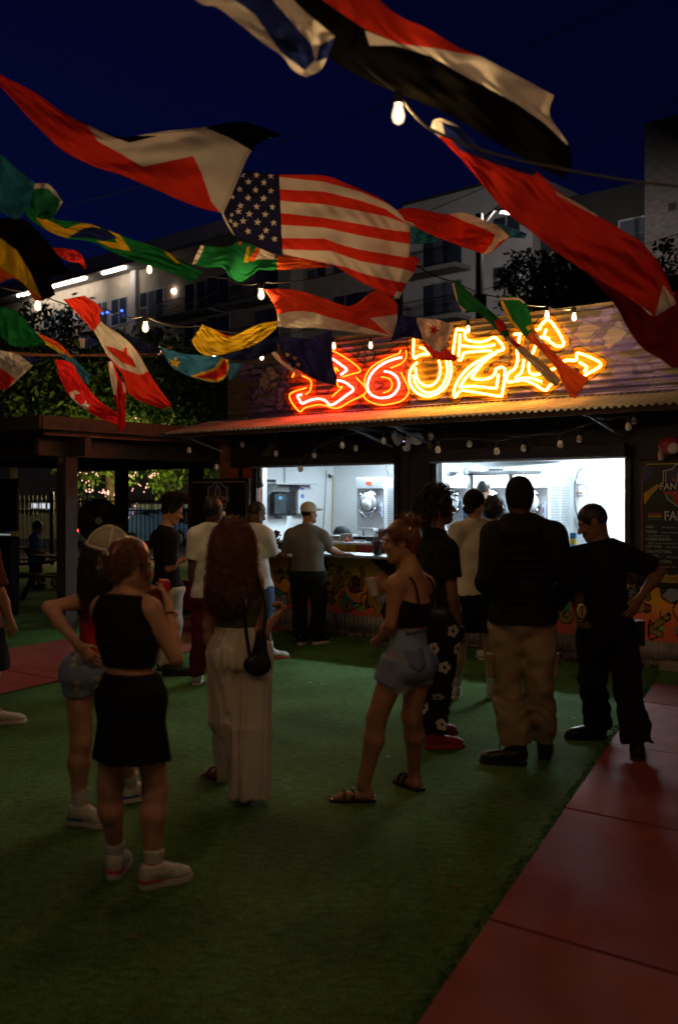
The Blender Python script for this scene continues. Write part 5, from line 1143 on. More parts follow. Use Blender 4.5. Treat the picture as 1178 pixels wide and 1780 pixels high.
def star(cx, cy, r, rot=0.0, inner=0.40):
    return [(cx + (r if k % 2 == 0 else r * inner) * math.sin(rot + k * math.pi / 5), cy - (r if k % 2 == 0 else r * inner) * math.cos(rot + k * math.pi / 5)) for k in range(10)]
def cloth_patch(name, T, Bt, d0, d1, paint, L=None, Rr=None, nu=150, nv=84, amp=0.05, freq=2.2, ph=0.0, parent=None, dv=0.0, tilt=0.35):
    t = resample(T, nu)[:, None, :]; b = resample(Bt, nu)[:, None, :]
    u = np.linspace(0, 1, nu)[:, None, None]; v = np.linspace(0, 1, nv)[None, :, None]
    l = (resample(L, nv) if L else resample([T[0], Bt[0]], nv))[None]; r = (resample(Rr, nv) if Rr else resample([T[-1], Bt[-1]], nv))[None]
    X = (1 - v) * t + v * b + (1 - u) * l + u * r - ((1 - u) * (1 - v) * t[:1] + u * (1 - v) * t[-1:] + (1 - u) * v * b[:1] + u * v * b[-1:])
    px, py = X[..., 0], X[..., 1]; U, Vv = np.broadcast_to(u[..., 0], px.shape), np.broadcast_to(v[..., 0], px.shape)
    rip = amp * (np.sin(2 * np.pi * (freq * U + 0.5 * Vv) + ph) + 0.45 * np.sin(2 * np.pi * (freq * 2.1 * U - 0.9 * Vv) + 1.7 * ph + 1) + 0.25 * np.sin(2 * np.pi * (3.1 * Vv + freq * U) + ph)) * (0.35 + 0.65 * U)
    rip = rip + 0.006 * np.sin(31 * U + 9 * Vv + 3 * np.sin(7 * U + ph)) * np.sin(13 * Vv + 5 * U + ph) + 0.004 * np.sin(47 * U - 23 * Vv + 2 * np.sin(11 * Vv))
    d = d0 + (d1 - d0) * U + dv * Vv + rip
    W_ = np.stack([(px - CX) / FPX * d, d, CAM_H + (HY - py) / FPX * d], -1).reshape(-1, 3)
    c = np.empty(px.shape + (3,)); c[:] = (0.5, 0.5, 0.5); paint(c, px, py, U, Vv)
    hem = (Vv < 0.022) | (Vv > 0.978) | (U > 0.988); c[hem] *= 0.78
    idx = np.arange(nu * nv).reshape(nu, nv); F = np.stack([idx[:-1, :-1].ravel(), idx[1:, :-1].ravel(), idx[1:, 1:].ravel(), idx[:-1, 1:].ravel()], 1)
    o = np_mesh(name, W_, F, M_FLAG, parent, True, np.concatenate([c.reshape(-1, 3), np.ones((nu * nv, 1))], 1))
    return o
def polys(base, *ps):
    def f(c, px, py, U, V):
        c[:] = base
        for col, pl in ps: c[in_poly(px, py, pl)] = col
    return f
FG = 'national flags flying on the festoon strings'
def flag(label, T, Bt, d0, d1, paint, **k): return tag(cloth_patch('flag', T, Bt, d0, d1, paint, **k), label, 'flag', FG)
# white and blue striped flag at the top
flag('white and blue striped flag at the very top of the photo', [(440, -90), (509, -2), (545, 32), (583, 64)], [(250, -90), (339, 0), (377, 13), (418, 43), (458, 76), (489, 97), (509, 122), (532, 134)], 3.9, 4.1,
     polys(WH, (NV, [(360, -95), (408, 0), (443, 25), (489, 92), (530, 123), (548, 104), (540, 76), (474, 0), (420, -95)]), (WH, [(430, -95), (474, 0), (540, 76), (560, 90), (583, 64), (545, 32), (509, 0)]), (NV, [(555, 80), (583, 64), (572, 100), (548, 108)])), amp=0.04, Rr=[(583, 64), (575, 85), (558, 120), (532, 134)])
flag('long red, white and black flag crossing the top right corner', [(520, -120), (600, -60), (660, 0), (695, 28), (746, 51), (797, 82), (838, 99), (900, 132), (963, 166)], [(470, -30), (540, 60), (578, 104), (644, 143), (705, 168), (782, 201), (858, 245), (935, 290), (980, 310)], 4.3, 4.7,
     polys(BK, (RD, [(500, -120), (600, -70), (660, -5), (746, 48), (845, 98), (838, 101), (756, 86), (695, 76), (629, 48), (560, 0)]), (WH, [(634, 53), (642, 79), (685, 79), (746, 97), (807, 132), (894, 178), (945, 214), (985, 252), (1000, 240), (975, 160), (838, 99), (756, 84), (695, 76)])), amp=0.05, nu=260, nv=130, Rr=[(963, 166), (955, 201), (987, 250), (993, 285), (980, 310)])
flag('red, white and black flag with red triangle left of the starred flag', [(-60, 90), (0, 128), (60, 160), (110, 195), (165, 222), (220, 240), (270, 232), (305, 226), (360, 220), (415, 211), (460, 222), (492, 236)], [(-60, 100), (0, 150), (60, 215), (110, 262), (165, 290), (210, 304), (260, 325), (310, 347), (350, 362), (388, 371)], 5.9, 6.6,
     polys(WH, (RD, [(-70, 80), (60, 150), (125, 205), (150, 215), (170, 245), (215, 270), (248, 290), (336, 271), (350, 300), (368, 352), (388, 375), (300, 360), (150, 300), (-70, 130)]), (BK, [(120, 198), (130, 203), (165, 222), (190, 235), (225, 248), (275, 236), (230, 236), (165, 212)]), (BK, [(357, 222), (415, 205), (500, 235), (470, 240), (438, 262), (400, 240)])), Rr=[(492, 236), (462, 243), (437, 263), (415, 310), (400, 345), (388, 371)], amp=0.06, nu=260, nv=130)
# the starred and striped flag
cU = cropf(380, 290, 3.272)
SB = [cU(*q) for q in ([(345, 57), (600, 85), (800, 140), (950, 205), (1100, 300)], [(345, 128), (600, 140), (800, 190), (950, 240), (1060, 318), (1100, 330)], [(350, 193), (600, 213), (800, 250), (960, 285), (1060, 322), (1100, 335)], [(355, 262), (600, 290), (800, 325), (950, 355), (1100, 374)], [(358, 330), (600, 345), (800, 390), (950, 418), (1100, 442)], [(360, 405), (600, 408), (700, 445), (800, 470), (950, 495), (1100, 522)], [(362, 468), (520, 475), (640, 478), (800, 535), (950, 562), (1100, 590)], [(330, 490), (650, 555), (720, 570), (800, 600), (900, 628), (1060, 662)])]
STARS = cU((135, 45), (215, 47), (297, 52), (170, 85), (258, 90), (120, 127), (210, 132), (297, 137), (80, 172), (168, 177), (256, 180), (125, 222), (216, 226), (304, 228), (113, 254), (175, 268), (265, 271), (75, 272), (140, 308), (222, 315), (313, 318), (68, 308), (95, 328), (168, 367), (270, 362), (245, 400), (318, 410))
def paint_us(c, px, py, U, V):
    band = np.zeros(px.shape, int)
    for q in SB: band += py > np.interp(px, [p[0] for p in q], [p[1] for p in q])
    c[:] = RD; c[band % 2 == 1] = WH
    xe = np.interp(py, [300, 440], [485.2, 491])
    can = px < xe; c[can] = (0.012, 0.015, 0.05)
    for k, (x, y) in enumerate(STARS):
        sc = 0.72 if x < 405 else 1.0; c[can & in_poly(px, py, star(x, y, 6.4 * sc, 0.15 * math.sin(k * 2.1)))] = WH
    c[can & (seg_dist(px, py, cU((20, 240), (22, 270), (50, 330), (85, 390))) < 2.2)] = WH
us = flag('big flag with stars and red and white stripes in the centre', cU((150, 22), (250, 33), (345, 42), (600, 50), (740, 100), (900, 170), (1010, 245), (1088, 345)), cU((85, 388), (230, 460), (330, 490), (520, 540), (650, 560), (780, 640), (900, 700), (1000, 742)), 7.2, 7.7, paint_us, L=cU((150, 22), (100, 95), (55, 170), (20, 250), (35, 310), (85, 388)), Rr=cU((1088, 345), (1088, 430), (1075, 540), (1040, 640), (1000, 742)), nu=270, nv=190, amp=0.05, freq=1.6)
cloth_patch('folded_corner', cU((1080, 505), (1112, 512), (1142, 526)), cU((998, 738), (1012, 744), (1026, 746)), 7.62, 7.55, lambda c, px, py, U, V: (c.__setitem__(slice(None), RD), c.__setitem__((V > 0.33) & (V < 0.63), WH), c.__setitem__(V > 0.86, WH)), L=cU((1080, 505), (1060, 570), (1025, 660), (998, 738)), Rr=cU((1142, 526), (1105, 610), (1070, 660), (1026, 746)), nu=30, nv=60, amp=0.012, parent=us)
# right of it
cR = cropf(660, 280, 2.274)
flag('red and white flag between the starred flag and street lamp', cR((50, 195), (130, 185), (250, 208), (330, 203), (400, 228), (470, 258), (512, 298)), cR((70, 225), (120, 250), (200, 290), (300, 330), (380, 358), (430, 372)), 8.2, 8.4, polys(RD, (WH, cR((250, 200), (330, 200), (400, 225), (470, 255), (515, 298), (470, 320), (430, 375), (405, 370), (440, 330), (455, 290), (420, 270), (340, 240))), (WH, cR((95, 235), (130, 243), (140, 262), (110, 262)))), amp=0.03)
flag('pale blue flag tail behind the red and white flag', cR((118, 262), (160, 258), (230, 290)), cR((118, 330), (160, 328), (222, 320)), 8.7, 8.7, polys(TE), nu=40, nv=30, amp=0.03)
flag('thin blue flag tip beside the street lamp', cR((440, 245), (500, 255), (580, 288)), cR((470, 300), (520, 302), (572, 306)), 8.6, 8.7, polys((0.03, 0.13, 0.30)), nu=40, nv=20, amp=0.02)
flag('long bright red flag with blue and white hoist at right', [(752, 210), (768, 206), (800, 222), (840, 262), (900, 292), (930, 296), (968, 330), (1034, 372), (1093, 407), (1122, 429), (1152, 469), (1174, 528)], [(747, 225), (764, 240), (800, 275), (825, 305), (849, 335), (880, 370), (924, 404), (968, 439), (1020, 474), (1064, 501), (1110, 530), (1137, 550)], 4.3, 5.1,
     polys(RD, (WH, [(740, 200), (770, 200), (800, 218), (775, 232), (762, 240), (740, 230)]), (NV, [(768, 212), (800, 222), (850, 262), (905, 290), (935, 297), (925, 306), (860, 285), (800, 262), (772, 232)]), (WH, [(962, 331), (1034, 370), (1040, 378), (968, 339)]), (WH, [(1152, 496), (1180, 530), (1137, 556), (1140, 540), (1146, 517)])), amp=0.05, nu=260, nv=120)
flag('dark maroon flag hanging below the long red flag', [(1018, 472), (1064, 500), (1110, 530), (1140, 545), (1200, 470)], [(1020, 476), (1067, 529), (1094, 577), (1118, 607), (1151, 627), (1174, 640), (1210, 620)], 5.3, 5.5, polys(MR), amp=0.04, nu=90)
flag('small red flag tip behind the black and yellow flag', [(85, 430), (115, 432), (140, 440), (151, 466)], [(96, 440), (118, 454), (138, 458), (148, 468)], 7.8, 8.0, polys(RD), nu=40, nv=20, amp=0.02)
# left group
flag('teal blue flag at the left edge under the red, white and black flag', [(-60, 255), (0, 268), (30, 294), (62, 317)], [(-60, 350), (0, 368), (30, 381), (52, 358)], 5.3, 5.6, polys(TE), nu=60, nv=40, amp=0.04)
c1 = cropf(0, 0, 1.963); c3 = cropf(0, 380, 2.356)
flag('green and yellow flag with blue disc twisting across the left', [(41, 324), (58, 344), (76, 367), (102, 382), (148, 387), (185, 398), (221, 413), (276, 431), (314, 452), (352, 474)], [(46, 372), (55, 384), (85, 402), (115, 414), (161, 421), (191, 436), (233, 453), (289, 472), (335, 492)], 6.4, 6.9,
     polys(GR, (YE, [(50, 345), (65, 355), (80, 380), (115, 398), (140, 388), (160, 388), (175, 396), (150, 402), (118, 414), (85, 404), (66, 384)]), (YE, [(185, 396), (205, 404), (216, 418), (228, 437), (191, 430), (168, 418), (204, 422), (196, 408)]), (NV, [(120, 412), (140, 400), (160, 394), (187, 399), (204, 414), (180, 419), (165, 415)]), (YE, [(290, 435), (313, 457), (307, 458), (285, 438)])), amp=0.045, nu=150)
flag('green looped flag end with white hem at the upper left', [(42, 322), (62, 319), (87, 321), (110, 351)], [(46, 345), (55, 370), (72, 381), (92, 380)], 6.2, 6.3, polys((0.02, 0.22, 0.10), (WH, [(40, 315), (90, 315), (116, 352), (100, 384), (92, 384), (106, 350), (85, 327), (42, 328)])), nu=50, nv=40, amp=0.03)
flag('black, yellow and red flag at the left edge', c3((-60, -20), (0, -4), (60, 0), (110, 10), (200, 100), (292, 226)), c3((-60, 250), (0, 262), (50, 245), (100, 270), (150, 338), (228, 312)), 5.6, 6.0, polys(BK, (YE, c3((-70, 60), (0, 78), (70, 130), (130, 230), (172, 330), (150, 345), (80, 260), (0, 200), (-70, 190))), (OR, c3((-70, 190), (0, 200), (50, 232), (80, 252), (172, 328), (150, 350), (60, 270), (-70, 290)))), amp=0.05, Rr=c3((292, 226), (210, 238), (215, 270), (228, 312)))
flag('plain green flag end below the black and yellow flag', c3((-50, 350), (0, 360), (60, 375), (110, 420), (150, 470), (190, 510)), c3((-50, 460), (0, 480), (50, 520), (110, 525), (150, 522), (178, 522)), 6.6, 6.9, polys(GR), nu=60, nv=40, amp=0.04)
flag('red and white maple leaf flag hanging at left', c3((345, 315), (410, 360), (415, 420), (500, 480), (560, 540), (600, 610), (650, 690), (706, 766)), c3((260, 332), (330, 402), (390, 470), (440, 560), (500, 640), (520, 702), (560, 740), (662, 780)), 7.4, 7.8,
     polys(RD, (WH, c3((380, 468), (414, 420), (430, 420), (520, 490), (615, 622), (575, 640), (492, 612), (440, 560))), (RD, c3((432, 520), (470, 530), (505, 545), (512, 525), (522, 530), (522, 555), (545, 575), (560, 612), (530, 600), (500, 590), (480, 570), (450, 545)))), amp=0.045)
flag('bright red flag with white crescent and star at left', c3((225, 575), (290, 590), (325, 640), (400, 738), (490, 800), (508, 812)), c3((232, 600), (245, 650), (285, 725), (360, 790), (440, 830), (490, 846)), 8.4, 8.7, polys((0.62, 0.02, 0.02), (WH, c3((285, 712), (310, 702), (330, 716), (308, 720), (306, 738), (330, 760), (345, 766), (332, 772), (300, 750))), (WH, [(x, y) for x, y in star(c3((352, 768))[0][0], c3((352, 768))[0][1], 11)])), amp=0.03)
flag('narrow red and white flag hanging straight down at left', c3((440, 590), (462, 585), (490, 650), (520, 690)), c3((482, 845), (485, 866), (495, 872), (515, 850)), 8.2, 8.3, polys((0.60, 0.02, 0.02), (WH, c3((440, 585), (462, 585), (480, 660), (478, 722), (462, 718), (450, 640))), (WH, c3((495, 640), (515, 690), (515, 720), (505, 700)))), L=c3((440, 590), (465, 720), (480, 780), (482, 845)), Rr=c3((520, 690), (515, 760), (515, 850)), nu=40, nv=80, amp=0.02)
flag('red, white and navy flag low at the left edge', c3((-40, 530), (0, 538), (60, 552), (165, 575)), c3((-40, 710), (0, 700), (40, 690), (140, 598)), 7.4, 7.6, polys(WH, (NV, c3((70, 550), (170, 570), (165, 580), (135, 600))), (RD, c3((-50, 600), (0, 612), (65, 655), (30, 700), (-50, 720)))), nu=60, nv=40, amp=0.03)
flag('blue flag with orange edge left of the maple leaf flag', c3((160, 470), (240, 508), (300, 568), (372, 640)), c3((170, 505), (240, 552), (300, 620), (366, 688)), 8.8, 9.0, polys((0.03, 0.14, 0.26), (OR, c3((155, 465), (245, 505), (300, 562), (290, 572), (235, 525), (165, 490))), (YE, c3((165, 490), (235, 525), (265, 550), (255, 556), (225, 538), (165, 505)))), nu=60, nv=30, amp=0.03)
flag('small navy and white flag lit by a bulb at left', c3((325, 490), (350, 478), (400, 500)), c3((330, 528), (365, 525), (402, 518)), 10.2, 10.2, polys((0.03, 0.05, 0.2), (WH, c3((325, 488), (350, 490), (345, 530), (325, 530)))), nu=30, nv=20, amp=0.02)
flag('dark navy flag strip left of the blue star flag', c3((510, 478), (580, 495), (662, 530)), c3((520, 520), (590, 552), (655, 552)), 10.0, 10.2, polys((0.012, 0.018, 0.06)), nu=40, nv=20, amp=0.03)
flag('sky blue flag with yellow star and red diagonal', c3((658, 526), (740, 550), (830, 560), (930, 566)), c3((690, 592), (720, 620), (790, 652), (870, 672), (918, 660)), 9.6, 9.9, polys((0.05, 0.25, 0.48), (YE, c3((780, 645), (880, 610), (915, 560), (940, 580), (940, 640), (890, 672), (860, 668))), (0, [(0, 0), (0, 0), (0, 0)]) if False else (RD, c3((800, 648), (890, 620), (918, 575), (932, 600), (925, 640), (880, 660))), (YE, star(*c3((716, 590))[0], 12.5, 0.2))), Rr=c3((930, 566), (937, 610), (918, 660)), amp=0.03)
flag('blue flag corner hanging left of the sign wall', c3((925, 598), (960, 592), (998, 596)), c3((925, 640), (945, 660), (965, 640)), 10.4, 10.4, polys((0.04, 0.22, 0.42)), nu=24, nv=16, amp=0.015)
flag('yellow flag with navy underside left of the starry navy flag', c3((830, 432), (870, 450), (950, 478), (1060, 432), (1136, 418)), c3((785, 500), (810, 540), (850, 562), (930, 552), (1050, 512), (1132, 452)), 8.3, 8.6, polys(YE, (RD, c3((860, 442), (900, 450), (960, 478), (930, 486), (890, 465)))), amp=0.045)
flag('dark navy flag band under the yellow flag', c3((900, 560), (1000, 532), (1080, 505), (1135, 478)), c3((920, 575), (1000, 582), (1070, 566), (1135, 540)), 8.9, 9.1, polys((0.012, 0.018, 0.07)), nu=50, nv=20, amp=0.03)
c4 = cropf(400, 400, 2.945)
flag('navy flag with yellow stars before the first neon letter', c4((235, 543), (320, 548), (400, 555), (460, 535), (520, 515)), c4((275, 655), (330, 702), (430, 762), (500, 785), (542, 796)), 9.6, 9.9, polys((0.02, 0.025, 0.13), (YE, star(*c4((292, 638))[0], 5.2, 0.1)), (YE, star(*c4((332, 655))[0], 5.2, 0.3)), (YE, star(*c4((348, 688))[0], 5.2, 0.1))), Rr=c4((520, 515), (522, 620), (528, 700), (546, 750), (542, 796)), amp=0.05)
flag('white and red flag edge below the starry navy flag', c4((208, 618), (235, 625), (300, 690), (370, 745)), c4((212, 630), (240, 665), (300, 715), (365, 752)), 10.0, 10.1, polys(WH, (RD, c4((240, 620), (270, 650), (300, 690), (260, 665)))), nu=50, nv=14, amp=0.01)
flag('orange red and white flag before the building, above the neon', c4((175, 300), (260, 300), (350, 310), (470, 345), (560, 378), (610, 388), (660, 365), (740, 308), (800, 322), (857, 378)), c4((240, 495), (320, 502), (400, 500), (500, 508), (600, 520), (700, 530), (830, 546)), 8.0, 8.5, polys((0.58, 0.05, 0.02), (WH, c4((235, 432), (300, 418), (370, 414), (430, 422), (500, 445), (600, 472), (700, 502), (815, 538), (830, 560), (230, 520))), (WH, c4((715, 450), (780, 442), (865, 428), (870, 500), (832, 550), (815, 535), (780, 505)))), L=c4((175, 300), (215, 370), (240, 430), (240, 495)), Rr=c4((857, 378), (856, 440), (845, 500), (830, 546)), amp=0.05, nu=220, nv=110)
flag('navy and white flag with red star above the letter O', c4((855, 438), (900, 440), (950, 448), (1060, 458), (1146, 490)), c4((820, 572), (900, 546), (980, 562), (1040, 612), (1080, 626)), 8.9, 9.2, polys(WH, (NV, c4((810, 430), (952, 440), (955, 480), (975, 520), (985, 570), (900, 560), (810, 590))), (RD, star(*c4((1044, 512))[0], 9.5, 0.4))), Rr=c4((1146, 490), (1110, 570), (1080, 626)), amp=0.04)
flag('red flag corner under the navy and white flag', c4((978, 566), (1050, 612), (1090, 600), (1162, 652)), c4((1000, 610), (1040, 650), (1090, 665), (1152, 672)), 9.3, 9.3, polys((0.5, 0.03, 0.02)), nu=40, nv=16, amp=0.015)
flag('green and red crested flag behind the lower edge of the starred flag', c3((822, 110), (930, 116), (975, 92), (1010, 100), (1040, 112)) + c4((150, 92), (240, 128), (380, 152), (520, 186)), c3((785, 186), (850, 202), (910, 200)) + c4((0, 240), (60, 264), (130, 215), (150, 205), (240, 206), (380, 195), (520, 188)), 8.0, 8.4, polys(GR, (OR, c4((240, 120), (530, 180), (530, 200), (240, 215))), (OR, c4((40, 70), (60, 40), (60, 60), (50, 80))), (WH, c4((130, 90), (235, 110), (225, 150), (110, 150))), (OR, c4((85, 160), (140, 85), (155, 100), (125, 158))), (YE, c4((70, 165), (85, 90), (100, 80), (92, 165))), (WH, c3((785, 190), (815, 108), (838, 112), (808, 180)))), amp=0.04, nu=150)
c5 = cropf(778, 400, 2.945)
flag('green, white and red crescent flag hanging over the letter E', c5((45, 258), (100, 308), (200, 398), (290, 478), (320, 540), (400, 608), (500, 688), (578, 768)), c5((20, 275), (45, 360), (85, 422), (150, 422), (250, 512), (340, 602), (430, 692), (510, 772), (552, 800)), 8.5, 8.9, polys((0.015, 0.15, 0.05), (RD, c5((235, 465), (272, 450), (300, 510), (262, 522))), (WH, c5((290, 556), (325, 535), (600, 770), (550, 810))), (RD, c5((308, 540), (345, 575), (405, 608), (372, 600), (345, 598), (322, 570))), (WH, c5((15, 268), (30, 262), (55, 380), (95, 410), (80, 428), (40, 370)))), amp=0.035)
flag('green and red crested flag hanging right of the crescent flag', c5((290, 334), (370, 350), (412, 400), (430, 470), (480, 560), (600, 680), (660, 720), (722, 760)), c5((265, 348), (285, 410), (330, 482), (400, 552), (480, 622), (560, 722), (610, 830), (650, 862)), 8.9, 9.3, polys(OR, (GR, c5((250, 320), (380, 330), (425, 400), (440, 500), (400, 560), (330, 500), (270, 400))), (YE, c5((398, 495), (430, 480), (440, 500), (410, 515))), (WH, c5((440, 530), (470, 520), (500, 570), (475, 580))), (YE, c5((268, 370), (282, 360), (330, 460), (400, 545), (392, 556), (320, 480))), (WH, c5((262, 345), (375, 345), (395, 372), (385, 376), (365, 358), (268, 358)))), amp=0.035)
# ================================================================== people
class Field:
    """smooth union of tapered limbs and ellipsoids on a grid, turned into one continuous surface"""
    def __init__(s): s.p = []
    def cone(s, a, b, ra, rb, k=0.03, axis=None, ratio=1.0, flat=False):
        s.p.append(('c', np.array(a, float), np.array(b, float), ra, rb, k, None if axis is None else np.array(axis, float), ratio, flat)); return s
    def ell(s, c, r, fx, fy, fz, k=0.02, sub=False):
        s.p.append(('e', np.array(c, float), np.array(r, float), np.array([fx, fy, fz], float), k, sub)); return s
    def bounds(s):
        lo = np.full(3, 1e9); hi = -lo
        for q in s.p:
            if q[0] == 'c':
                r = max(q[3], q[4]) * max(1.0, 1.0); a = np.minimum(q[1], q[2]) - r; b = np.maximum(q[1], q[2]) + r
            else:
                if q[5]: continue
                r = q[2].max(); a = q[1] - r; b = q[1] + r
            lo = np.minimum(lo, a); hi = np.maximum(hi, b)
        return lo - 0.035, hi + 0.035
    def mesh(s, h, wr=0.0, wf=(9, 9, 14), seed=0, cuts=(), bunch=None):
        lo, hi = s.bounds(); n = np.ceil((hi - lo) / h).astype(int) + 1
        D = np.full(n, 0.08, np.float32)
        ax = [lo[i] + h * np.arange(n[i]) for i in range(3)]
        for q in s.p:
            if q[0] == 'c': r = max(q[3], q[4]); k = q[5]; a = np.minimum(q[1], q[2]) - r - k - 0.03; b = np.maximum(q[1], q[2]) + r + k + 0.03
            else: r = q[2].max(); k = q[4]; a = q[1] - r - k - 0.03; b = q[1] + r + k + 0.03
            i0 = np.clip(np.floor((a - lo) / h).astype(int), 0, n - 1); i1 = np.clip(np.ceil((b - lo) / h).astype(int) + 1, 1, n)
            sl = tuple(slice(i0[i], i1[i]) for i in range(3))
            X, Y, Z = np.meshgrid(*(ax[i][sl[i]] for i in range(3)), indexing='ij', sparse=True)
            if q[0] == 'c':
                _, A, Bb, ra, rb, k, axs, ratio, flat = q; ab = Bb - A; L2 = float(ab @ ab) + 1e-12
                x, y, z = X - A[0], Y - A[1], Z - A[2]
                t0 = (x * ab[0] + y * ab[1] + z * ab[2]) / L2; t = np.clip(t0, 0, 1)
                ex, ey, ez = x - t * ab[0], y - t * ab[1], z - t * ab[2]
                if axs is not None:
                    g = (ex * axs[0] + ey * axs[1] + ez * axs[2]) * (1 / ratio - 1); ex = ex + g * axs[0]; ey = ey + g * axs[1]; ez = ez + g * axs[2]
                d = np.sqrt(ex * ex + ey * ey + ez * ez) - (ra + (rb - ra) * t)
                if axs is not None: d = d * (0.5 + 0.5 * ratio)
                if flat: L = math.sqrt(L2); d = np.maximum(d, np.maximum(-t0 * L, (t0 - 1) * L))
            else:
                _, c, rr, fr3, k, sub = q; x, y, z = X - c[0], Y - c[1], Z - c[2]
                e = [(x * f[0] + y * f[1] + z * f[2]) / r_ for f, r_ in zip(fr3, rr)]
                m = np.sqrt(e[0] ** 2 + e[1] ** 2 + e[2] ** 2); d = (m - 1) * rr.min() * (0.6 + 0.4 * rr.max() / rr.min())
                if sub:
                    o = D[sl]; hh = np.clip(0.5 - 0.5 * (o + d) / k, 0, 1); D[sl] = o * (1 - hh) + (-d) * hh + k * hh * (1 - hh); continue
            o = D[sl]
            hh = np.clip(0.5 + 0.5 * (o - d) / k, 0, 1); D[sl] = o * (1 - hh) + d * hh - k * hh * (1 - hh)
        X, Y, Z = np.meshgrid(*ax, indexing='ij', sparse=True)
        if wr:
            r = random.Random(seed); w = 0
            for j in range(5):
                a, b, c = (r.uniform(-1, 1) * f * (1 + 0.5 * j) for f in wf); w = w + np.sin(a * X + b * Y + c * Z + r.uniform(0, 6) + 1.3 * np.sin(Z * wf[2] * 0.5 + X * wf[0] * 0.6 + j)) / (1 + 0.5 * j)
            D = D + wr * 0.5 * w
        if bunch:
            za, zb, am, fq = bunch; fade = np.clip((zb - Z) / (zb - za), 0, 1); D = D + am * fade * np.sin(Z * fq + 3.2 * np.sin(X * 23 + 1) + 2.6 * np.sin(Y * 19 + Z * 6) + 2.2 * np.sin(Z * 17))
        for (p0, nn) in cuts: D = np.maximum(D, (X - p0[0]) * nn[0] + (Y - p0[1]) * nn[1] + (Z - p0[2]) * nn[2])
        return surface_nets(D, lo, h)
def surface_nets(D, lo, h):
    I = D < 0; c = sum(I[i:I.shape[0] - 1 + i, j:I.shape[1] - 1 + j, k:I.shape[2] - 1 + k].astype(np.int8) for i in (0, 1) for j in (0, 1) for k in (0, 1))
    act = (c > 0) & (c < 8); ijk = np.argwhere(act); N = len(ijk); idx = np.full(act.shape, -1, np.int32); idx[act] = np.arange(N)
    P_ = np.zeros((N, 3)); W_ = np.zeros(N)
    off = [(i, j, k) for i in (0, 1) for j in (0, 1) for k in (0, 1)]
    val = {o: D[ijk[:, 0] + o[0], ijk[:, 1] + o[1], ijk[:, 2] + o[2]] for o in off}
    for a in off:
        for dim in range(3):
            if a[dim] == 1: continue
            b = list(a); b[dim] = 1; b = tuple(b); va, vb = val[a], val[b]; m = (va < 0) != (vb < 0); t = np.where(m, va / np.where(m, va - vb, 1), 0)
            for q in range(3): P_[:, q] += np.where(m, a[q] + (t if q == dim else 0), 0)
            W_ += m
    V = lo + h * (ijk + P_ / W_[:, None]); F = []
    for dim in range(3):
        u, v = [(1, 2), (2, 0), (0, 1)][dim]; s1 = [slice(None)] * 3; s2 = [slice(None)] * 3; s1[dim] = slice(0, -1); s2[dim] = slice(1, None)
        A, Bq = I[tuple(s1)], I[tuple(s2)]; e = np.argwhere(A != Bq); e = e[(e[:, u] > 0) & (e[:, v] > 0) & (e[:, u] < act.shape[u]) & (e[:, v] < act.shape[v])]
        if not len(e): continue
        def cell(du, dv): q = e.copy(); q[:, u] += du; q[:, v] += dv; return idx[q[:, 0], q[:, 1], q[:, 2]]
        f = np.stack([cell(-1, -1), cell(0, -1), cell(0, 0), cell(-1, 0)], 1); fl = ~A[tuple(e.T)]; f[fl] = f[fl][:, ::-1]; F.append(f)
    F = np.concatenate(F); F = F[(F >= 0).all(1)]
    return V, F
def join(parts):
    V = []; F = []; n = 0
    for v, f in parts: V.append(v); F.append(f + n); n += len(v)
    return np.concatenate(V), np.concatenate(F)
def nrm(v): v = np.array(v, float); return v / (np.linalg.norm(v) + 1e-9)
def skin(name, col): return mat(name, col, 0.55, var=0.22, scale=11, spec=0.35, bump=0.10, bscale=120)
SK_LIGHT = skin('skin_light', (0.50, 0.27, 0.18)); SK_TAN = skin('skin_tan', (0.38, 0.19, 0.11)); SK_BROWN = skin('skin_brown', (0.20, 0.095, 0.055)); SK_DARK = skin('skin_dark', (0.105, 0.052, 0.032))
def cloth(name, c, rough=0.9, bump=0.25, bscale=260, var=0.15): return mat(name, c, rough, var=var, scale=5, bump=bump, bscale=bscale, spec=0.15)
from mathutils.bvhtree import BVHTree
def patch_on(o, c, n, outline, mt, name, off=0.003, grid=5):
    """a flat print or pocket laid on the surface of garment o, around c, looking along n"""
    me = o.data; bv = BVHTree.FromPolygons([v.co for v in me.vertices], [list(p.vertices) for p in me.polygons]); n = Vector(n).normalized(); x, y = frame_of(n); c = Vector(c)
    def hit(a, b):
        q = c + x * a + y * b; h = bv.ray_cast(q + n * 0.25, -n, 0.5); return (h[0] + h[1] * off) if h[0] is not None else None
    m = len(outline); ca = sum(p[0] for p in outline) / m; cb = sum(p[1] for p in outline) / m; V = [hit(ca, cb)]; F = []
    for r_ in range(1, grid + 1):
        for (a, b) in outline: V.append(hit(ca + (a - ca) * r_ / grid, cb + (b - cb) * r_ / grid))
    if any(v is None for v in V): return None
    for i in range(m): F.append((0, 1 + i, 1 + (i + 1) % m))
    for r_ in range(grid - 1):
        for i in range(m): F.append((1 + r_ * m + i, 1 + (r_ + 1) * m + i, 1 + (r_ + 1) * m + (i + 1) % m, 1 + r_ * m + (i + 1) % m))
    ob = mesh_obj(name, V, F, mt, o, True); md = ob.modifiers.new('thickness', 'SOLIDIFY'); md.thickness = 0.002; return ob
M_EYE = mat('eye_white', (0.22, 0.20, 0.18), 0.2, var=0); M_SOLE = mat('shoe_sole', (0.55, 0.52, 0.47), 0.7, var=0.15)
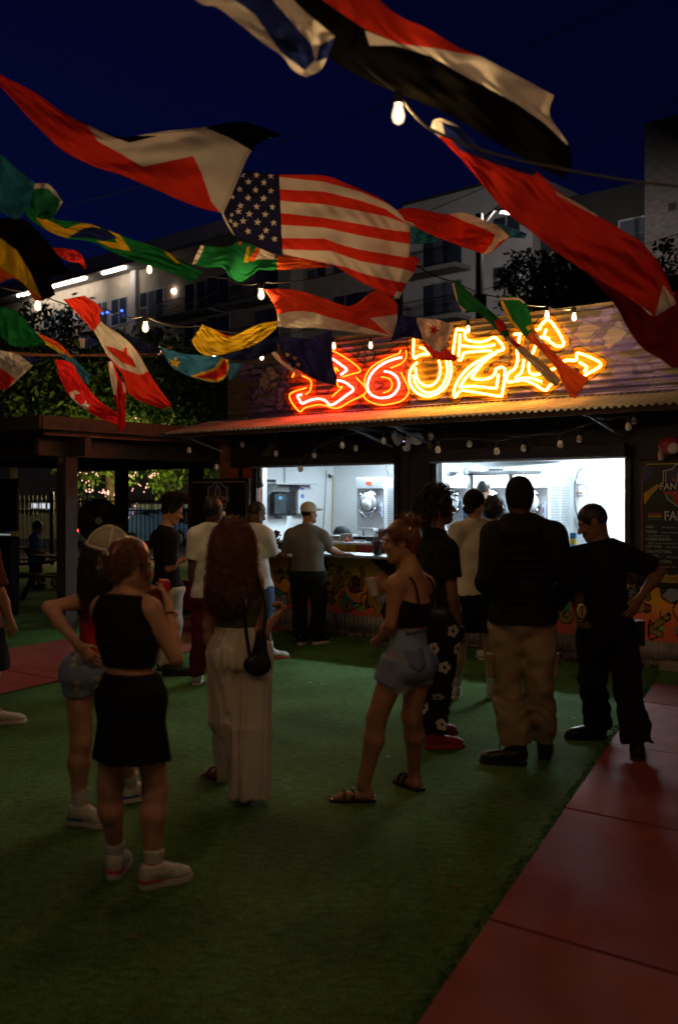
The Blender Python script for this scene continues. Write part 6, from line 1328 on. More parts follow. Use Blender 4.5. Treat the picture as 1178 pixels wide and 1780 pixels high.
def strands(roots, dirs, length, K, r0, seed, grav=1.0, curl=0.0, curlf=9.0, spread=0.02, avoid=None, taper=0.35, fall=None):
    """tapering hair strands as three sided tubes; roots/dirs: (n,3)"""
    r = np.random.default_rng(seed); n = len(roots); p = roots.copy(); d = dirs / np.linalg.norm(dirs, axis=1)[:, None]; L = length * r.uniform(0.7, 1.1, n); st = (L / K)[:, None]
    ph = r.uniform(0, 6.28, n); pts = []; wob = r.normal(size=(n, 3)) * spread
    for k in range(K + 1):
        a = ph + curlf * k / K * 6.28; off = np.stack([np.cos(a), np.sin(a), 0 * a], 1) * (curl * min(1, k / 4))
        pts.append(p + off); g = np.array([0, 0, -1.0]) * grav * (0.12 + 0.5 * k / K)
        d = d + g + wob * 0.4 + (0 if fall is None else fall); d /= np.linalg.norm(d, axis=1)[:, None]; p = p + d * st
        if avoid is not None:
            for (c, rad) in avoid:
                q = (p - c) / rad; m = np.linalg.norm(q, axis=1); ins = m < 1; p[ins] = c + q[ins] / np.maximum(m[ins], 1e-3)[:, None] * rad
    Pt = np.stack(pts, 1); T = np.gradient(Pt, axis=1); T /= np.linalg.norm(T, axis=2)[..., None] + 1e-9
    X = np.cross(T, np.array([0.3, 0.9, 0.31])); X /= np.linalg.norm(X, axis=2)[..., None] + 1e-9; Y = np.cross(T, X)
    rad = r0 * (1 - (1 - taper) * np.linspace(0, 1, K + 1))[None, :, None]
    V = np.stack([Pt + (X * math.cos(a) + Y * math.sin(a)) * rad for a in (0, 2.094, 4.189)], 2).reshape(-1, 3)
    base = (np.arange(n)[:, None, None] * (K + 1) + np.arange(K)[None, :, None]) * 3; j = np.arange(3)[None, None, :]
    F = np.stack([base + j, base + (j + 1) % 3, base + 3 + (j + 1) % 3, base + 3 + j], -1).reshape(-1, 4)
    return V, F
def scalp(c, f, r_, u, rad, n, seed, front=0.35, low=-0.5):
    rg = np.random.default_rng(seed); q = rg.normal(size=(n * 4, 3)); q /= np.linalg.norm(q, axis=1)[:, None]
    ok = ~((q[:, 1] > front) & (q[:, 2] < 0.45)) & (q[:, 2] > low); q = q[ok][:n]      # x right, y forward, z up
    w = q[:, :1] * r_ + q[:, 1:2] * f + q[:, 2:] * u; pos = c + (q[:, :1] * rad[0]) * r_ + (q[:, 1:2] * rad[1]) * f + (q[:, 2:] * rad[2]) * u
    return pos, w
class Person:
    def __init__(s, label, d, face, J, feet, female=False, skin_m=SK_TAN, bulk=1.0, h=0.009, head_face=None, head_tilt=(0, 0), hs=1.0, floor=0.0, hands=None, group='people waiting in front of the drinks booth', glute=1.0):
        s.glute = glute
        s.d = d; s.h = h; s.female = female; s.bulk = bulk; s.skin_m = skin_m; s.floor = floor
        s.J = {}
        for k, v in J.items():
            q = P(v[0], v[1], d + (v[2] if len(v) > 2 else 0)); s.J[k] = np.array(q)
        s.feet = {}
        for k, (hx, hy, tx, ty) in zip('AB', feet):
            if floor: a = P(hx, 870, hy); a.z = floor; b = P(tx, 870, ty); b.z = floor
            else: a = G(hx, hy); b = G(tx, ty)
            dr = nrm(np.array(b) - np.array(a)); s.feet[k] = (np.array(a), dr); s.J['an' + k] = np.array(a) + dr * 0.055 + np.array([0, 0, 0.095])
        f = nrm([face[0], face[1], 0]); s.f = f; s.r = np.array([f[1], -f[0], 0]); s.u = np.array([0, 0, 1.0])
        hf = nrm(list(head_face) + [0]) if head_face else f
        hf = nrm(hf + np.array([0, 0, head_tilt[0]])); hr = nrm(np.cross(hf, [0, 0, 1])); hr = nrm(hr + np.array([0, 0, head_tilt[1]])); hu = nrm(np.cross(hr, hf)); s.hf, s.hr, s.hu = hf, hr, hu
        s.hs = hs; base = (s.J['anA'] + s.J['anB']) / 2; base[2] = floor
        s.e = empty('person', label, 'person', tuple(base), 0, group)
        s.hands = hands or {}
    def lat(s): return nrm(s.J['sB'] - s.J['sA'])
    def torso(s, F, g=0.0, hip=True, chest=True, k=0.05, shoulders=True, waist=1.0):
        J = s.J; b = s.bulk; lat = s.lat(); S = (J['sA'] + J['sB']) / 2; H = (J['hA'] + J['hB']) / 2; w = np.linalg.norm(J['sB'] - J['sA']); f = s.f
        hw = max(0.115 if s.female else 0.105, w * 0.33) * b
        if hip:
            hi_, hr_ = (0.38, 0.098) if s.female else (0.28, 0.105)
            F.cone(J['hA'] + (H - J['hA']) * hi_, J['hB'] + (H - J['hB']) * hi_, hr_ * b + g, hr_ * b + g, k, f, 0.95)
            gl = getattr(s, 'glute', 1.0)
            F.cone(H - f * 0.045 * gl - s.u * 0.01 - lat * 0.055, H - f * 0.045 * gl - s.u * 0.01 + lat * 0.055, (0.085 if s.female else 0.07) * b + g, (0.085 if s.female else 0.07) * b + g, k)
            F.cone(H + (S - H) * 0.06, H + (S - H) * 0.38, hw * 1.08 + g, hw * (0.88 if s.female else 1.0) * waist + g, k, f, 0.72)
        if chest:
            F.cone(H + (S - H) * 0.38, H + (S - H) * 0.72, hw * (0.88 if s.female else 1.0) * waist + g, hw * 1.16 + g, k, f, 0.72); F.cone(H + (S - H) * 0.72, H + (S - H) * 0.90, hw * 1.16 + g, hw * 1.0 + g, k, f, 0.68)
            if s.female:
                for sg in (-1, 1): F.cone(H + (S - H) * 0.70 + f * 0.075 + lat * 0.06 * sg, H + (S - H) * 0.66 + f * 0.09 + lat * 0.06 * sg, 0.055 + g * 0.6, 0.05 + g * 0.6, 0.03)
        if shoulders:
            F.cone(J['sA'] + s.u * 0.005, J['sB'] + s.u * 0.005, 0.052 * b + g, 0.052 * b + g, k, f, 0.9)
            nb = J['neck']
            for a in ('sA', 'sB'): F.cone(nb - s.u * 0.01, J[a] + s.u * 0.01, 0.05 * b + g * 0.8, 0.042 * b + g * 0.8, 0.04)
    def arm(s, F, side, g=0.0, to=1.0, flat=False, k=0.025, fore=True, g2=None):
        J = s.J; b = s.bulk * (0.86 if s.female else 1.0); a, e, w = J['s' + side], J['e' + side], J['w' + side]; g2 = g if g2 is None else g2
        F.cone(a, a + (e - a) * 0.3, 0.056 * b + g, 0.050 * b + g, k)
        F.cone(a, a + (e - a) * to, 0.052 * b + g, (0.052 + (0.037 - 0.052) * to) * b + g2, k, None, 1.0, flat)
        if fore: F.cone(e, e + (w - e) * 0.35, 0.036 * b + g, 0.040 * b + g, 0.02); F.cone(e + (w - e) * 0.3, w, 0.040 * b + g, 0.026 * b + g2, 0.02)
    def leg(s, F, side, g=0.0, to=1.0, flat=False, k=0.03, calf=True, g2=None, taper=1.0):
        J = s.J; b = s.bulk; h_, kn, an = J['h' + side], J['k' + side], J['an' + side]; g2 = g if g2 is None else g2
        tr = 0.082 if s.female else 0.088
        F.cone(h_, h_ + (kn - h_) * to, tr * b + g, (tr + (0.056 - tr) * to) * b + g2, k, None, 1.0, flat)
        if calf:
            mid = kn + (an - kn) * 0.32 - s.f * 0.012
            F.cone(kn, mid, 0.053 * b + g, 0.055 * b + g, k); F.cone(mid, an, 0.055 * b + g, 0.034 * b + g2, k)
    def hand(s, side, curl=0.5, tip=None, pn=None, h=0.0045):
        J = s.J; w, e = J['w' + side], J['e' + side]; dr = nrm((np.array(P(tip[0], tip[1], s.d + tip[2])) - w)) if tip else nrm(w - e)
        pn = nrm(pn) if pn is not None else nrm(np.cross(dr, s.r) + 1e-3); pn = nrm(pn - dr * (pn @ dr)); sd = np.cross(dr, pn)
        F = Field(); sc = 0.92 if s.female else 1.0
        F.cone(w - dr * 0.03, w + dr * 0.02, 0.026 * sc, 0.027 * sc, 0.015, pn, 0.8); F.cone(w + dr * 0.02, w + dr * 0.075 * sc, 0.030 * sc, 0.036 * sc, 0.015, pn, 0.42)
        for i in range(4):
            b = w + dr * (0.085 - 0.004 * abs(i - 1.3)) * sc + sd * (i - 1.5) * 0.0195 * sc; ang = 0.0; p = b - dr * 0.012; L = (0.042, 0.047, 0.044, 0.034)[i] * sc; sp = sd * (i - 1.5) * 0.03
            for j, fr_ in enumerate((1.0, 0.68, 0.52)):
                ang += curl * (0.7, 1.0, 0.75)[j]; v = nrm(dr * math.cos(ang) + pn * math.sin(ang) + sp); q = p + v * L * fr_; F.cone(p, q, (0.0095, 0.0085, 0.0078)[j] * sc, (0.0085, 0.0078, 0.0068)[j] * sc, 0.004); p = q
        sg = 1 if side == 'A' else -1; t0 = w + dr * 0.025 * sc + sd * 0.022 * sg; t1 = t0 + (dr * 0.7 + sd * 0.6 * sg + pn * 0.35 * (1 + curl)) * 0.038 * sc; t2 = t1 + (dr * 0.9 + sd * (0.25 - 0.4 * curl) * sg + pn * 0.4) * 0.03 * sc
        F.cone(t0, t1, 0.013 * sc, 0.0105 * sc, 0.008); F.cone(t1, t2, 0.0105 * sc, 0.008 * sc, 0.004)
        return F.mesh(h)
    def head_field(s):
        c = s.J['head']; f, r, u, k = s.hf, s.hr, s.hu, s.hs; F = Field()
        E = lambda o, rad, kk=0.015, sub=False: F.ell(c + (f * o[1] + r * o[0] + u * o[2]) * k, np.array(rad) * k, r, f, u, kk, sub)
        E((0, -0.012, 0.028), (0.074, 0.094, 0.092)); E((0, 0.030, -0.040), (0.058, 0.062, 0.078), 0.03); E((0, 0.062, -0.095), (0.026, 0.026, 0.020), 0.03)
        for sg in (-1, 1): F.cone(c + (r * 0.052 * sg - f * 0.005 - u * 0.05) * k, c + (r * 0.018 * sg + f * 0.066 - u * 0.098) * k, 0.022 * k, 0.016 * k, 0.03)
        E((0, 0.074, 0.024), (0.048, 0.018, 0.012), 0.02)
        for sg in (-1, 1): E((0.033 * sg, 0.094, -0.002), (0.017, 0.014, 0.012), 0.012, True); E((0.035 * sg, 0.072, -0.030), (0.022, 0.016, 0.016), 0.02)
        F.cone(c + (f * 0.086 + u * 0.006) * k, c + (f * 0.110 - u * 0.030) * k, 0.009 * k, 0.0135 * k, 0.01)
        for sg in (-1, 1): E((0.012 * sg, 0.098, -0.034), (0.009, 0.011, 0.008), 0.006)
        E((0, 0.090, -0.058), (0.022, 0.011, 0.006), 0.006); E((0, 0.088, -0.069), (0.019, 0.011, 0.007), 0.005)
        for sg in (-1, 1): E((0.076 * sg, -0.012, -0.008), (0.010, 0.024, 0.034), 0.008); E((0.084 * sg, -0.008, -0.006), (0.006, 0.012, 0.018), 0.006, True)
        nb = s.J['neck']; F.cone(nb - s.u * 0.02, c - (u * 0.055 + f * 0.022) * k, (0.050 if s.female else 0.058) * k, (0.046 if s.female else 0.055) * k, 0.03)
        return F
    def body(s, tors=True):
        F = Field(); s.torso(F)
        nb = s.J['neck']; F.cone(nb - s.u * 0.03, s.J['head'] - (s.hu * 0.06 + s.hf * 0.02) * s.hs, (0.052 if s.female else 0.060), (0.046 if s.female else 0.055) * s.hs, 0.035)
        for sd in 'AB':
            s.arm(F, sd); s.leg(F, sd)
            hl, dr = s.feet[sd]; an = s.J['an' + sd]; L = 0.24 if s.female else 0.265
            F.cone(an, hl + dr * 0.03 + s.u * 0.035, 0.035, 0.034, 0.02); F.cone(hl + dr * 0.03 + s.u * 0.035, hl + dr * (L - 0.07) + s.u * 0.028, 0.034, 0.030, 0.02, s.u, 0.8); F.cone(hl + dr * (L - 0.09) + s.u * 0.028, hl + dr * (L - 0.03) + s.u * 0.02, 0.034, 0.024, 0.02, s.u, 0.65)
        parts = [F.mesh(s.h), s.head_field().mesh(min(s.h, 0.0065))]
        for sd in 'AB':
            a = s.hands.get(sd, {}); 
            if a is not None: parts.append(s.hand(sd, **a))
        V, Fc = join(parts); o = np_mesh('body', V, Fc, s.skin_m, s.e)
        return o
    def wear(s, name, F, m, wr=0.006, wf=(12, 12, 18), cuts=(), h=None, seed=1, label=None, bunch=None):
        V, Fc = F.mesh(h or s.h, wr, wf, seed, cuts, bunch); o = np_mesh(name, V, Fc, m, s.e)
        if label: o['label'] = label
        return o
    def waistband(s, F, g):
        J = s.J; S = (J['sA'] + J['sB']) / 2; H = (J['hA'] + J['hB']) / 2; w = np.linalg.norm(J['sB'] - J['sA']); hw = max(0.115 if s.female else 0.105, w * 0.33) * s.bulk; F.cone(H + (S - H) * 0.25, H + (S - H) * 0.62, hw * (0.92 if s.female else 1.02) + g, hw * (0.90 if s.female else 1.02) + g, 0.03, s.f, 0.74)
    def coil_bun(s, c, r, m, seed=1):
        b = MB(); n_ = 110
        for k in range(3):
            pts = []
            for i in range(n_):
                a = i / n_ * 4 * math.pi + k * 2.1; q = r * (0.62 + 0.30 * math.cos(1.5 * a + k)); pts.append(Vector(c + (s.hr * math.cos(a) + s.hu * math.sin(a)) * q - s.hf * (r * 0.35 * math.sin(1.5 * a + k))))
            b.tube(pts, r * 0.34, 7)
        b.build('bun', m, s.e, True, fix=False)
        rt, dr = scalp(c, s.hf, s.hr, s.hu, (r, r, r), 150, seed, 2, -2); V, Fc = strands(rt, np.cross(dr, s.hr + 0.2) + 0.12 * dr, r * 1.3, 6, 0.0012, seed, 0.03, 0.002, 1, 0.05); np_mesh('flyaway_hair', V, Fc, m, s.e)['kind'] = 'stuff'
    def zpx(s, py, dd=0): return P(0, py, s.d + dd).z
    def tee(s, m, hem_py, g=0.022, sleeve=0.62, name='shirt', wr=0.006, neck=0.02, seed=1, long=False, sg=0.022):
        F = Field(); s.torso(F, g); 
        H = (s.J['hA'] + s.J['hB']) / 2; z = s.zpx(hem_py); S = (s.J['sA'] + s.J['sB']) / 2
        w = np.linalg.norm(s.J['sB'] - s.J['sA']) * 0.36 * s.bulk + g; w = max(w, 0.12 + g)
        F.cone(H + (S - H) * 0.35, np.array([H[0], H[1], z - 0.02]), w, w * 1.06, 0.05, s.f, 0.80)
        for sd in 'AB':
            if long: s.arm(F, sd, sg)
            elif sleeve > 0: s.arm(F, sd, sg, sleeve, True, fore=False, g2=sg + 0.012)
        nb = s.J['neck']
        return s.wear(name, F, m, wr, (14, 14, 12), [((0, 0, z), (0, 0, -1)), (tuple(nb + s.u * neck), tuple(nrm(s.u * 1.0 + s.f * 0.25)))], seed=seed)
    def trousers(s, m, top_py, end=1.0, g=0.02, g2=0.035, wr=0.008, name='trousers', seed=2, flat=True):
        F = Field(); s.torso(F, g, chest=False, shoulders=False); s.waistband(F, g); z = s.zpx(top_py)
        for sd in 'AB':
            J = s.J; kn, an, h_ = J['k' + sd], J['an' + sd], J['h' + sd]
            F.cone(h_, kn, 0.090 * s.bulk + g, 0.060 * s.bulk + g, 0.03)
            if end > 0: F.cone(kn, kn + (an - kn) * end, 0.060 * s.bulk + g, 0.045 * s.bulk + g2, 0.02, None, 1, flat)
        return s.wear(name, F, m, wr, (16, 16, 26), [((0, 0, z), (0, 0, 1))], seed=seed, bunch=(s.floor + 0.08, s.floor + 0.62, 0.0065 if wr > 0.007 else 0.003, 60) if end > 0 else None)
    def shorts(s, m, top_py, frac=0.5, g=0.02, g2=0.03, wr=0.006, name='shorts', seed=3):
        F = Field(); s.torso(F, g, chest=False, shoulders=False); s.waistband(F, g); z = s.zpx(top_py)
        for sd in 'AB':
            h_, kn = s.J['h' + sd], s.J['k' + sd]; F.cone(h_ + s.u * 0.02, h_ + (kn - h_) * frac, (0.082 if s.female else 0.090) * s.bulk + g, (0.074 if s.female else 0.078) * s.bulk + g2, 0.02, None, 1, True)
        return s.wear(name, F, m, wr, (18, 18, 22), [((0, 0, z), (0, 0, 1))], seed=seed)
    def shoes(s, m, sole, high=0.0, lace=None, accent=None, L=None, bulk=1.0, only='AB'):
        for sd in only:
            hl, dr = s.feet[sd]; u = s.u; an = s.J['an' + sd]; sx = np.cross(dr, u); L_ = L or (0.255 if s.female else 0.29); F = Field(); hl = hl - dr * 0.012; z0 = 0.024
            F.cone(hl + dr * 0.045 + u * (0.05 + z0), hl + dr * 0.10 + u * (0.045 + z0), 0.040 * bulk, 0.042 * bulk, 0.02); F.cone(hl + dr * 0.10 + u * (0.045 + z0), hl + dr * (L_ - 0.075) + u * (0.022 + z0), 0.042 * bulk, 0.040 * bulk, 0.025, u, 0.85); F.cone(hl + dr * (L_ - 0.075) + u * (0.020 + z0), hl + dr * (L_ - 0.045) + u * (0.016 + z0), 0.042 * bulk, 0.038 * bulk, 0.02, u, 0.7)
            F.cone(hl + dr * 0.045 + u * 0.05, an + u * (0.01 + high) - dr * 0.005, 0.040 * bulk, 0.044 * bulk, 0.02, None, 1, False)
            V, Fc = F.mesh(min(s.h, 0.007), 0.001, (60, 60, 60), 3, [((0, 0, s.floor + z0 - 0.004), (0, 0, -1)), (tuple(an + u * (0.012 + high)), (0, 0, 1))]); sh = np_mesh('shoe', V, Fc, m, s.e)
            out = []
            for t, w_ in ((0.0, 0.018), (0.012, 0.033), (0.05, 0.039), (0.11, 0.037), (0.17, 0.044), (0.21, 0.046), (0.245, 0.040), (0.27, 0.026), (0.28, 0.010)): out.append((t * L_ / 0.28, w_ * bulk * 1.02))
            pts = [hl + dr * t + sx * w_ for t, w_ in out] + [hl + dr * t - sx * w_ for t, w_ in out[::-1]]
            MB().prism([Vector(q) + Vector((0, 0, 0.002)) for q in pts], (0, 0, z0 + 0.004)).build('sole', sole, sh, bevel=0.004)
            if accent: MB().prism([Vector(hl + dr * t + sx * (w_ + 0.002) * (1 if i < 4 else -1)) + Vector((0, 0, z0 + 0.006)) for i, (t, w_) in enumerate(out[:4][::1] + out[:4][::-1])], (0, 0, 0.014)).build('heel_stripe', accent, sh)
            if lace:
                for q in range(4):
                    t = 0.11 + q * 0.026; zc = 0.088 - q * 0.012 + z0 * 0.4; MB().tube([Vector(hl + dr * t + sx * 0.024) + Vector((0, 0, zc - 0.006)), Vector(hl + dr * (t + 0.008)) + Vector((0, 0, zc + 0.004)), Vector(hl + dr * t - sx * 0.024) + Vector((0, 0, zc - 0.006))], 0.003, 5).build('lace', lace, sh)
    def socks(s, m, top=0.19):
        for sd in 'AB':
            an, kn = s.J['an' + sd], s.J['k' + sd]; F = Field(); q = an + (kn - an) * (top / np.linalg.norm(kn - an)); F.cone(an - s.u * 0.02, q, 0.038, 0.045 + top * 0.03, 0.01, None, 1, True); s.wear('sock', F, m, 0.002, (40, 40, 90))
    def hair_cap(s, m, grow=0.012, low=-0.03, noise=0.004, nf=(60, 60, 60), back=0.0, hl=0.062, name='hair', top=0.0):
        c = s.J['head']; f, r, u, k = s.hf, s.hr, s.hu, s.hs; F = Field(); F.ell(c + (u * (0.030 + top * 0.5) - f * 0.014) * k, np.array([0.074 + grow, 0.094 + grow, 0.092 + grow + top]) * k, r, f, u)
        if back: F.cone(c + (-f * 0.05 - u * 0.0) * k, c + (-f * 0.06 - u * (0.03 + back)) * k, 0.062 + grow * 0.5, 0.045, 0.03, f, 0.7)
        return s.wear(name, F, m, noise, nf, [(tuple(c + (f * hl + u * 0.05) * k), tuple(nrm(f * 0.85 - u * 0.52))), (tuple(c + u * low * k), tuple(nrm(-u * 1.0 + f * 0.40)))], h=0.006)
    def eyes(s):
        c = s.J['head']; f, r, u, k = s.hf, s.hr, s.hu, s.hs
        for sg in (-1, 1): MB().lathe(Vector(c + (f * 0.076 + r * 0.032 * sg - u * 0.003) * k), tuple(f), [(0.003, -0.006), (0.011, 0.0), (0.008, 0.007), (0.002, 0.0095)], 10).build('eye', M_EYE, s.e, True)
HB = mat('hair_black', (0.012, 0.009, 0.008), 0.5, var=0.3, scale=40, spec=0.4); HBR = mat('hair_brown', (0.022, 0.011, 0.007), 0.45, var=0.4, scale=30, spec=0.5); HRED = mat('hair_auburn', (0.15, 0.052, 0.020), 0.34, var=0.45, scale=25, spec=0.5)
C_BLACK = cloth('cloth_black', (0.010, 0.010, 0.011)); C_WHITE = cloth('cloth_white', (0.62, 0.62, 0.63)); C_CREAM = cloth('cloth_cream', (0.62, 0.57, 0.52), 0.9, 0.3); C_GREY = cloth('cloth_olive_grey', (0.15, 0.145, 0.12)); C_MAROON = cloth('cloth_maroon', (0.12, 0.012, 0.025)); C_TAN = cloth('cloth_tan', (0.30, 0.23, 0.13), 0.9, 0.3); C_DENIM = cloth('denim_light', (0.22, 0.28, 0.42), 0.9, 0.5, 120, 0.35); C_BLUE = cloth('cloth_blue', (0.08, 0.22, 0.85)); C_RED = cloth('cloth_red', (0.55, 0.025, 0.03)); C_SOCK = cloth('sock_white', (0.6, 0.58, 0.55)); C_SHOE = mat('sneaker_white', (0.55, 0.53, 0.50), 0.6, var=0.2, scale=30); C_BOOT = mat('boot_black', (0.012, 0.012, 0.013), 0.35, var=0.2); C_OLIVE = cloth('cloth_olive', (0.10, 0.10, 0.05))
# ------------------------------------------------------------------ the individuals
# woman in black top and skirt, nearest
p = Person('woman with auburn bun, cropped black top and black skirt, seen from behind', 4.48, (0.45, 0.9), dict(head=(226, 984), neck=(222, 1034), sA=(179, 1060, 0.05), sB=(259, 1062, -0.05), eA=(192, 1142, 0.14), wA=(258, 1062, 0.24), eB=(306, 1146, -0.02), wB=(292, 1052, 0.12), hA=(203, 1214, 0.03), hB=(254, 1214, -0.03), kA=(192, 1368), kB=(270, 1376)),
           [(197, 1530, 219, 1497), (246, 1546, 330, 1528)], True, SK_LIGHT, 0.98, 0.008, head_face=(0.8, 0.6), head_tilt=(-0.15, 0.0), glute=0.3, hands=dict(A=dict(curl=0.75, tip=(276, 1034, 0.22), pn=(0.2, -0.2, 0.9)), B=dict(curl=0.75, tip=(284, 1026, 0.16), pn=(-0.9, 0.2, 0.1))))
p.body()
F = Field(); p.torso(F, 0.012); zt = p.zpx(1157); nb = p.J['neck']
p.wear('top', F, C_BLACK, 0.003, cuts=[((0, 0, zt), (0, 0, -1)), (tuple(nb - p.u * 0.006), tuple(nrm(p.u + p.f * 0.3)))] + [(tuple(p.J['s' + sd] + p.lat() * (0.012 * sg)), tuple(nrm(p.lat() * sg + p.u * 0.35))) for sd, sg in (('A', -1), ('B', 1))], label='cropped black sleeveless top')
F = Field(); H = (p.J['hA'] + p.J['hB']) / 2; F.cone(H + p.u * 0.13, H + p.u * 0.02, 0.112, 0.140, 0.03, p.f, 0.88); F.cone(H + p.u * 0.02, np.array([H[0], H[1], p.zpx(1318)]), 0.142, 0.190, 0.03, p.f, 0.78, True); p.torso(F, 0.012, chest=False, shoulders=False)
p.wear('skirt', F, C_BLACK, 0.006, (16, 16, 3), [((0, 0, p.zpx(1168)), (0, 0, 1))])
p.socks(C_SOCK, 0.07); p.shoes(C_SHOE, M_SOLE, 0.0, mat('lace_violet', (0.10, 0.08, 0.22), 0.7), mat('stripe_orange', (0.55, 0.10, 0.03), 0.6))
p.hair_cap(HRED, 0.010, -0.055, 0.002, (90, 90, 40), 0.02)
c = p.J['head'] - p.hf * 0.075 - p.hu * 0.005; rt, dr = scalp(c, p.hf, p.hr, p.hu, (0.040, 0.036, 0.04), 240, 4, 2, -2)
p.coil_bun(c, 0.048, HRED, 4)
rt, dr = scalp(p.J['head'] + p.hu * 0.028 - p.hf * 0.012, p.hf, p.hr, p.hu, (0.083, 0.103, 0.101), 420, 6, 0.4, -0.45); V2 = strands(rt, (c - rt) + 0.02 * dr, 0.12, 8, 0.0022, 7, 0.0, 0.001, 1, 0.03, [(p.J['head'] + p.hu * 0.028 - p.hf * 0.012, np.array([0.084, 0.104, 0.102]))])
V3 = strands(np.repeat([p.J['head'] + p.hf * 0.04 + p.hr * 0.078 + p.hu * 0.03], 26, 0) + rng.normal(0, 0.008, (26, 3)), np.repeat([p.hr * 0.4 - p.hu], 26, 0), 0.17, 10, 0.0018, 8, 0.8, 0.006, 1, 0.1)
V, Fc = join([V2, V3]); np_mesh('hair_strands', V, Fc, HRED, p.e)
MB().tube([Vector(c + (p.hr * math.cos(a) * 0.03 - p.hf * (0.045 + 0.004 * math.sin(3 * a)) + p.hu * (0.035 + 0.02 * math.sin(a)))) for a in np.linspace(0.2, 2.9, 9)], 0.006, 7).build('hair_clip', mat('clip_cream', (0.62, 0.52, 0.38), 0.3), p.e, True)
w = p.J['wB']; el = p.J['eB']; q = w + (el - w) * 0.2; x_, y_ = frame_of(Vector(el - w)); MB().tube([Vector(q) + (x_ * math.cos(a) + y_ * math.sin(a)) * 0.034 for a in np.linspace(0, 6.283, 17)], 0.0045, 6).build('bracelet', mat('gold', (0.7, 0.45, 0.1), 0.25, metal=1.0, var=0), p.e, True)
cu = P(281, 1030, 4.48 + 0.17); e = empty('drink_can', 'red and white can held up by the woman in the black skirt', 'can', cu)
MB().lathe(cu - Vector((0, 0, 0.055)), (0.1, 0, 1), [(0.024, 0), (0.030, 0.01), (0.030, 0.10), (0.024, 0.115)], 18).build('can_body', mat('can_red', (0.5, 0.02, 0.02), 0.35), e, True); MB().lathe(cu + Vector((0.002, 0, 0.015)), (0.1, 0, 1), [(0.0305, 0), (0.0305, 0.03)], 18).build('white_band', mat('can_white', (0.6, 0.58, 0.55), 0.4), e, True)
# woman in cap, red top and starred denim shorts
p = Person('woman in cream cap, red top and starred denim shorts with hand on hip', 5.25, (0.6, 0.8), dict(head=(189, 963), neck=(180, 1016), sA=(160, 1042, -0.02), sB=(222, 1046, 0.10), eA=(84, 1056, -0.12), wA=(137, 1122, -0.16), eB=(240, 1115, 0.2), wB=(238, 1070, 0.33), hA=(138, 1164, -0.02), hB=(186, 1164, 0.06), kA=(141, 1290), kB=(214, 1286, 0.2)),
           [(124, 1432, 166, 1437), (212, 1396, 285, 1384)], True, SK_LIGHT, 0.98, 0.008, head_face=(0.8, 0.6), head_tilt=(-0.1, -0.25), hands=dict(A=dict(curl=0.22, tip=(166, 1152, -0.14), pn=(0.2, 0.8, 0.0)), B=dict(curl=0.6)))
p.body()
F = Field(); p.torso(F, 0.010); p.wear('top', F, C_RED, 0.003, cuts=[((0, 0, p.zpx(1150)), (0, 0, -1)), ((0, 0, p.zpx(1062)), (0, 0, 1))])
o = p.shorts(C_DENIM, 1122, 0.34, 0.010, 0.018, 0.003)
ev = np.array([v.co[:] for v in o.data.vertices]); nn_ = np.array([v.normal[:] for v in o.data.vertices])
M_STARP = mat('print_cream', (0.5, 0.45, 0.4), 0.9)
for k in range(30):
    cand = np.where((nn_[:, 1] < -0.15))[0]; i = int(cand[(k * 977) % len(cand)]); patch_on(o, ev[i], nn_[i], star(0, 0, 0.021, k), M_STARP, 'star_print', 0.002, 3)
V, Fc = strands(np.array([v for v in ev if v[2] < ev[:, 2].min() + 0.012][::2][:300]), np.tile([0, 0, -1.0], (300, 1))[:len([v for v in ev if v[2] < ev[:, 2].min() + 0.012][::2][:300])], 0.03, 3, 0.0014, 2, 1, 0, 1, 0.6); np_mesh('frayed_hem', V, Fc, cloth('fray', (0.45, 0.47, 0.52)), o)['kind'] = 'stuff'
p.socks(C_SOCK, 0.11); p.shoes(C_SHOE, M_SOLE, 0.0, mat('lace_blue', (0.05, 0.09, 0.3), 0.7), mat('stripe_blue', (0.04, 0.08, 0.32), 0.6))
hc = p.J['head']; rt, dr = scalp(hc + p.hu * 0.02 - p.hf * 0.015, p.hf, p.hr, p.hu, (0.08, 0.10, 0.095), 700, 11, 0.2, -0.5)
V, Fc = strands(rt, dr * 0.4 - p.hf * 0.4 - p.hu * 0.6, 0.34, 16, 0.0034, 12, 3.0, 0.008, 3, 0.05, [(hc, np.array([0.085, 0.105, 0.11])), ((p.J['sA'] + p.J['sB']) / 2, np.array([0.17, 0.10, 0.08]))]); np_mesh('hair', V, Fc, HBR, p.e)
F = Field(); F.ell(hc + p.hu * 0.050 - p.hf * 0.008, (0.096, 0.116, 0.100), p.hr, p.hf, p.hu); cp = p.wear('cap', F, mat('cap_mesh', (0.36, 0.33, 0.27), 0.9, var=0.12, scale=20, bump=0.3, bscale=300), 0.001, cuts=[(tuple(hc + p.hu * 0.035), tuple(-p.hu))], h=0.006)
F = Field(); F.ell(hc + p.hu * 0.045 + p.hf * 0.13, (0.080, 0.075, 0.014), p.hr, p.hf, p.hu); np_mesh('brim', *F.mesh(0.006), mat('brim_dark', (0.05, 0.02, 0.03), 0.8), cp)
for ph_ in (-1.2, 0.0, 1.2, 2.4): MB().tube([Vector(hc + p.hu * (0.050 + 0.1015 * math.sin(a)) - p.hf * (0.008 + 0.1175 * math.cos(a) * math.cos(ph_)) + p.hr * 0.0975 * math.cos(a) * math.sin(ph_)) for a in np.linspace(0.0, 1.55, 9)], 0.006, 5).build('cap_seam', mat('seam_cream', (0.62, 0.55, 0.45), 0.9), cp)
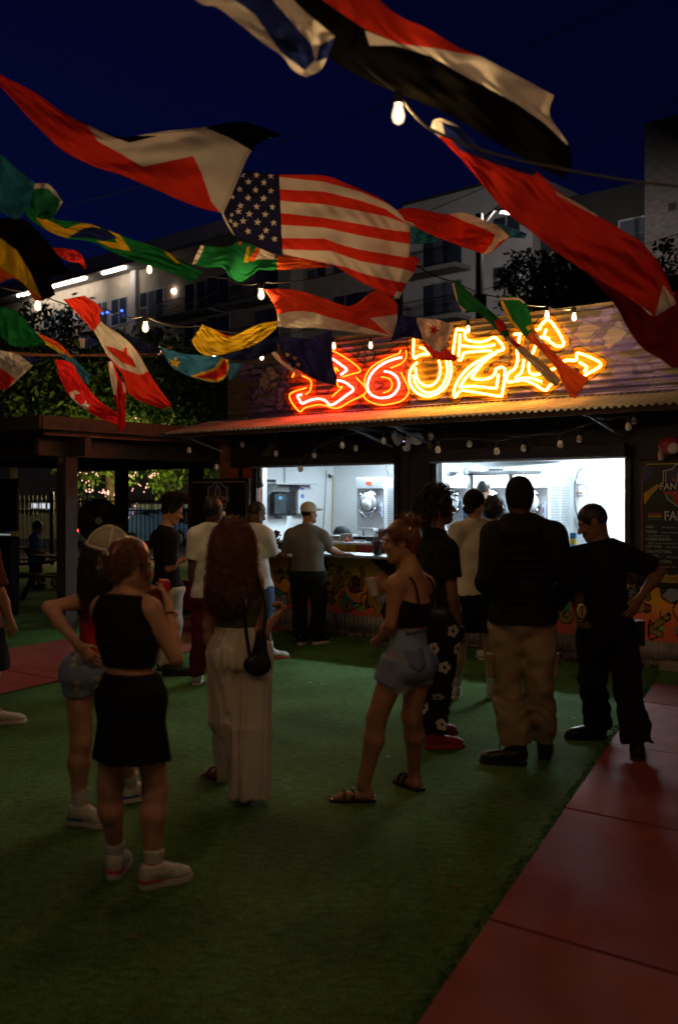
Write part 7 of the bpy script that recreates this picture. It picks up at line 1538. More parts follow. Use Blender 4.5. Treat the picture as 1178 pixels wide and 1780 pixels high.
MB().tube([Vector(hc + p.hu * 0.043 - p.hf * (0.008 + 0.118 * math.cos(a)) + p.hr * 0.098 * math.sin(a)) for a in np.linspace(0, 6.283, 25)], 0.010, 6).build('cap_band', mat('band_cream', (0.62, 0.55, 0.45), 0.9), cp)
# woman with long curly auburn hair and cream wide trousers
p = Person('woman with long curly auburn hair and wide cream trousers', 5.67, (0.22, 0.97), dict(head=(406, 946), neck=(406, 992), sA=(372, 1010), sB=(441, 1012), eA=(362, 1086, 0.0), wA=(370, 1150, 0.12), eB=(447, 1110, -0.03), wB=(478, 1074, 0.10), hA=(392, 1138), hB=(440, 1138), kA=(388, 1262, 0.05), kB=(436, 1266)),
           [(398, 1360, 366, 1350), (428, 1392, 445, 1375)], True, SK_TAN, 1.0, 0.008, glute=0.4, hands=dict(A=dict(curl=0.3), B=dict(curl=1.25, tip=(494, 1056, 0.14), pn=(-0.3, 0.3, 0.9))))
p.body()
F = Field(); p.torso(F, 0.012, hip=True); p.wear('top', F, C_OLIVE, 0.003, cuts=[((0, 0, p.zpx(1089)), (0, 0, -1)), ((0, 0, p.zpx(1040)), (0, 0, 1))])
F = Field(); p.torso(F, 0.014, chest=False, shoulders=False); p.waistband(F, 0.012); J = p.J
for sd, (bx, by, dd, rr) in zip('AB', ((404, 1362, 0.10, 0.085), (434, 1394, 0.0, 0.122))):
    b = np.array(P(bx, by - 3, p.d + dd)); b[2] = max(b[2], 0.03); m_ = J['h' + sd] + (b - J['h' + sd]) * 0.5 + np.array([0.0, 0, 0]); F.cone(J['h' + sd], m_, 0.112, 0.105, 0.03, p.f, 0.85); F.cone(m_, b, 0.105, rr, 0.03, p.f, 0.85, True)
p.wear('wide_trousers', F, C_CREAM, 0.016, (48, 48, 3.0), [((0, 0, p.zpx(1088)), (0, 0, 1))])
M_SANDAL = mat('sandal_tan', (0.22, 0.09, 0.05), 0.6)
for sd in 'AB':
    hl, dr = p.feet[sd]; sx = np.cross(dr, p.u); s_ = MB().prism([Vector(hl - dr * 0.01 + sx * 0.03), Vector(hl + dr * 0.14 + sx * 0.042), Vector(hl + dr * 0.235 + sx * 0.03), Vector(hl + dr * 0.25), Vector(hl + dr * 0.235 - sx * 0.03), Vector(hl + dr * 0.14 - sx * 0.042), Vector(hl - dr * 0.01 - sx * 0.03)], (0, 0, 0.014)).build('sandal', M_SANDAL, p.e)
    for t in (0.10, 0.16): MB().tube([Vector(hl + dr * t + sx * 0.045 * math.cos(a)) + Vector((0, 0, 0.01 + 0.055 * math.sin(a))) for a in np.linspace(0, math.pi, 9)], 0.008, 6).build('strap', M_SANDAL, s_)
hc = p.J['head']; S_ = (J['sA'] + J['sB']) / 2; rt, dr = scalp(hc + p.hu * 0.02 - p.hf * 0.012, p.hf, p.hr, p.hu, (0.078, 0.098, 0.100), 2300, 21, 0.3, -0.6)
av = [(hc, np.array([0.082, 0.102, 0.11])), (S_ - p.u * 0.05, np.array([0.16, 0.115, 0.12])), (S_ - p.u * 0.2, np.array([0.12, 0.11, 0.2]))]
V1 = strands(rt, dr * 0.7 - p.f * 0.25 - p.u * 0.5, 0.37, 30, 0.0040, 22, 3.8, 0.012, 5.0, 0.09, av); V2 = strands(rt[::2], dr[::2] - p.f * 0.2 - p.u * 0.3, 0.38, 26, 0.0020, 23, 2.9, 0.017, 6, 0.15, av)
V, Fc = join([V1, V2]); np_mesh('hair', V, Fc, HRED, p.e)
F = Field(); F.cone(hc, hc - p.u * 0.02, 0.095, 0.095, 0.04); F.cone(hc - p.f * 0.04, S_ - p.f * 0.08 - p.u * 0.10, 0.085, 0.105, 0.05, p.f, 0.6); F.cone(S_ - p.f * 0.10 - p.u * 0.10, S_ - p.f * 0.11 - p.u * 0.22, 0.125, 0.075, 0.05, p.f, 0.5)
p.wear('hair_mass', F, HBR, 0.010, (70, 70, 40), [(tuple(hc + p.hf * 0.045 + p.hu * 0.03), tuple(nrm(p.hf * 0.9 - p.hu * 0.4)))])
bg_ = P(449, 1146, 5.67 - 0.14); e = empty('shoulder_bag', 'small black shoulder bag hanging on the woman in cream trousers', 'bag', bg_)
F = Field(); F.cone(np.array(bg_) + [-0.035, 0, -0.03], np.array(bg_) + [0.025, 0, -0.02], 0.045, 0.045, 0.03, (0, 1, 0), 0.5); F.cone(np.array(bg_) + [0.0, 0, -0.04], np.array(bg_) + [0.014, 0, 0.14], 0.054, 0.028, 0.03, (0, 1, 0), 0.5); np_mesh('bag_body', *F.mesh(0.007, 0.003, (30, 30, 30)), mat('black_leather', (0.010, 0.009, 0.010), 0.35), e)
MB().tube([Vector(q) for q in catmull([P(455, 1110, 5.52), P(462, 1060, 5.54), P(446, 1000, 5.62), P(438, 997, 5.72), P(428, 1040, 5.52), P(427, 1090, 5.50), P(434, 1140, 5.51)], 6)], 0.011, 6).build('strap', mat('black_leather2', (0.010, 0.009, 0.010), 0.4), e, True)
# woman in camisole and denim shorts
p = Person('woman with hair bun, black camisole and light denim shorts, facing left', 5.72, (-0.8, 0.6), dict(head=(698, 941), neck=(713, 990), sA=(688, 1018, -0.09), sB=(739, 1018, 0.11), eA=(678, 1086, -0.12), wA=(658, 1112, 0.04), eB=(702, 1078, 0.28), wB=(672, 1024, 0.32), hA=(690, 1152, -0.06), hB=(727, 1152, 0.07), kA=(654, 1250, -0.03), kB=(715, 1246, 0.06)),
           [(648, 1393, 586, 1393), (729, 1375, 684, 1357)], True, SK_TAN, 1.0, 0.0075, head_face=(-0.97, 0.25), head_tilt=(-0.12, 0), hands=dict(A=dict(curl=0.6, pn=(0.3, 0.5, 0.3)), B=dict(curl=0.9, tip=(655, 1014, 0.3), pn=(-0.5, 0.6, 0.2))))
p.body(); p.eyes()
F = Field(); p.torso(F, 0.010); zt = p.zpx(1035); p.wear('camisole', F, C_BLACK, 0.002, cuts=[((0, 0, p.zpx(1088)), (0, 0, -1)), (tuple(np.array([p.J['neck'][0], p.J['neck'][1], zt])), tuple(nrm(p.u - p.f * 0.45)))])
S_ = (p.J['sA'] + p.J['sB']) / 2
for sg in (-1, 1): MB().tube([Vector(q) for q in catmull([S_ - p.f * 0.105 + p.lat() * 0.07 * sg - p.u * 0.10, S_ - p.f * 0.085 + p.lat() * 0.085 * sg + p.u * 0.02, S_ + p.lat() * 0.085 * sg + p.u * 0.062, S_ + p.f * 0.085 + p.lat() * 0.08 * sg + p.u * 0.0, S_ + p.f * 0.12 + p.lat() * 0.07 * sg - p.u * 0.1], 6)], 0.007, 6).build('shoulder_strap', C_BLACK, p.e, True)
o = p.shorts(C_DENIM, 1086, 0.36, 0.009, 0.020, 0.004); ev = np.array([v.co[:] for v in o.data.vertices]); lowv = ev[(ev[:, 2] < ev[:, 2].min() + 0.03)][::2][:400]
V, Fc = strands(lowv, np.tile([0, 0, -1.0], (len(lowv), 1)), 0.035, 3, 0.0014, 2, 1, 0, 1, 0.6); np_mesh('frayed_hem', V, Fc, cloth('fray2', (0.45, 0.47, 0.52)), o)['kind'] = 'stuff'
M_DSTITCH = cloth('denim_pocket', (0.14, 0.19, 0.31), 0.9, 0.5, 120, 0.35); Hc = (p.J['hA'] + p.J['hB']) / 2
for sg in (-1, 1): patch_on(o, Hc - p.f * 0.1 + p.lat() * 0.078 * sg + p.u * 0.03, -p.f * 0.9 + p.lat() * 0.25 * sg, [(-0.055, 0.055), (0.055, 0.055), (0.055, -0.035), (0.0, -0.065), (-0.055, -0.035)], M_DSTITCH, 'pocket', 0.004, 4)
patch_on(o, Hc - p.f * 0.1 + p.u * 0.19, -p.f, [(-0.10, 0.018), (0.10, 0.018), (0.10, -0.018), (-0.10, -0.018)], M_DSTITCH, 'waistband', 0.004, 4)
M_SAN2 = mat('sandal_dark', (0.03, 0.018, 0.012), 0.5); M_STUD = mat('gold_stud', (0.85, 0.6, 0.15), 0.15, metal=1.0, var=0)
for sd in 'AB':
    hl, dr = p.feet[sd]; sx = np.cross(dr, p.u); s_ = MB().prism([Vector(hl - dr * 0.015 + sx * 0.03), Vector(hl + dr * 0.14 + sx * 0.044), Vector(hl + dr * 0.235 + sx * 0.03), Vector(hl + dr * 0.25), Vector(hl + dr * 0.235 - sx * 0.03), Vector(hl + dr * 0.14 - sx * 0.044), Vector(hl - dr * 0.015 - sx * 0.03)], (0, 0, 0.016)).build('sandal', M_SAN2, p.e)
    for t in (0.115, 0.165):
        MB().tube([Vector(hl + dr * t + sx * 0.046 * math.cos(a)) + Vector((0, 0, 0.012 + 0.055 * math.sin(a))) for a in np.linspace(0, math.pi, 9)], 0.011, 6).build('strap', M_SAN2, s_)
        for a in np.linspace(0.25, math.pi - 0.25, 7): MB().lathe(Vector(hl + dr * t + sx * 0.055 * math.cos(a)) + Vector((0, 0, 0.014 + 0.064 * math.sin(a))), (math.cos(a) * sx[0], math.cos(a) * sx[1], math.sin(a)), [(0.0055, 0), (0.004, 0.005)], 7).build('stud', M_STUD, s_)
    for t in (-0.012, 0.252): MB().lathe(Vector(hl + dr * t) + Vector((0, 0, 0.02)), (0, 0, 1), [(0.009, 0), (0.009, 0.008), (0.004, 0.013)], 8).build('stud', M_CHROME, s_)
p.hair_cap(HRED, 0.010, -0.06, 0.002, (90, 90, 40), 0.01)
hc = p.J['head']; c = hc - p.hf * 0.062 + p.hu * 0.105; p.coil_bun(c, 0.042, HRED, 31)
hcc = hc + p.hu * 0.030 - p.hf * 0.014; rt, dr = scalp(hcc, p.hf, p.hr, p.hu, (0.083, 0.103, 0.101), 480, 33, 0.45, -0.55); V2 = strands(rt, (c - rt), 0.13, 9, 0.0022, 34, 0, 0.001, 1, 0.04, [(hcc, np.array([0.085, 0.105, 0.103]))]); V3 = strands(np.repeat([c - p.hf * 0.03], 30, 0) + rng.normal(0, 0.012, (30, 3)), rng.normal(0, 0.4, (30, 3)) - p.hf, 0.06, 7, 0.0016, 35, 0.3, 0.004, 1, 0.3); V4 = strands(np.repeat([hc + p.hf * 0.07 + p.hu * 0.075 - p.hr * 0.04], 24, 0) + rng.normal(0, 0.008, (24, 3)), np.repeat([p.hf * 0.7 - p.hu * 0.3 - p.hr * 0.3], 24, 0), 0.15, 9, 0.0018, 36, 0.8, 0.003, 1, 0.08)
V, Fc = join([V2, V3, V4]); np_mesh('hair_strands', V, Fc, HRED, p.e)
MB().lathe(Vector(hc - p.hr * 0.105 - p.hf * 0.075 + p.hu * 0.07), tuple(-p.hr), [(0.008, 0), (0.010, 0.006), (0.004, 0.012)], 8).build('hair_pin', M_STUD, p.e, True)
cu = P(651, 1018, 5.72 + 0.30); e = empty('plastic_cup', 'clear plastic cup held by the woman in denim shorts', 'cup', cu); MB().lathe(cu - Vector((0, 0, 0.06)), (-0.25, 0, 1), [(0.026, 0), (0.038, 0.105), (0.040, 0.11), (0.036, 0.108), (0.024, 0.004)], 16).build('cup', mat('clear_cup', (0.55, 0.50, 0.48), 0.15, var=0.2), e, True); MB().tube([cu + Vector((0.0, 0, 0.03)), cu + Vector((0.06, 0, 0.075))], 0.004, 6).build('straw', mat('straw_red', (0.6, 0.08, 0.08), 0.4), e)
bg_ = P(748, 1076, 5.95); e = empty('shoulder_bag', 'black shoulder bag on gold chain behind the woman in denim shorts', 'bag', bg_); F = Field(); F.cone(np.array(bg_) + [-0.05, 0, 0], np.array(bg_) + [0.06, 0, 0], 0.07, 0.07, 0.02, (0, 1, 0), 0.4); np_mesh('bag_body', *F.mesh(0.008), mat('black_leather3', (0.010, 0.009, 0.010), 0.35), e)
MB().tube([Vector(q) for q in catmull([P(757, 1058, 5.88), P(752, 1030, 5.84), P(743, 1008, 5.80), P(736, 1004, 5.84)], 6)], 0.006, 6).build('chain_strap', mat('chain_gold', (0.5, 0.33, 0.1), 0.3, metal=1.0, var=0), e, True)
# man with short dreadlocks
p = Person('man with short dreadlocks, black tee, flower print trousers and red shoes', 6.95, (0.85, 0.5), dict(head=(763, 880), neck=(757, 924), sA=(737, 952, 0.13), sB=(776, 956, -0.13), eA=(746, 1040, 0.16), wA=(758, 1100, 0.25), eB=(787, 1042, -0.14), wB=(796, 1094, -0.08), hA=(752, 1092, 0.08), hB=(774, 1092, -0.08), kA=(752, 1190, 0.06), kB=(766, 1190, -0.05)),
           [(740, 1302, 790, 1300), (745, 1284, 786, 1276)], False, SK_BROWN, 1.0, 0.009, head_face=(0.98, 0.1), hands=dict(A=dict(curl=0.4), B=dict(curl=0.45, tip=(802, 1122, -0.06), pn=(-0.3, 0.9, 0.1))))
p.body(); p.eyes(); p.tee(C_BLACK, 1095, 0.022, 0.55)
o = p.trousers(C_BLACK, 1085, 0.97, 0.024, 0.05); ev = np.array([v.co[:] for v in o.data.vertices]); nn_ = np.array([v.normal[:] for v in o.data.vertices]); cand = np.where(nn_[:, 1] < -0.25)[0]
M_FLW = cloth('flower_print', (0.45, 0.42, 0.36)); used = []
for k in range(400):
    i = int(cand[(k * 1931 + 77) % len(cand)]); c0 = ev[i]
    if any(np.linalg.norm(c0 - q) < 0.13 for q in used) or c0[2] > 0.95: continue
    used.append(c0); nz_ = Vector(nn_[i]); x_, y_ = frame_of(nz_); cc = Vector(c0) + nz_ * 0.004
    MB().prism([cc + (x_ * math.cos(a) + y_ * math.sin(a)) * 0.045 * (0.72 + 0.28 * abs(math.cos(2.5 * a))) for a in np.linspace(0, 6.283, 30, endpoint=False)], nz_ * 0.002).build('flower_print', M_FLW, o); MB().prism([cc + nz_ * 0.0025 + (x_ * math.cos(a) + y_ * math.sin(a)) * 0.012 for a in np.linspace(0, 6.283, 9, endpoint=False)], nz_ * 0.001).build('flower_centre', C_BLACK, o)
    if len(used) > 22: break
p.shoes(mat('shoe_red', (0.32, 0.015, 0.02), 0.5), mat('sole_red', (0.32, 0.02, 0.025), 0.6), 0.02, mat('lace_white', (0.6, 0.6, 0.62), 0.6))
p.hair_cap(HB, 0.012, -0.045, 0.004, (70, 70, 70), 0.01, 0.05)
hcc = p.J['head'] + p.hu * 0.028 - p.hf * 0.012; rt, dr = scalp(hcc, p.hf, p.hr, p.hu, (0.078, 0.098, 0.096), 190, 41, 0.62, -0.6); rg = np.random.default_rng(5); lift = np.clip((dr @ p.hu), 0, 1)[:, None]
V1 = strands(rt, dr + p.hu * lift * 0.5 + rg.normal(0, 0.35, dr.shape), 0.075, 10, 0.0070, 42, 0.5, 0.006, 1.5, 0.3, [(hcc, np.array([0.08, 0.10, 0.098]))], 0.55); bk = (dr @ p.hf) < -0.1
V2 = strands(rt[bk], dr[bk] - p.hf * 0.3, 0.17, 12, 0.007, 43, 1.6, 0.006, 1.5, 0.2, [(hcc, np.array([0.085, 0.105, 0.10]))], 0.55); V3 = strands(rt[lift[:, 0] > 0.7], dr[lift[:, 0] > 0.7] + p.hu * 0.8 + p.hf * 0.4, 0.09, 9, 0.0045, 44, 0.3, 0.008, 1.5, 0.35)
V, Fc = join([V1, V2, V3]); np_mesh('dreadlocks', V, Fc, HB, p.e)
# man in white tee and backward cap
p = Person('man in white tee, black shorts and backward black cap, seen from behind', 8.6, (0.15, 1), dict(head=(824, 878), neck=(826, 906), sA=(796, 924), sB=(859, 922), eA=(787, 975, 0.02), wA=(803, 1010, 0.22), eB=(868, 975, 0.05), wB=(856, 1008, 0.25), hA=(812, 1034), hB=(842, 1034), kA=(799, 1122), kB=(851, 1122)),
           [(791, 1216, 796, 1196), (853, 1216, 862, 1197)], False, SK_LIGHT, 1.0, 0.010, head_face=(0.6, 0.8))
p.body(); p.tee(cloth('tee_beige_white', (0.52, 0.46, 0.39)), 1036, 0.026, 0.7); p.shorts(C_BLACK, 1030, 0.72, 0.03, 0.045); p.socks(C_SOCK, 0.20); p.shoes(C_SHOE, M_SOLE, 0.0)
hc = p.J['head']; p.hair_cap(HBR, 0.006, -0.06, 0.002); F = Field(); F.ell(hc + p.hu * 0.040 - p.hf * 0.010, (0.090, 0.110, 0.100), p.hr, p.hf, p.hu); cp = p.wear('cap', F, C_BLACK, 0.001, cuts=[(tuple(hc + p.hu * 0.010), tuple(nrm(-p.hu + p.hf * 0.45)))], h=0.007); F = Field(); F.ell(hc - p.hu * 0.035 - p.hf * 0.098, (0.062, 0.014, 0.042), p.hr, p.hf, p.hu); np_mesh('brim', *F.mesh(0.007), C_BLACK, cp)
# person with curly black hair mostly hidden
p = Person('person with round curly black hair and dark clothes, mostly hidden in the queue', 10.6, (0.2, 1), dict(head=(857, 889), neck=(856, 912), sA=(831, 926), sB=(881, 926), eA=(822, 968), wA=(832, 1000, 0.15), eB=(890, 968), wB=(880, 1000, 0.15), hA=(845, 1012), hB=(868, 1012), kA=(842, 1074), kB=(866, 1074)),
           [(838, 1148, 832, 1140), (868, 1147, 874, 1138)], False, SK_BROWN, 0.95, 0.012)
p.body(); p.tee(cloth('tee_charcoal', (0.02, 0.02, 0.025)), 1018, 0.03, 0.7); p.shorts(C_MAROON, 1012, 0.85, 0.03, 0.04); p.shoes(C_SHOE, M_SOLE)
hcc = p.J['head'] + p.hu * 0.03 - p.hf * 0.01; rt, dr = scalp(hcc, p.hf, p.hr, p.hu, (0.075, 0.09, 0.09), 700, 51, 0.4, -0.5); p.hair_cap(HB, 0.05, -0.03, 0.012, (50, 50, 50), 0, 0.07, 'hair'); V, Fc = strands(rt, dr, 0.07, 7, 0.003, 52, 0.0, 0.008, 2.5, 0.3); np_mesh('curls', V, Fc, HB, p.e)
# man in black hooded jacket and tan cargo trousers
p = Person('tall man in black hooded jacket and tan cargo trousers, seen from behind', 6.5, (0.05, 1), dict(head=(902, 864), neck=(903, 908), sA=(862, 934), sB=(957, 934), eA=(845, 1012, 0.0), wA=(868, 1040, 0.24), eB=(988, 1010, 0.02), wB=(968, 1044, 0.25), hA=(882, 1076), hB=(932, 1076), kA=(880, 1190), kB=(936, 1190)),
           [(913, 1330, 842, 1326), (945, 1321, 950, 1298)], False, SK_DARK, 1.06, 0.009, hs=1.08, hands=dict(A=dict(curl=0.8), B=dict(curl=0.8)))
p.body(); C_JKT = cloth('jacket_black', (0.011, 0.010, 0.010), 0.8); p.tee(C_JKT, 1082, 0.045, 0.9, 'jacket', 0.010, 0.06, 4, True, 0.036)
F = Field(); nb = p.J['neck']; F.cone(nb - p.f * 0.07 - p.u * 0.06 - p.lat() * 0.06, nb - p.f * 0.07 - p.u * 0.06 + p.lat() * 0.06, 0.075, 0.075, 0.03); F.cone(nb - p.f * 0.05 - p.lat() * 0.08, nb - p.f * 0.05 + p.lat() * 0.08, 0.06, 0.06, 0.03); p.wear('hood', F, C_JKT, 0.006)
for k in range(9): z = p.J['neck'][2] - 0.12 - k * 0.055; c0 = (p.J['sA'] + p.J['sB']) / 2 - p.f * 0.165; MB().tube([Vector((c0[0] + x, c0[1] + 0.018 * (x / 0.14) ** 2, z)) for x in np.linspace(-0.16, 0.16, 7)], 0.008, 5).build('quilted_rib', C_JKT, p.e)
p.trousers(C_TAN, 1074, 0.90, 0.030, 0.055, 0.017, seed=6)
for sd, sg in (('A', -1), ('B', 1)):
    k_, h_ = p.J['k' + sd], p.J['h' + sd]; c0 = h_ + (k_ - h_) * 0.72 + p.lat() * 0.105 * sg; F = Field(); F.cone(c0 + p.u * 0.07, c0 - p.u * 0.07, 0.045, 0.045, 0.01, p.lat(), 0.55, True); F.cone(c0 + p.u * 0.085, c0 + p.u * 0.045, 0.052, 0.052, 0.01, p.lat(), 0.6, True); p.wear('cargo_pocket', F, C_TAN, 0.002)
p.shoes(C_BOOT, mat('boot_sole', (0.012, 0.012, 0.012), 0.7), 0.09, None, None, 0.31, 1.12); hl, dr = p.feet['A']; MB().tube([Vector(q) for q in catmull([hl + dr * 0.14 + p.u * 0.13, hl + dr * 0.17 + p.u * 0.12 - np.cross(dr, p.u) * -0.04, hl + dr * 0.16 + np.cross(dr, p.u) * 0.06 + p.u * 0.03, hl + dr * 0.17 + np.cross(dr, p.u) * 0.07 + p.u * 0.006], 5)], 0.006, 6).build('bootlace', mat('lace_tan', (0.4, 0.3, 0.15), 0.8), p.e, True)
F = Field(); F.ell(p.J['head'] + p.hu * 0.030 - p.hf * 0.010, (0.092, 0.110, 0.112), p.hr, p.hf, p.hu); F.cone(p.J['head'] - p.hf * 0.03, p.J['head'] - p.hf * 0.03 - p.hu * 0.05, 0.085, 0.075, 0.03); p.wear('knit_cap', F, cloth('knit_black', (0.010, 0.009, 0.010)), 0.001, (90, 90, 90), [(tuple(p.J['head'] - p.hu * 0.065), tuple(-p.hu)), (tuple(p.J['head'] + p.hf * 0.06), tuple(nrm(p.hf - p.hu * 0.5)))])
# man in black uniform
p = Person('man in black uniform with yellow badge and hand on hip, facing left', 6.75, (-0.8, 0.45), dict(head=(1029, 908), neck=(1044, 944), sA=(1008, 966, -0.08), sB=(1090, 970, 0.08), eA=(1002, 1030, 0.02), wA=(1004, 1068, -0.14), eB=(1146, 992, 0.02), wB=(1112, 1040, -0.12), hA=(1030, 1094, -0.04), hB=(1076, 1094, 0.04), kA=(1030, 1180, 0.1), kB=(1090, 1186, -0.1)),
           [(1052, 1284, 992, 1284), (1106, 1326, 1108, 1300)], False, SK_BROWN, 1.04, 0.009, head_face=(-0.9, 0.2), head_tilt=(-0.45, 0), hands=dict(A=dict(curl=0.7), B=dict(curl=0.3, tip=(1100, 1062, -0.14), pn=(-0.5, 0.8, 0))))
p.body(); p.eyes(); p.tee(C_BLACK, 1092, 0.030, 0.85); p.trousers(cloth('uniform_trousers', (0.009, 0.009, 0.010)), 1092, 0.95, 0.030, 0.055, 0.010); p.shoes(C_BOOT, mat('boot_sole2', (0.012, 0.012, 0.012), 0.7), 0.08, None, None, 0.31, 1.1); p.hair_cap(HB, 0.006, -0.02, 0.001, (80, 80, 80), 0, 0.074)
Hc = (p.J['hA'] + p.J['hB']) / 2; F = Field(); F.cone(Hc + p.u * 0.045, Hc + p.u * 0.0, 0.172, 0.172, 0.01, p.f, 0.85, True); p.wear('duty_belt', F, mat('belt_black', (0.010, 0.010, 0.010), 0.4), 0)
for a, nm in ((-0.12, 'pouch'), (0.13, 'holster')): q = Hc + p.lat() * a - p.f * 0.12; MB().box((-0.03, -0.03, -0.10 if nm == 'holster' else -0.03), (0.03, 0.03, 0.07), lambda x, y, z: Vector(q) + Vector((x, y, z))).build(nm, mat('pouch_black', (0.010, 0.010, 0.010), 0.45), p.e, bevel=0.008)
bq = P(1010, 1062, 6.75 - 0.24); bd = MB().lathe(bq, (0, -1, 0.1), [(0.032, 0), (0.032, 0.006), (0.024, 0.009)], 18); 
for v in bd.v: v.z = bq.z + (v.z - bq.z) * 1.5
bdo = bd.build('badge', mat('badge_gold', (0.5, 0.42, 0.08), 0.3, metal=0.6), p.e); MB().box((-0.006, -0.014, -0.035), (0.006, -0.010, 0.035), lambda x, y, z: bq + Vector((x, y, z))).build('badge_mark', mat('badge_mark', (0.05, 0.05, 0.05), 0.4), bdo)
# man at the counter
p = Person('man in cream cap, grey tee and black trousers leaning on the ledge', 11.95, (0.3, 0.95), dict(head=(537, 892), neck=(534, 915), sA=(507, 932), sB=(560, 934), eA=(494, 962, 0.10), wA=(505, 966, 0.36), eB=(573, 955, 0.06), wB=(594, 963, 0.22), hA=(521, 1002), hB=(551, 1002), kA=(521, 1058), kB=(554, 1058)),
           [(520, 1122, 532, 1117), (545, 1121, 574, 1116)], False, SK_TAN, 1.12, 0.010, head_face=(0.75, 0.6), hands=dict(A=dict(curl=0.5), B=dict(curl=0.25, tip=(610, 962, 0.26), pn=(0, 0, -1))))
p.body(); p.tee(C_GREY, 992, 0.028, 0.8); p.trousers(C_BLACK, 992, 0.97, 0.025, 0.04); p.shoes(C_BLACK, M_SOLE); p.hair_cap(HB, 0.004, -0.05, 0.001)
hc = p.J['head']; F = Field(); F.ell(hc + p.hu * 0.045 - p.hf * 0.008, (0.090, 0.108, 0.098), p.hr, p.hf, p.hu); cp = p.wear('cap', F, mat('cap_cream2', (0.55, 0.46, 0.36), 0.9), 0.001, cuts=[(tuple(hc + p.hu * 0.02), tuple(-p.hu))], h=0.007); F = Field(); F.ell(hc + p.hu * 0.042 + p.hf * 0.13, (0.075, 0.07, 0.014), p.hr, p.hf, p.hu); np_mesh('brim', *F.mesh(0.007), mat('cap_cream3', (0.55, 0.46, 0.36), 0.9), cp)
# man in white long shirt with phone
p = Person('man in loose white shirt and blue shorts looking at his phone', 10.8, (0.55, 0.83), dict(head=(447, 892), neck=(443, 914), sA=(424, 930, 0.08), sB=(463, 932, -0.08), eA=(430, 968, 0.18), wA=(462, 950, 0.28), eB=(474, 964, 0.0), wB=(474, 944, 0.22), hA=(434, 1022, 0.03), hB=(456, 1022, -0.03), kA=(436, 1082), kB=(459, 1080)),
           [(442, 1149, 462, 1144), (462, 1147, 488, 1145)], False, SK_DARK, 1.02, 0.010, head_face=(0.8, 0.6), head_tilt=(-0.35, 0), hands=dict(A=dict(curl=0.6), B=dict(curl=0.6, tip=(477, 934, 0.25))))
p.body(); p.tee(C_WHITE, 1022, 0.034, 1.0, long=False, sg=0.03); p.shorts(cloth('denim_blue', (0.06, 0.10, 0.20)), 1015, 0.9, 0.03, 0.045); p.socks(C_SOCK, 0.1); p.shoes(C_SHOE, mat('sole_red2', (0.35, 0.06, 0.08), 0.6), 0.02, None, mat('shoe_red_mark', (0.35, 0.03, 0.05), 0.6)); p.hair_cap(HB, 0.006, -0.04, 0.001)
ph = P(477, 932, 10.8 + 0.24); tag(MB().box((-0.038, -0.005, -0.075), (0.038, 0.005, 0.075), lambda x, y, z: ph + Vector((x * 0.8 + z * 0.5, y - x * 0.4, z * 0.8 - x * 0.3))).build('phone', M_PLAST_K, bevel=0.004), 'black phone held by the man in the loose white shirt', 'phone')
# man in white tee and maroon trousers
p = Person('man in white tee and maroon trousers standing before the left menu board', 9.2, (0.28, 0.96), dict(head=(372, 889), neck=(368, 914), sA=(341, 932), sB=(395, 932), eA=(335, 985), wA=(342, 1030, 0.06), eB=(399, 985, 0.03), wB=(394, 1020, 0.2), hA=(354, 1034), hB=(380, 1034), kA=(349, 1112), kB=(378, 1112)),
           [(341, 1192, 351, 1177), (379, 1190, 388, 1175)], False, SK_DARK, 1.05, 0.010, head_face=(0.5, 0.86))
p.body(); p.tee(C_WHITE, 1040, 0.026, 0.75); p.trousers(C_MAROON, 1036, 0.96, 0.022, 0.03); p.shoes(C_SHOE, M_SOLE, 0.0); p.hair_cap(HB, 0.008, -0.05, 0.002, (80, 80, 80)); c = p.J['head'] + p.hr * 0.085 - p.hu * 0.02 + p.hf * 0.03; MB().lathe(Vector(c), tuple(p.hr), [(0.02, 0), (0.024, 0.008), (0.01, 0.014)], 10).build('face_mask_strap', C_WHITE, p.e, True)
# young man with curly top in black tee
p = Person('young man with curly hair, black tee and cream trousers looking down', 9.85, (0.9, 0.4), dict(head=(300, 888), neck=(289, 918), sA=(276, 936, 0.14), sB=(298, 938, -0.14), eA=(290, 985, 0.14), wA=(315, 974, 0.05), eB=(293, 988, -0.15), wB=(316, 974, -0.12), hA=(284, 1024, 0.08), hB=(300, 1024, -0.08), kA=(289, 1092, 0.05), kB=(301, 1092, -0.05)),
           [(284, 1174, 328, 1174), (276, 1166, 304, 1162)], False, SK_TAN, 1.0, 0.010, head_face=(0.97, 0.1), head_tilt=(-0.4, 0), hands=dict(A=dict(curl=0.7), B=dict(curl=0.7, tip=(326, 968, -0.1))))
p.body(); p.tee(C_BLACK, 1024, 0.03, 0.85); p.trousers(cloth('cream_trousers', (0.48, 0.43, 0.38)), 1018, 0.97, 0.025, 0.045, 0.012); p.shoes(C_BOOT, C_BOOT, 0.05, None, None, 0.30, 1.1)
hcc = p.J['head'] + p.hu * 0.035 - p.hf * 0.01; p.hair_cap(HB, 0.018, -0.03, 0.006, (50, 50, 50), 0, 0.06, 'hair', 0.03); rt, dr = scalp(hcc + p.hu * 0.02, p.hf, p.hr, p.hu, (0.085, 0.10, 0.10), 600, 61, 0.5, -0.1); V, Fc = strands(rt, dr + 0.3 * p.hu, 0.07, 8, 0.003, 62, 0.1, 0.010, 2.5, 0.3); np_mesh('curls', V, Fc, HB, p.e)
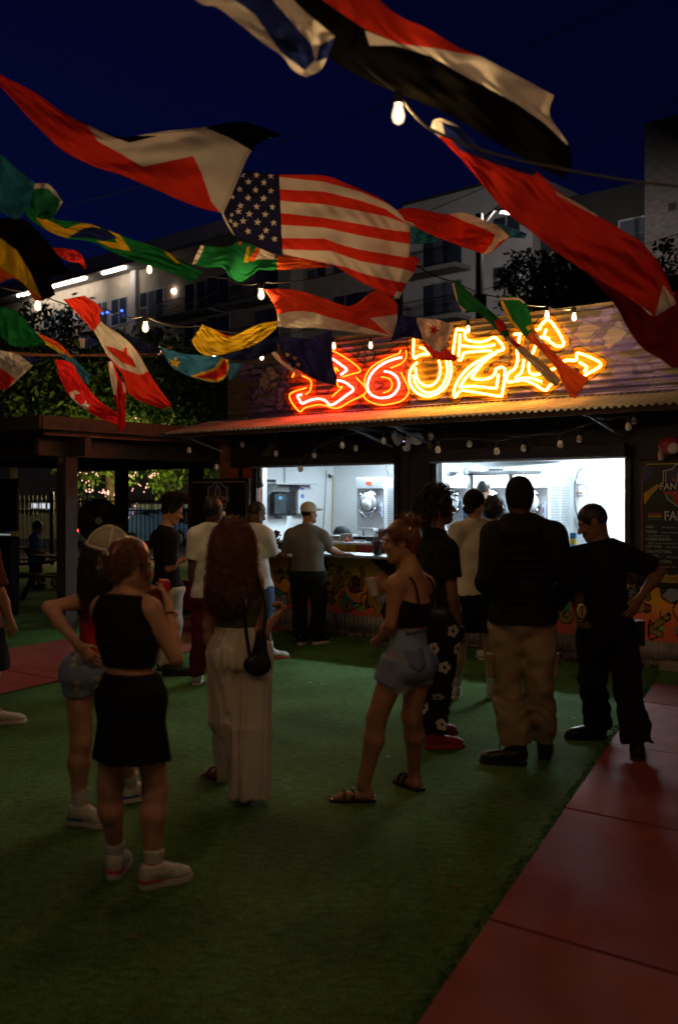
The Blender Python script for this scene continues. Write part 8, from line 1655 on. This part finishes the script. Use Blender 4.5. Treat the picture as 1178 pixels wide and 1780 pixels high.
# man cut by the left edge
p = Person('man cut off by the left edge, arm hanging, in dark shorts and white sneakers', 7.6, (0.95, 0.15), dict(head=(-35, 885), neck=(-42, 925), sA=(-48, 958, 0.15), sB=(-20, 962, -0.16), eA=(-40, 1040, 0.16), wA=(-22, 1090, 0.18), eB=(2, 1032, -0.18), wB=(17, 1076, -0.10), hA=(-42, 1092, 0.08), hB=(-24, 1092, -0.08), kA=(-40, 1172, 0.08), kB=(-12, 1172, -0.05)),
           [(-18, 1262, 34, 1257), (-60, 1248, -20, 1246)], False, SK_TAN, 1.05, 0.009, hands=dict(A=dict(curl=0.4), B=dict(curl=0.4, tip=(24, 1102, -0.08), pn=(-0.4, 0.8, 0))))
p.body(); p.tee(cloth('tee_dark_red', (0.10, 0.03, 0.025)), 1096, 0.035, 0.85); p.shorts(C_BLACK, 1088, 0.9, 0.04, 0.055); p.socks(C_SOCK, 0.1); p.shoes(C_SHOE, M_SOLE); p.hair_cap(HBR, 0.008)
# staff member inside the booth
p = Person('staff man with short dark hair behind the counter, seen from behind', 12.75, (0.35, 0.94), dict(head=(841, 852), neck=(838, 876), sA=(816, 890), sB=(864, 890), eA=(812, 930), wA=(822, 955, 0.2), eB=(868, 930), wB=(858, 955, 0.2), hA=(828, 962), hB=(852, 962), kA=(828, 1010), kB=(852, 1010)),
           [(828, 12.75, 832, 12.95), (852, 12.75, 858, 12.95)], False, SK_LIGHT, 1.0, 0.012, head_face=(0.6, 0.8), floor=0.142, group='people working in the booth')
p.body(); p.tee(cloth('staff_tee', (0.03, 0.05, 0.07)), 965, 0.025, 0.8); p.trousers(C_BLACK, 960, 0.97); p.shoes(C_BOOT, C_BOOT); p.hair_cap(HB, 0.008, 0.0, 0.002)
# boy in blue
p = Person('boy in bright blue tee standing under the pergola', 19.2, (0.95, 0.2), dict(head=(66, 917), neck=(62, 930), sA=(58, 936, 0.12), sB=(63, 937, -0.12), eA=(62, 955, 0.12), wA=(76, 960, 0.05), eB=(64, 957, -0.13), wB=(77, 962, -0.1), hA=(60, 978, 0.06), hB=(64, 978, -0.06), kA=(61, 1001, 0.05), kB=(66, 1001, -0.06)),
           [(56, 1026, 66, 1026), (68, 1023, 80, 1021)], False, SK_TAN, 0.82, 0.014, head_tilt=(-0.4, 0), hs=0.95, group='people under the pergola')
p.body(); p.tee(C_BLUE, 976, 0.03, 0.8); p.shorts(C_BLACK, 974, 0.8, 0.025, 0.035); p.shoes(C_BLACK, M_SOLE); p.hair_cap(HB, 0.014, -0.03, 0.004)
# litter on the turf
M_LIT = mat('litter_white', (0.6, 0.6, 0.58), 0.7)
for k, (x, y) in enumerate(((538, 1189), (560, 1191), (639, 1211), (673, 1319), (996, 1252), (232, 1636), (793, 1547))):
    g = G(x, y); r_ = random.Random(k); m = MB(); pts = [g + Vector((r_.uniform(0.6, 1.2) * 0.016 * math.cos(a), r_.uniform(0.6, 1.2) * 0.016 * math.sin(a), 0.012)) for a in np.linspace(0, 6.28, 7, endpoint=False)]; m.prism(pts, (0.002, 0, 0.006))
    tag(m.build('paper_scrap' if k < 5 else 'dry_leaf', M_LIT if k < 5 else mat('dry_leaf', (0.25, 0.13, 0.04), 0.9)), ('left paper scrap on the turf before the counter', 'right of the paired paper scraps before the counter', 'paper scrap beside the denim shorts woman\'s legs', 'tiny paper scrap between the denim shorts woman\'s feet', 'paper scrap between the two booted men', 'dry brown leaf on the foreground turf at left', 'dry speck of leaf on the foreground turf near the path')[k], 'litter')
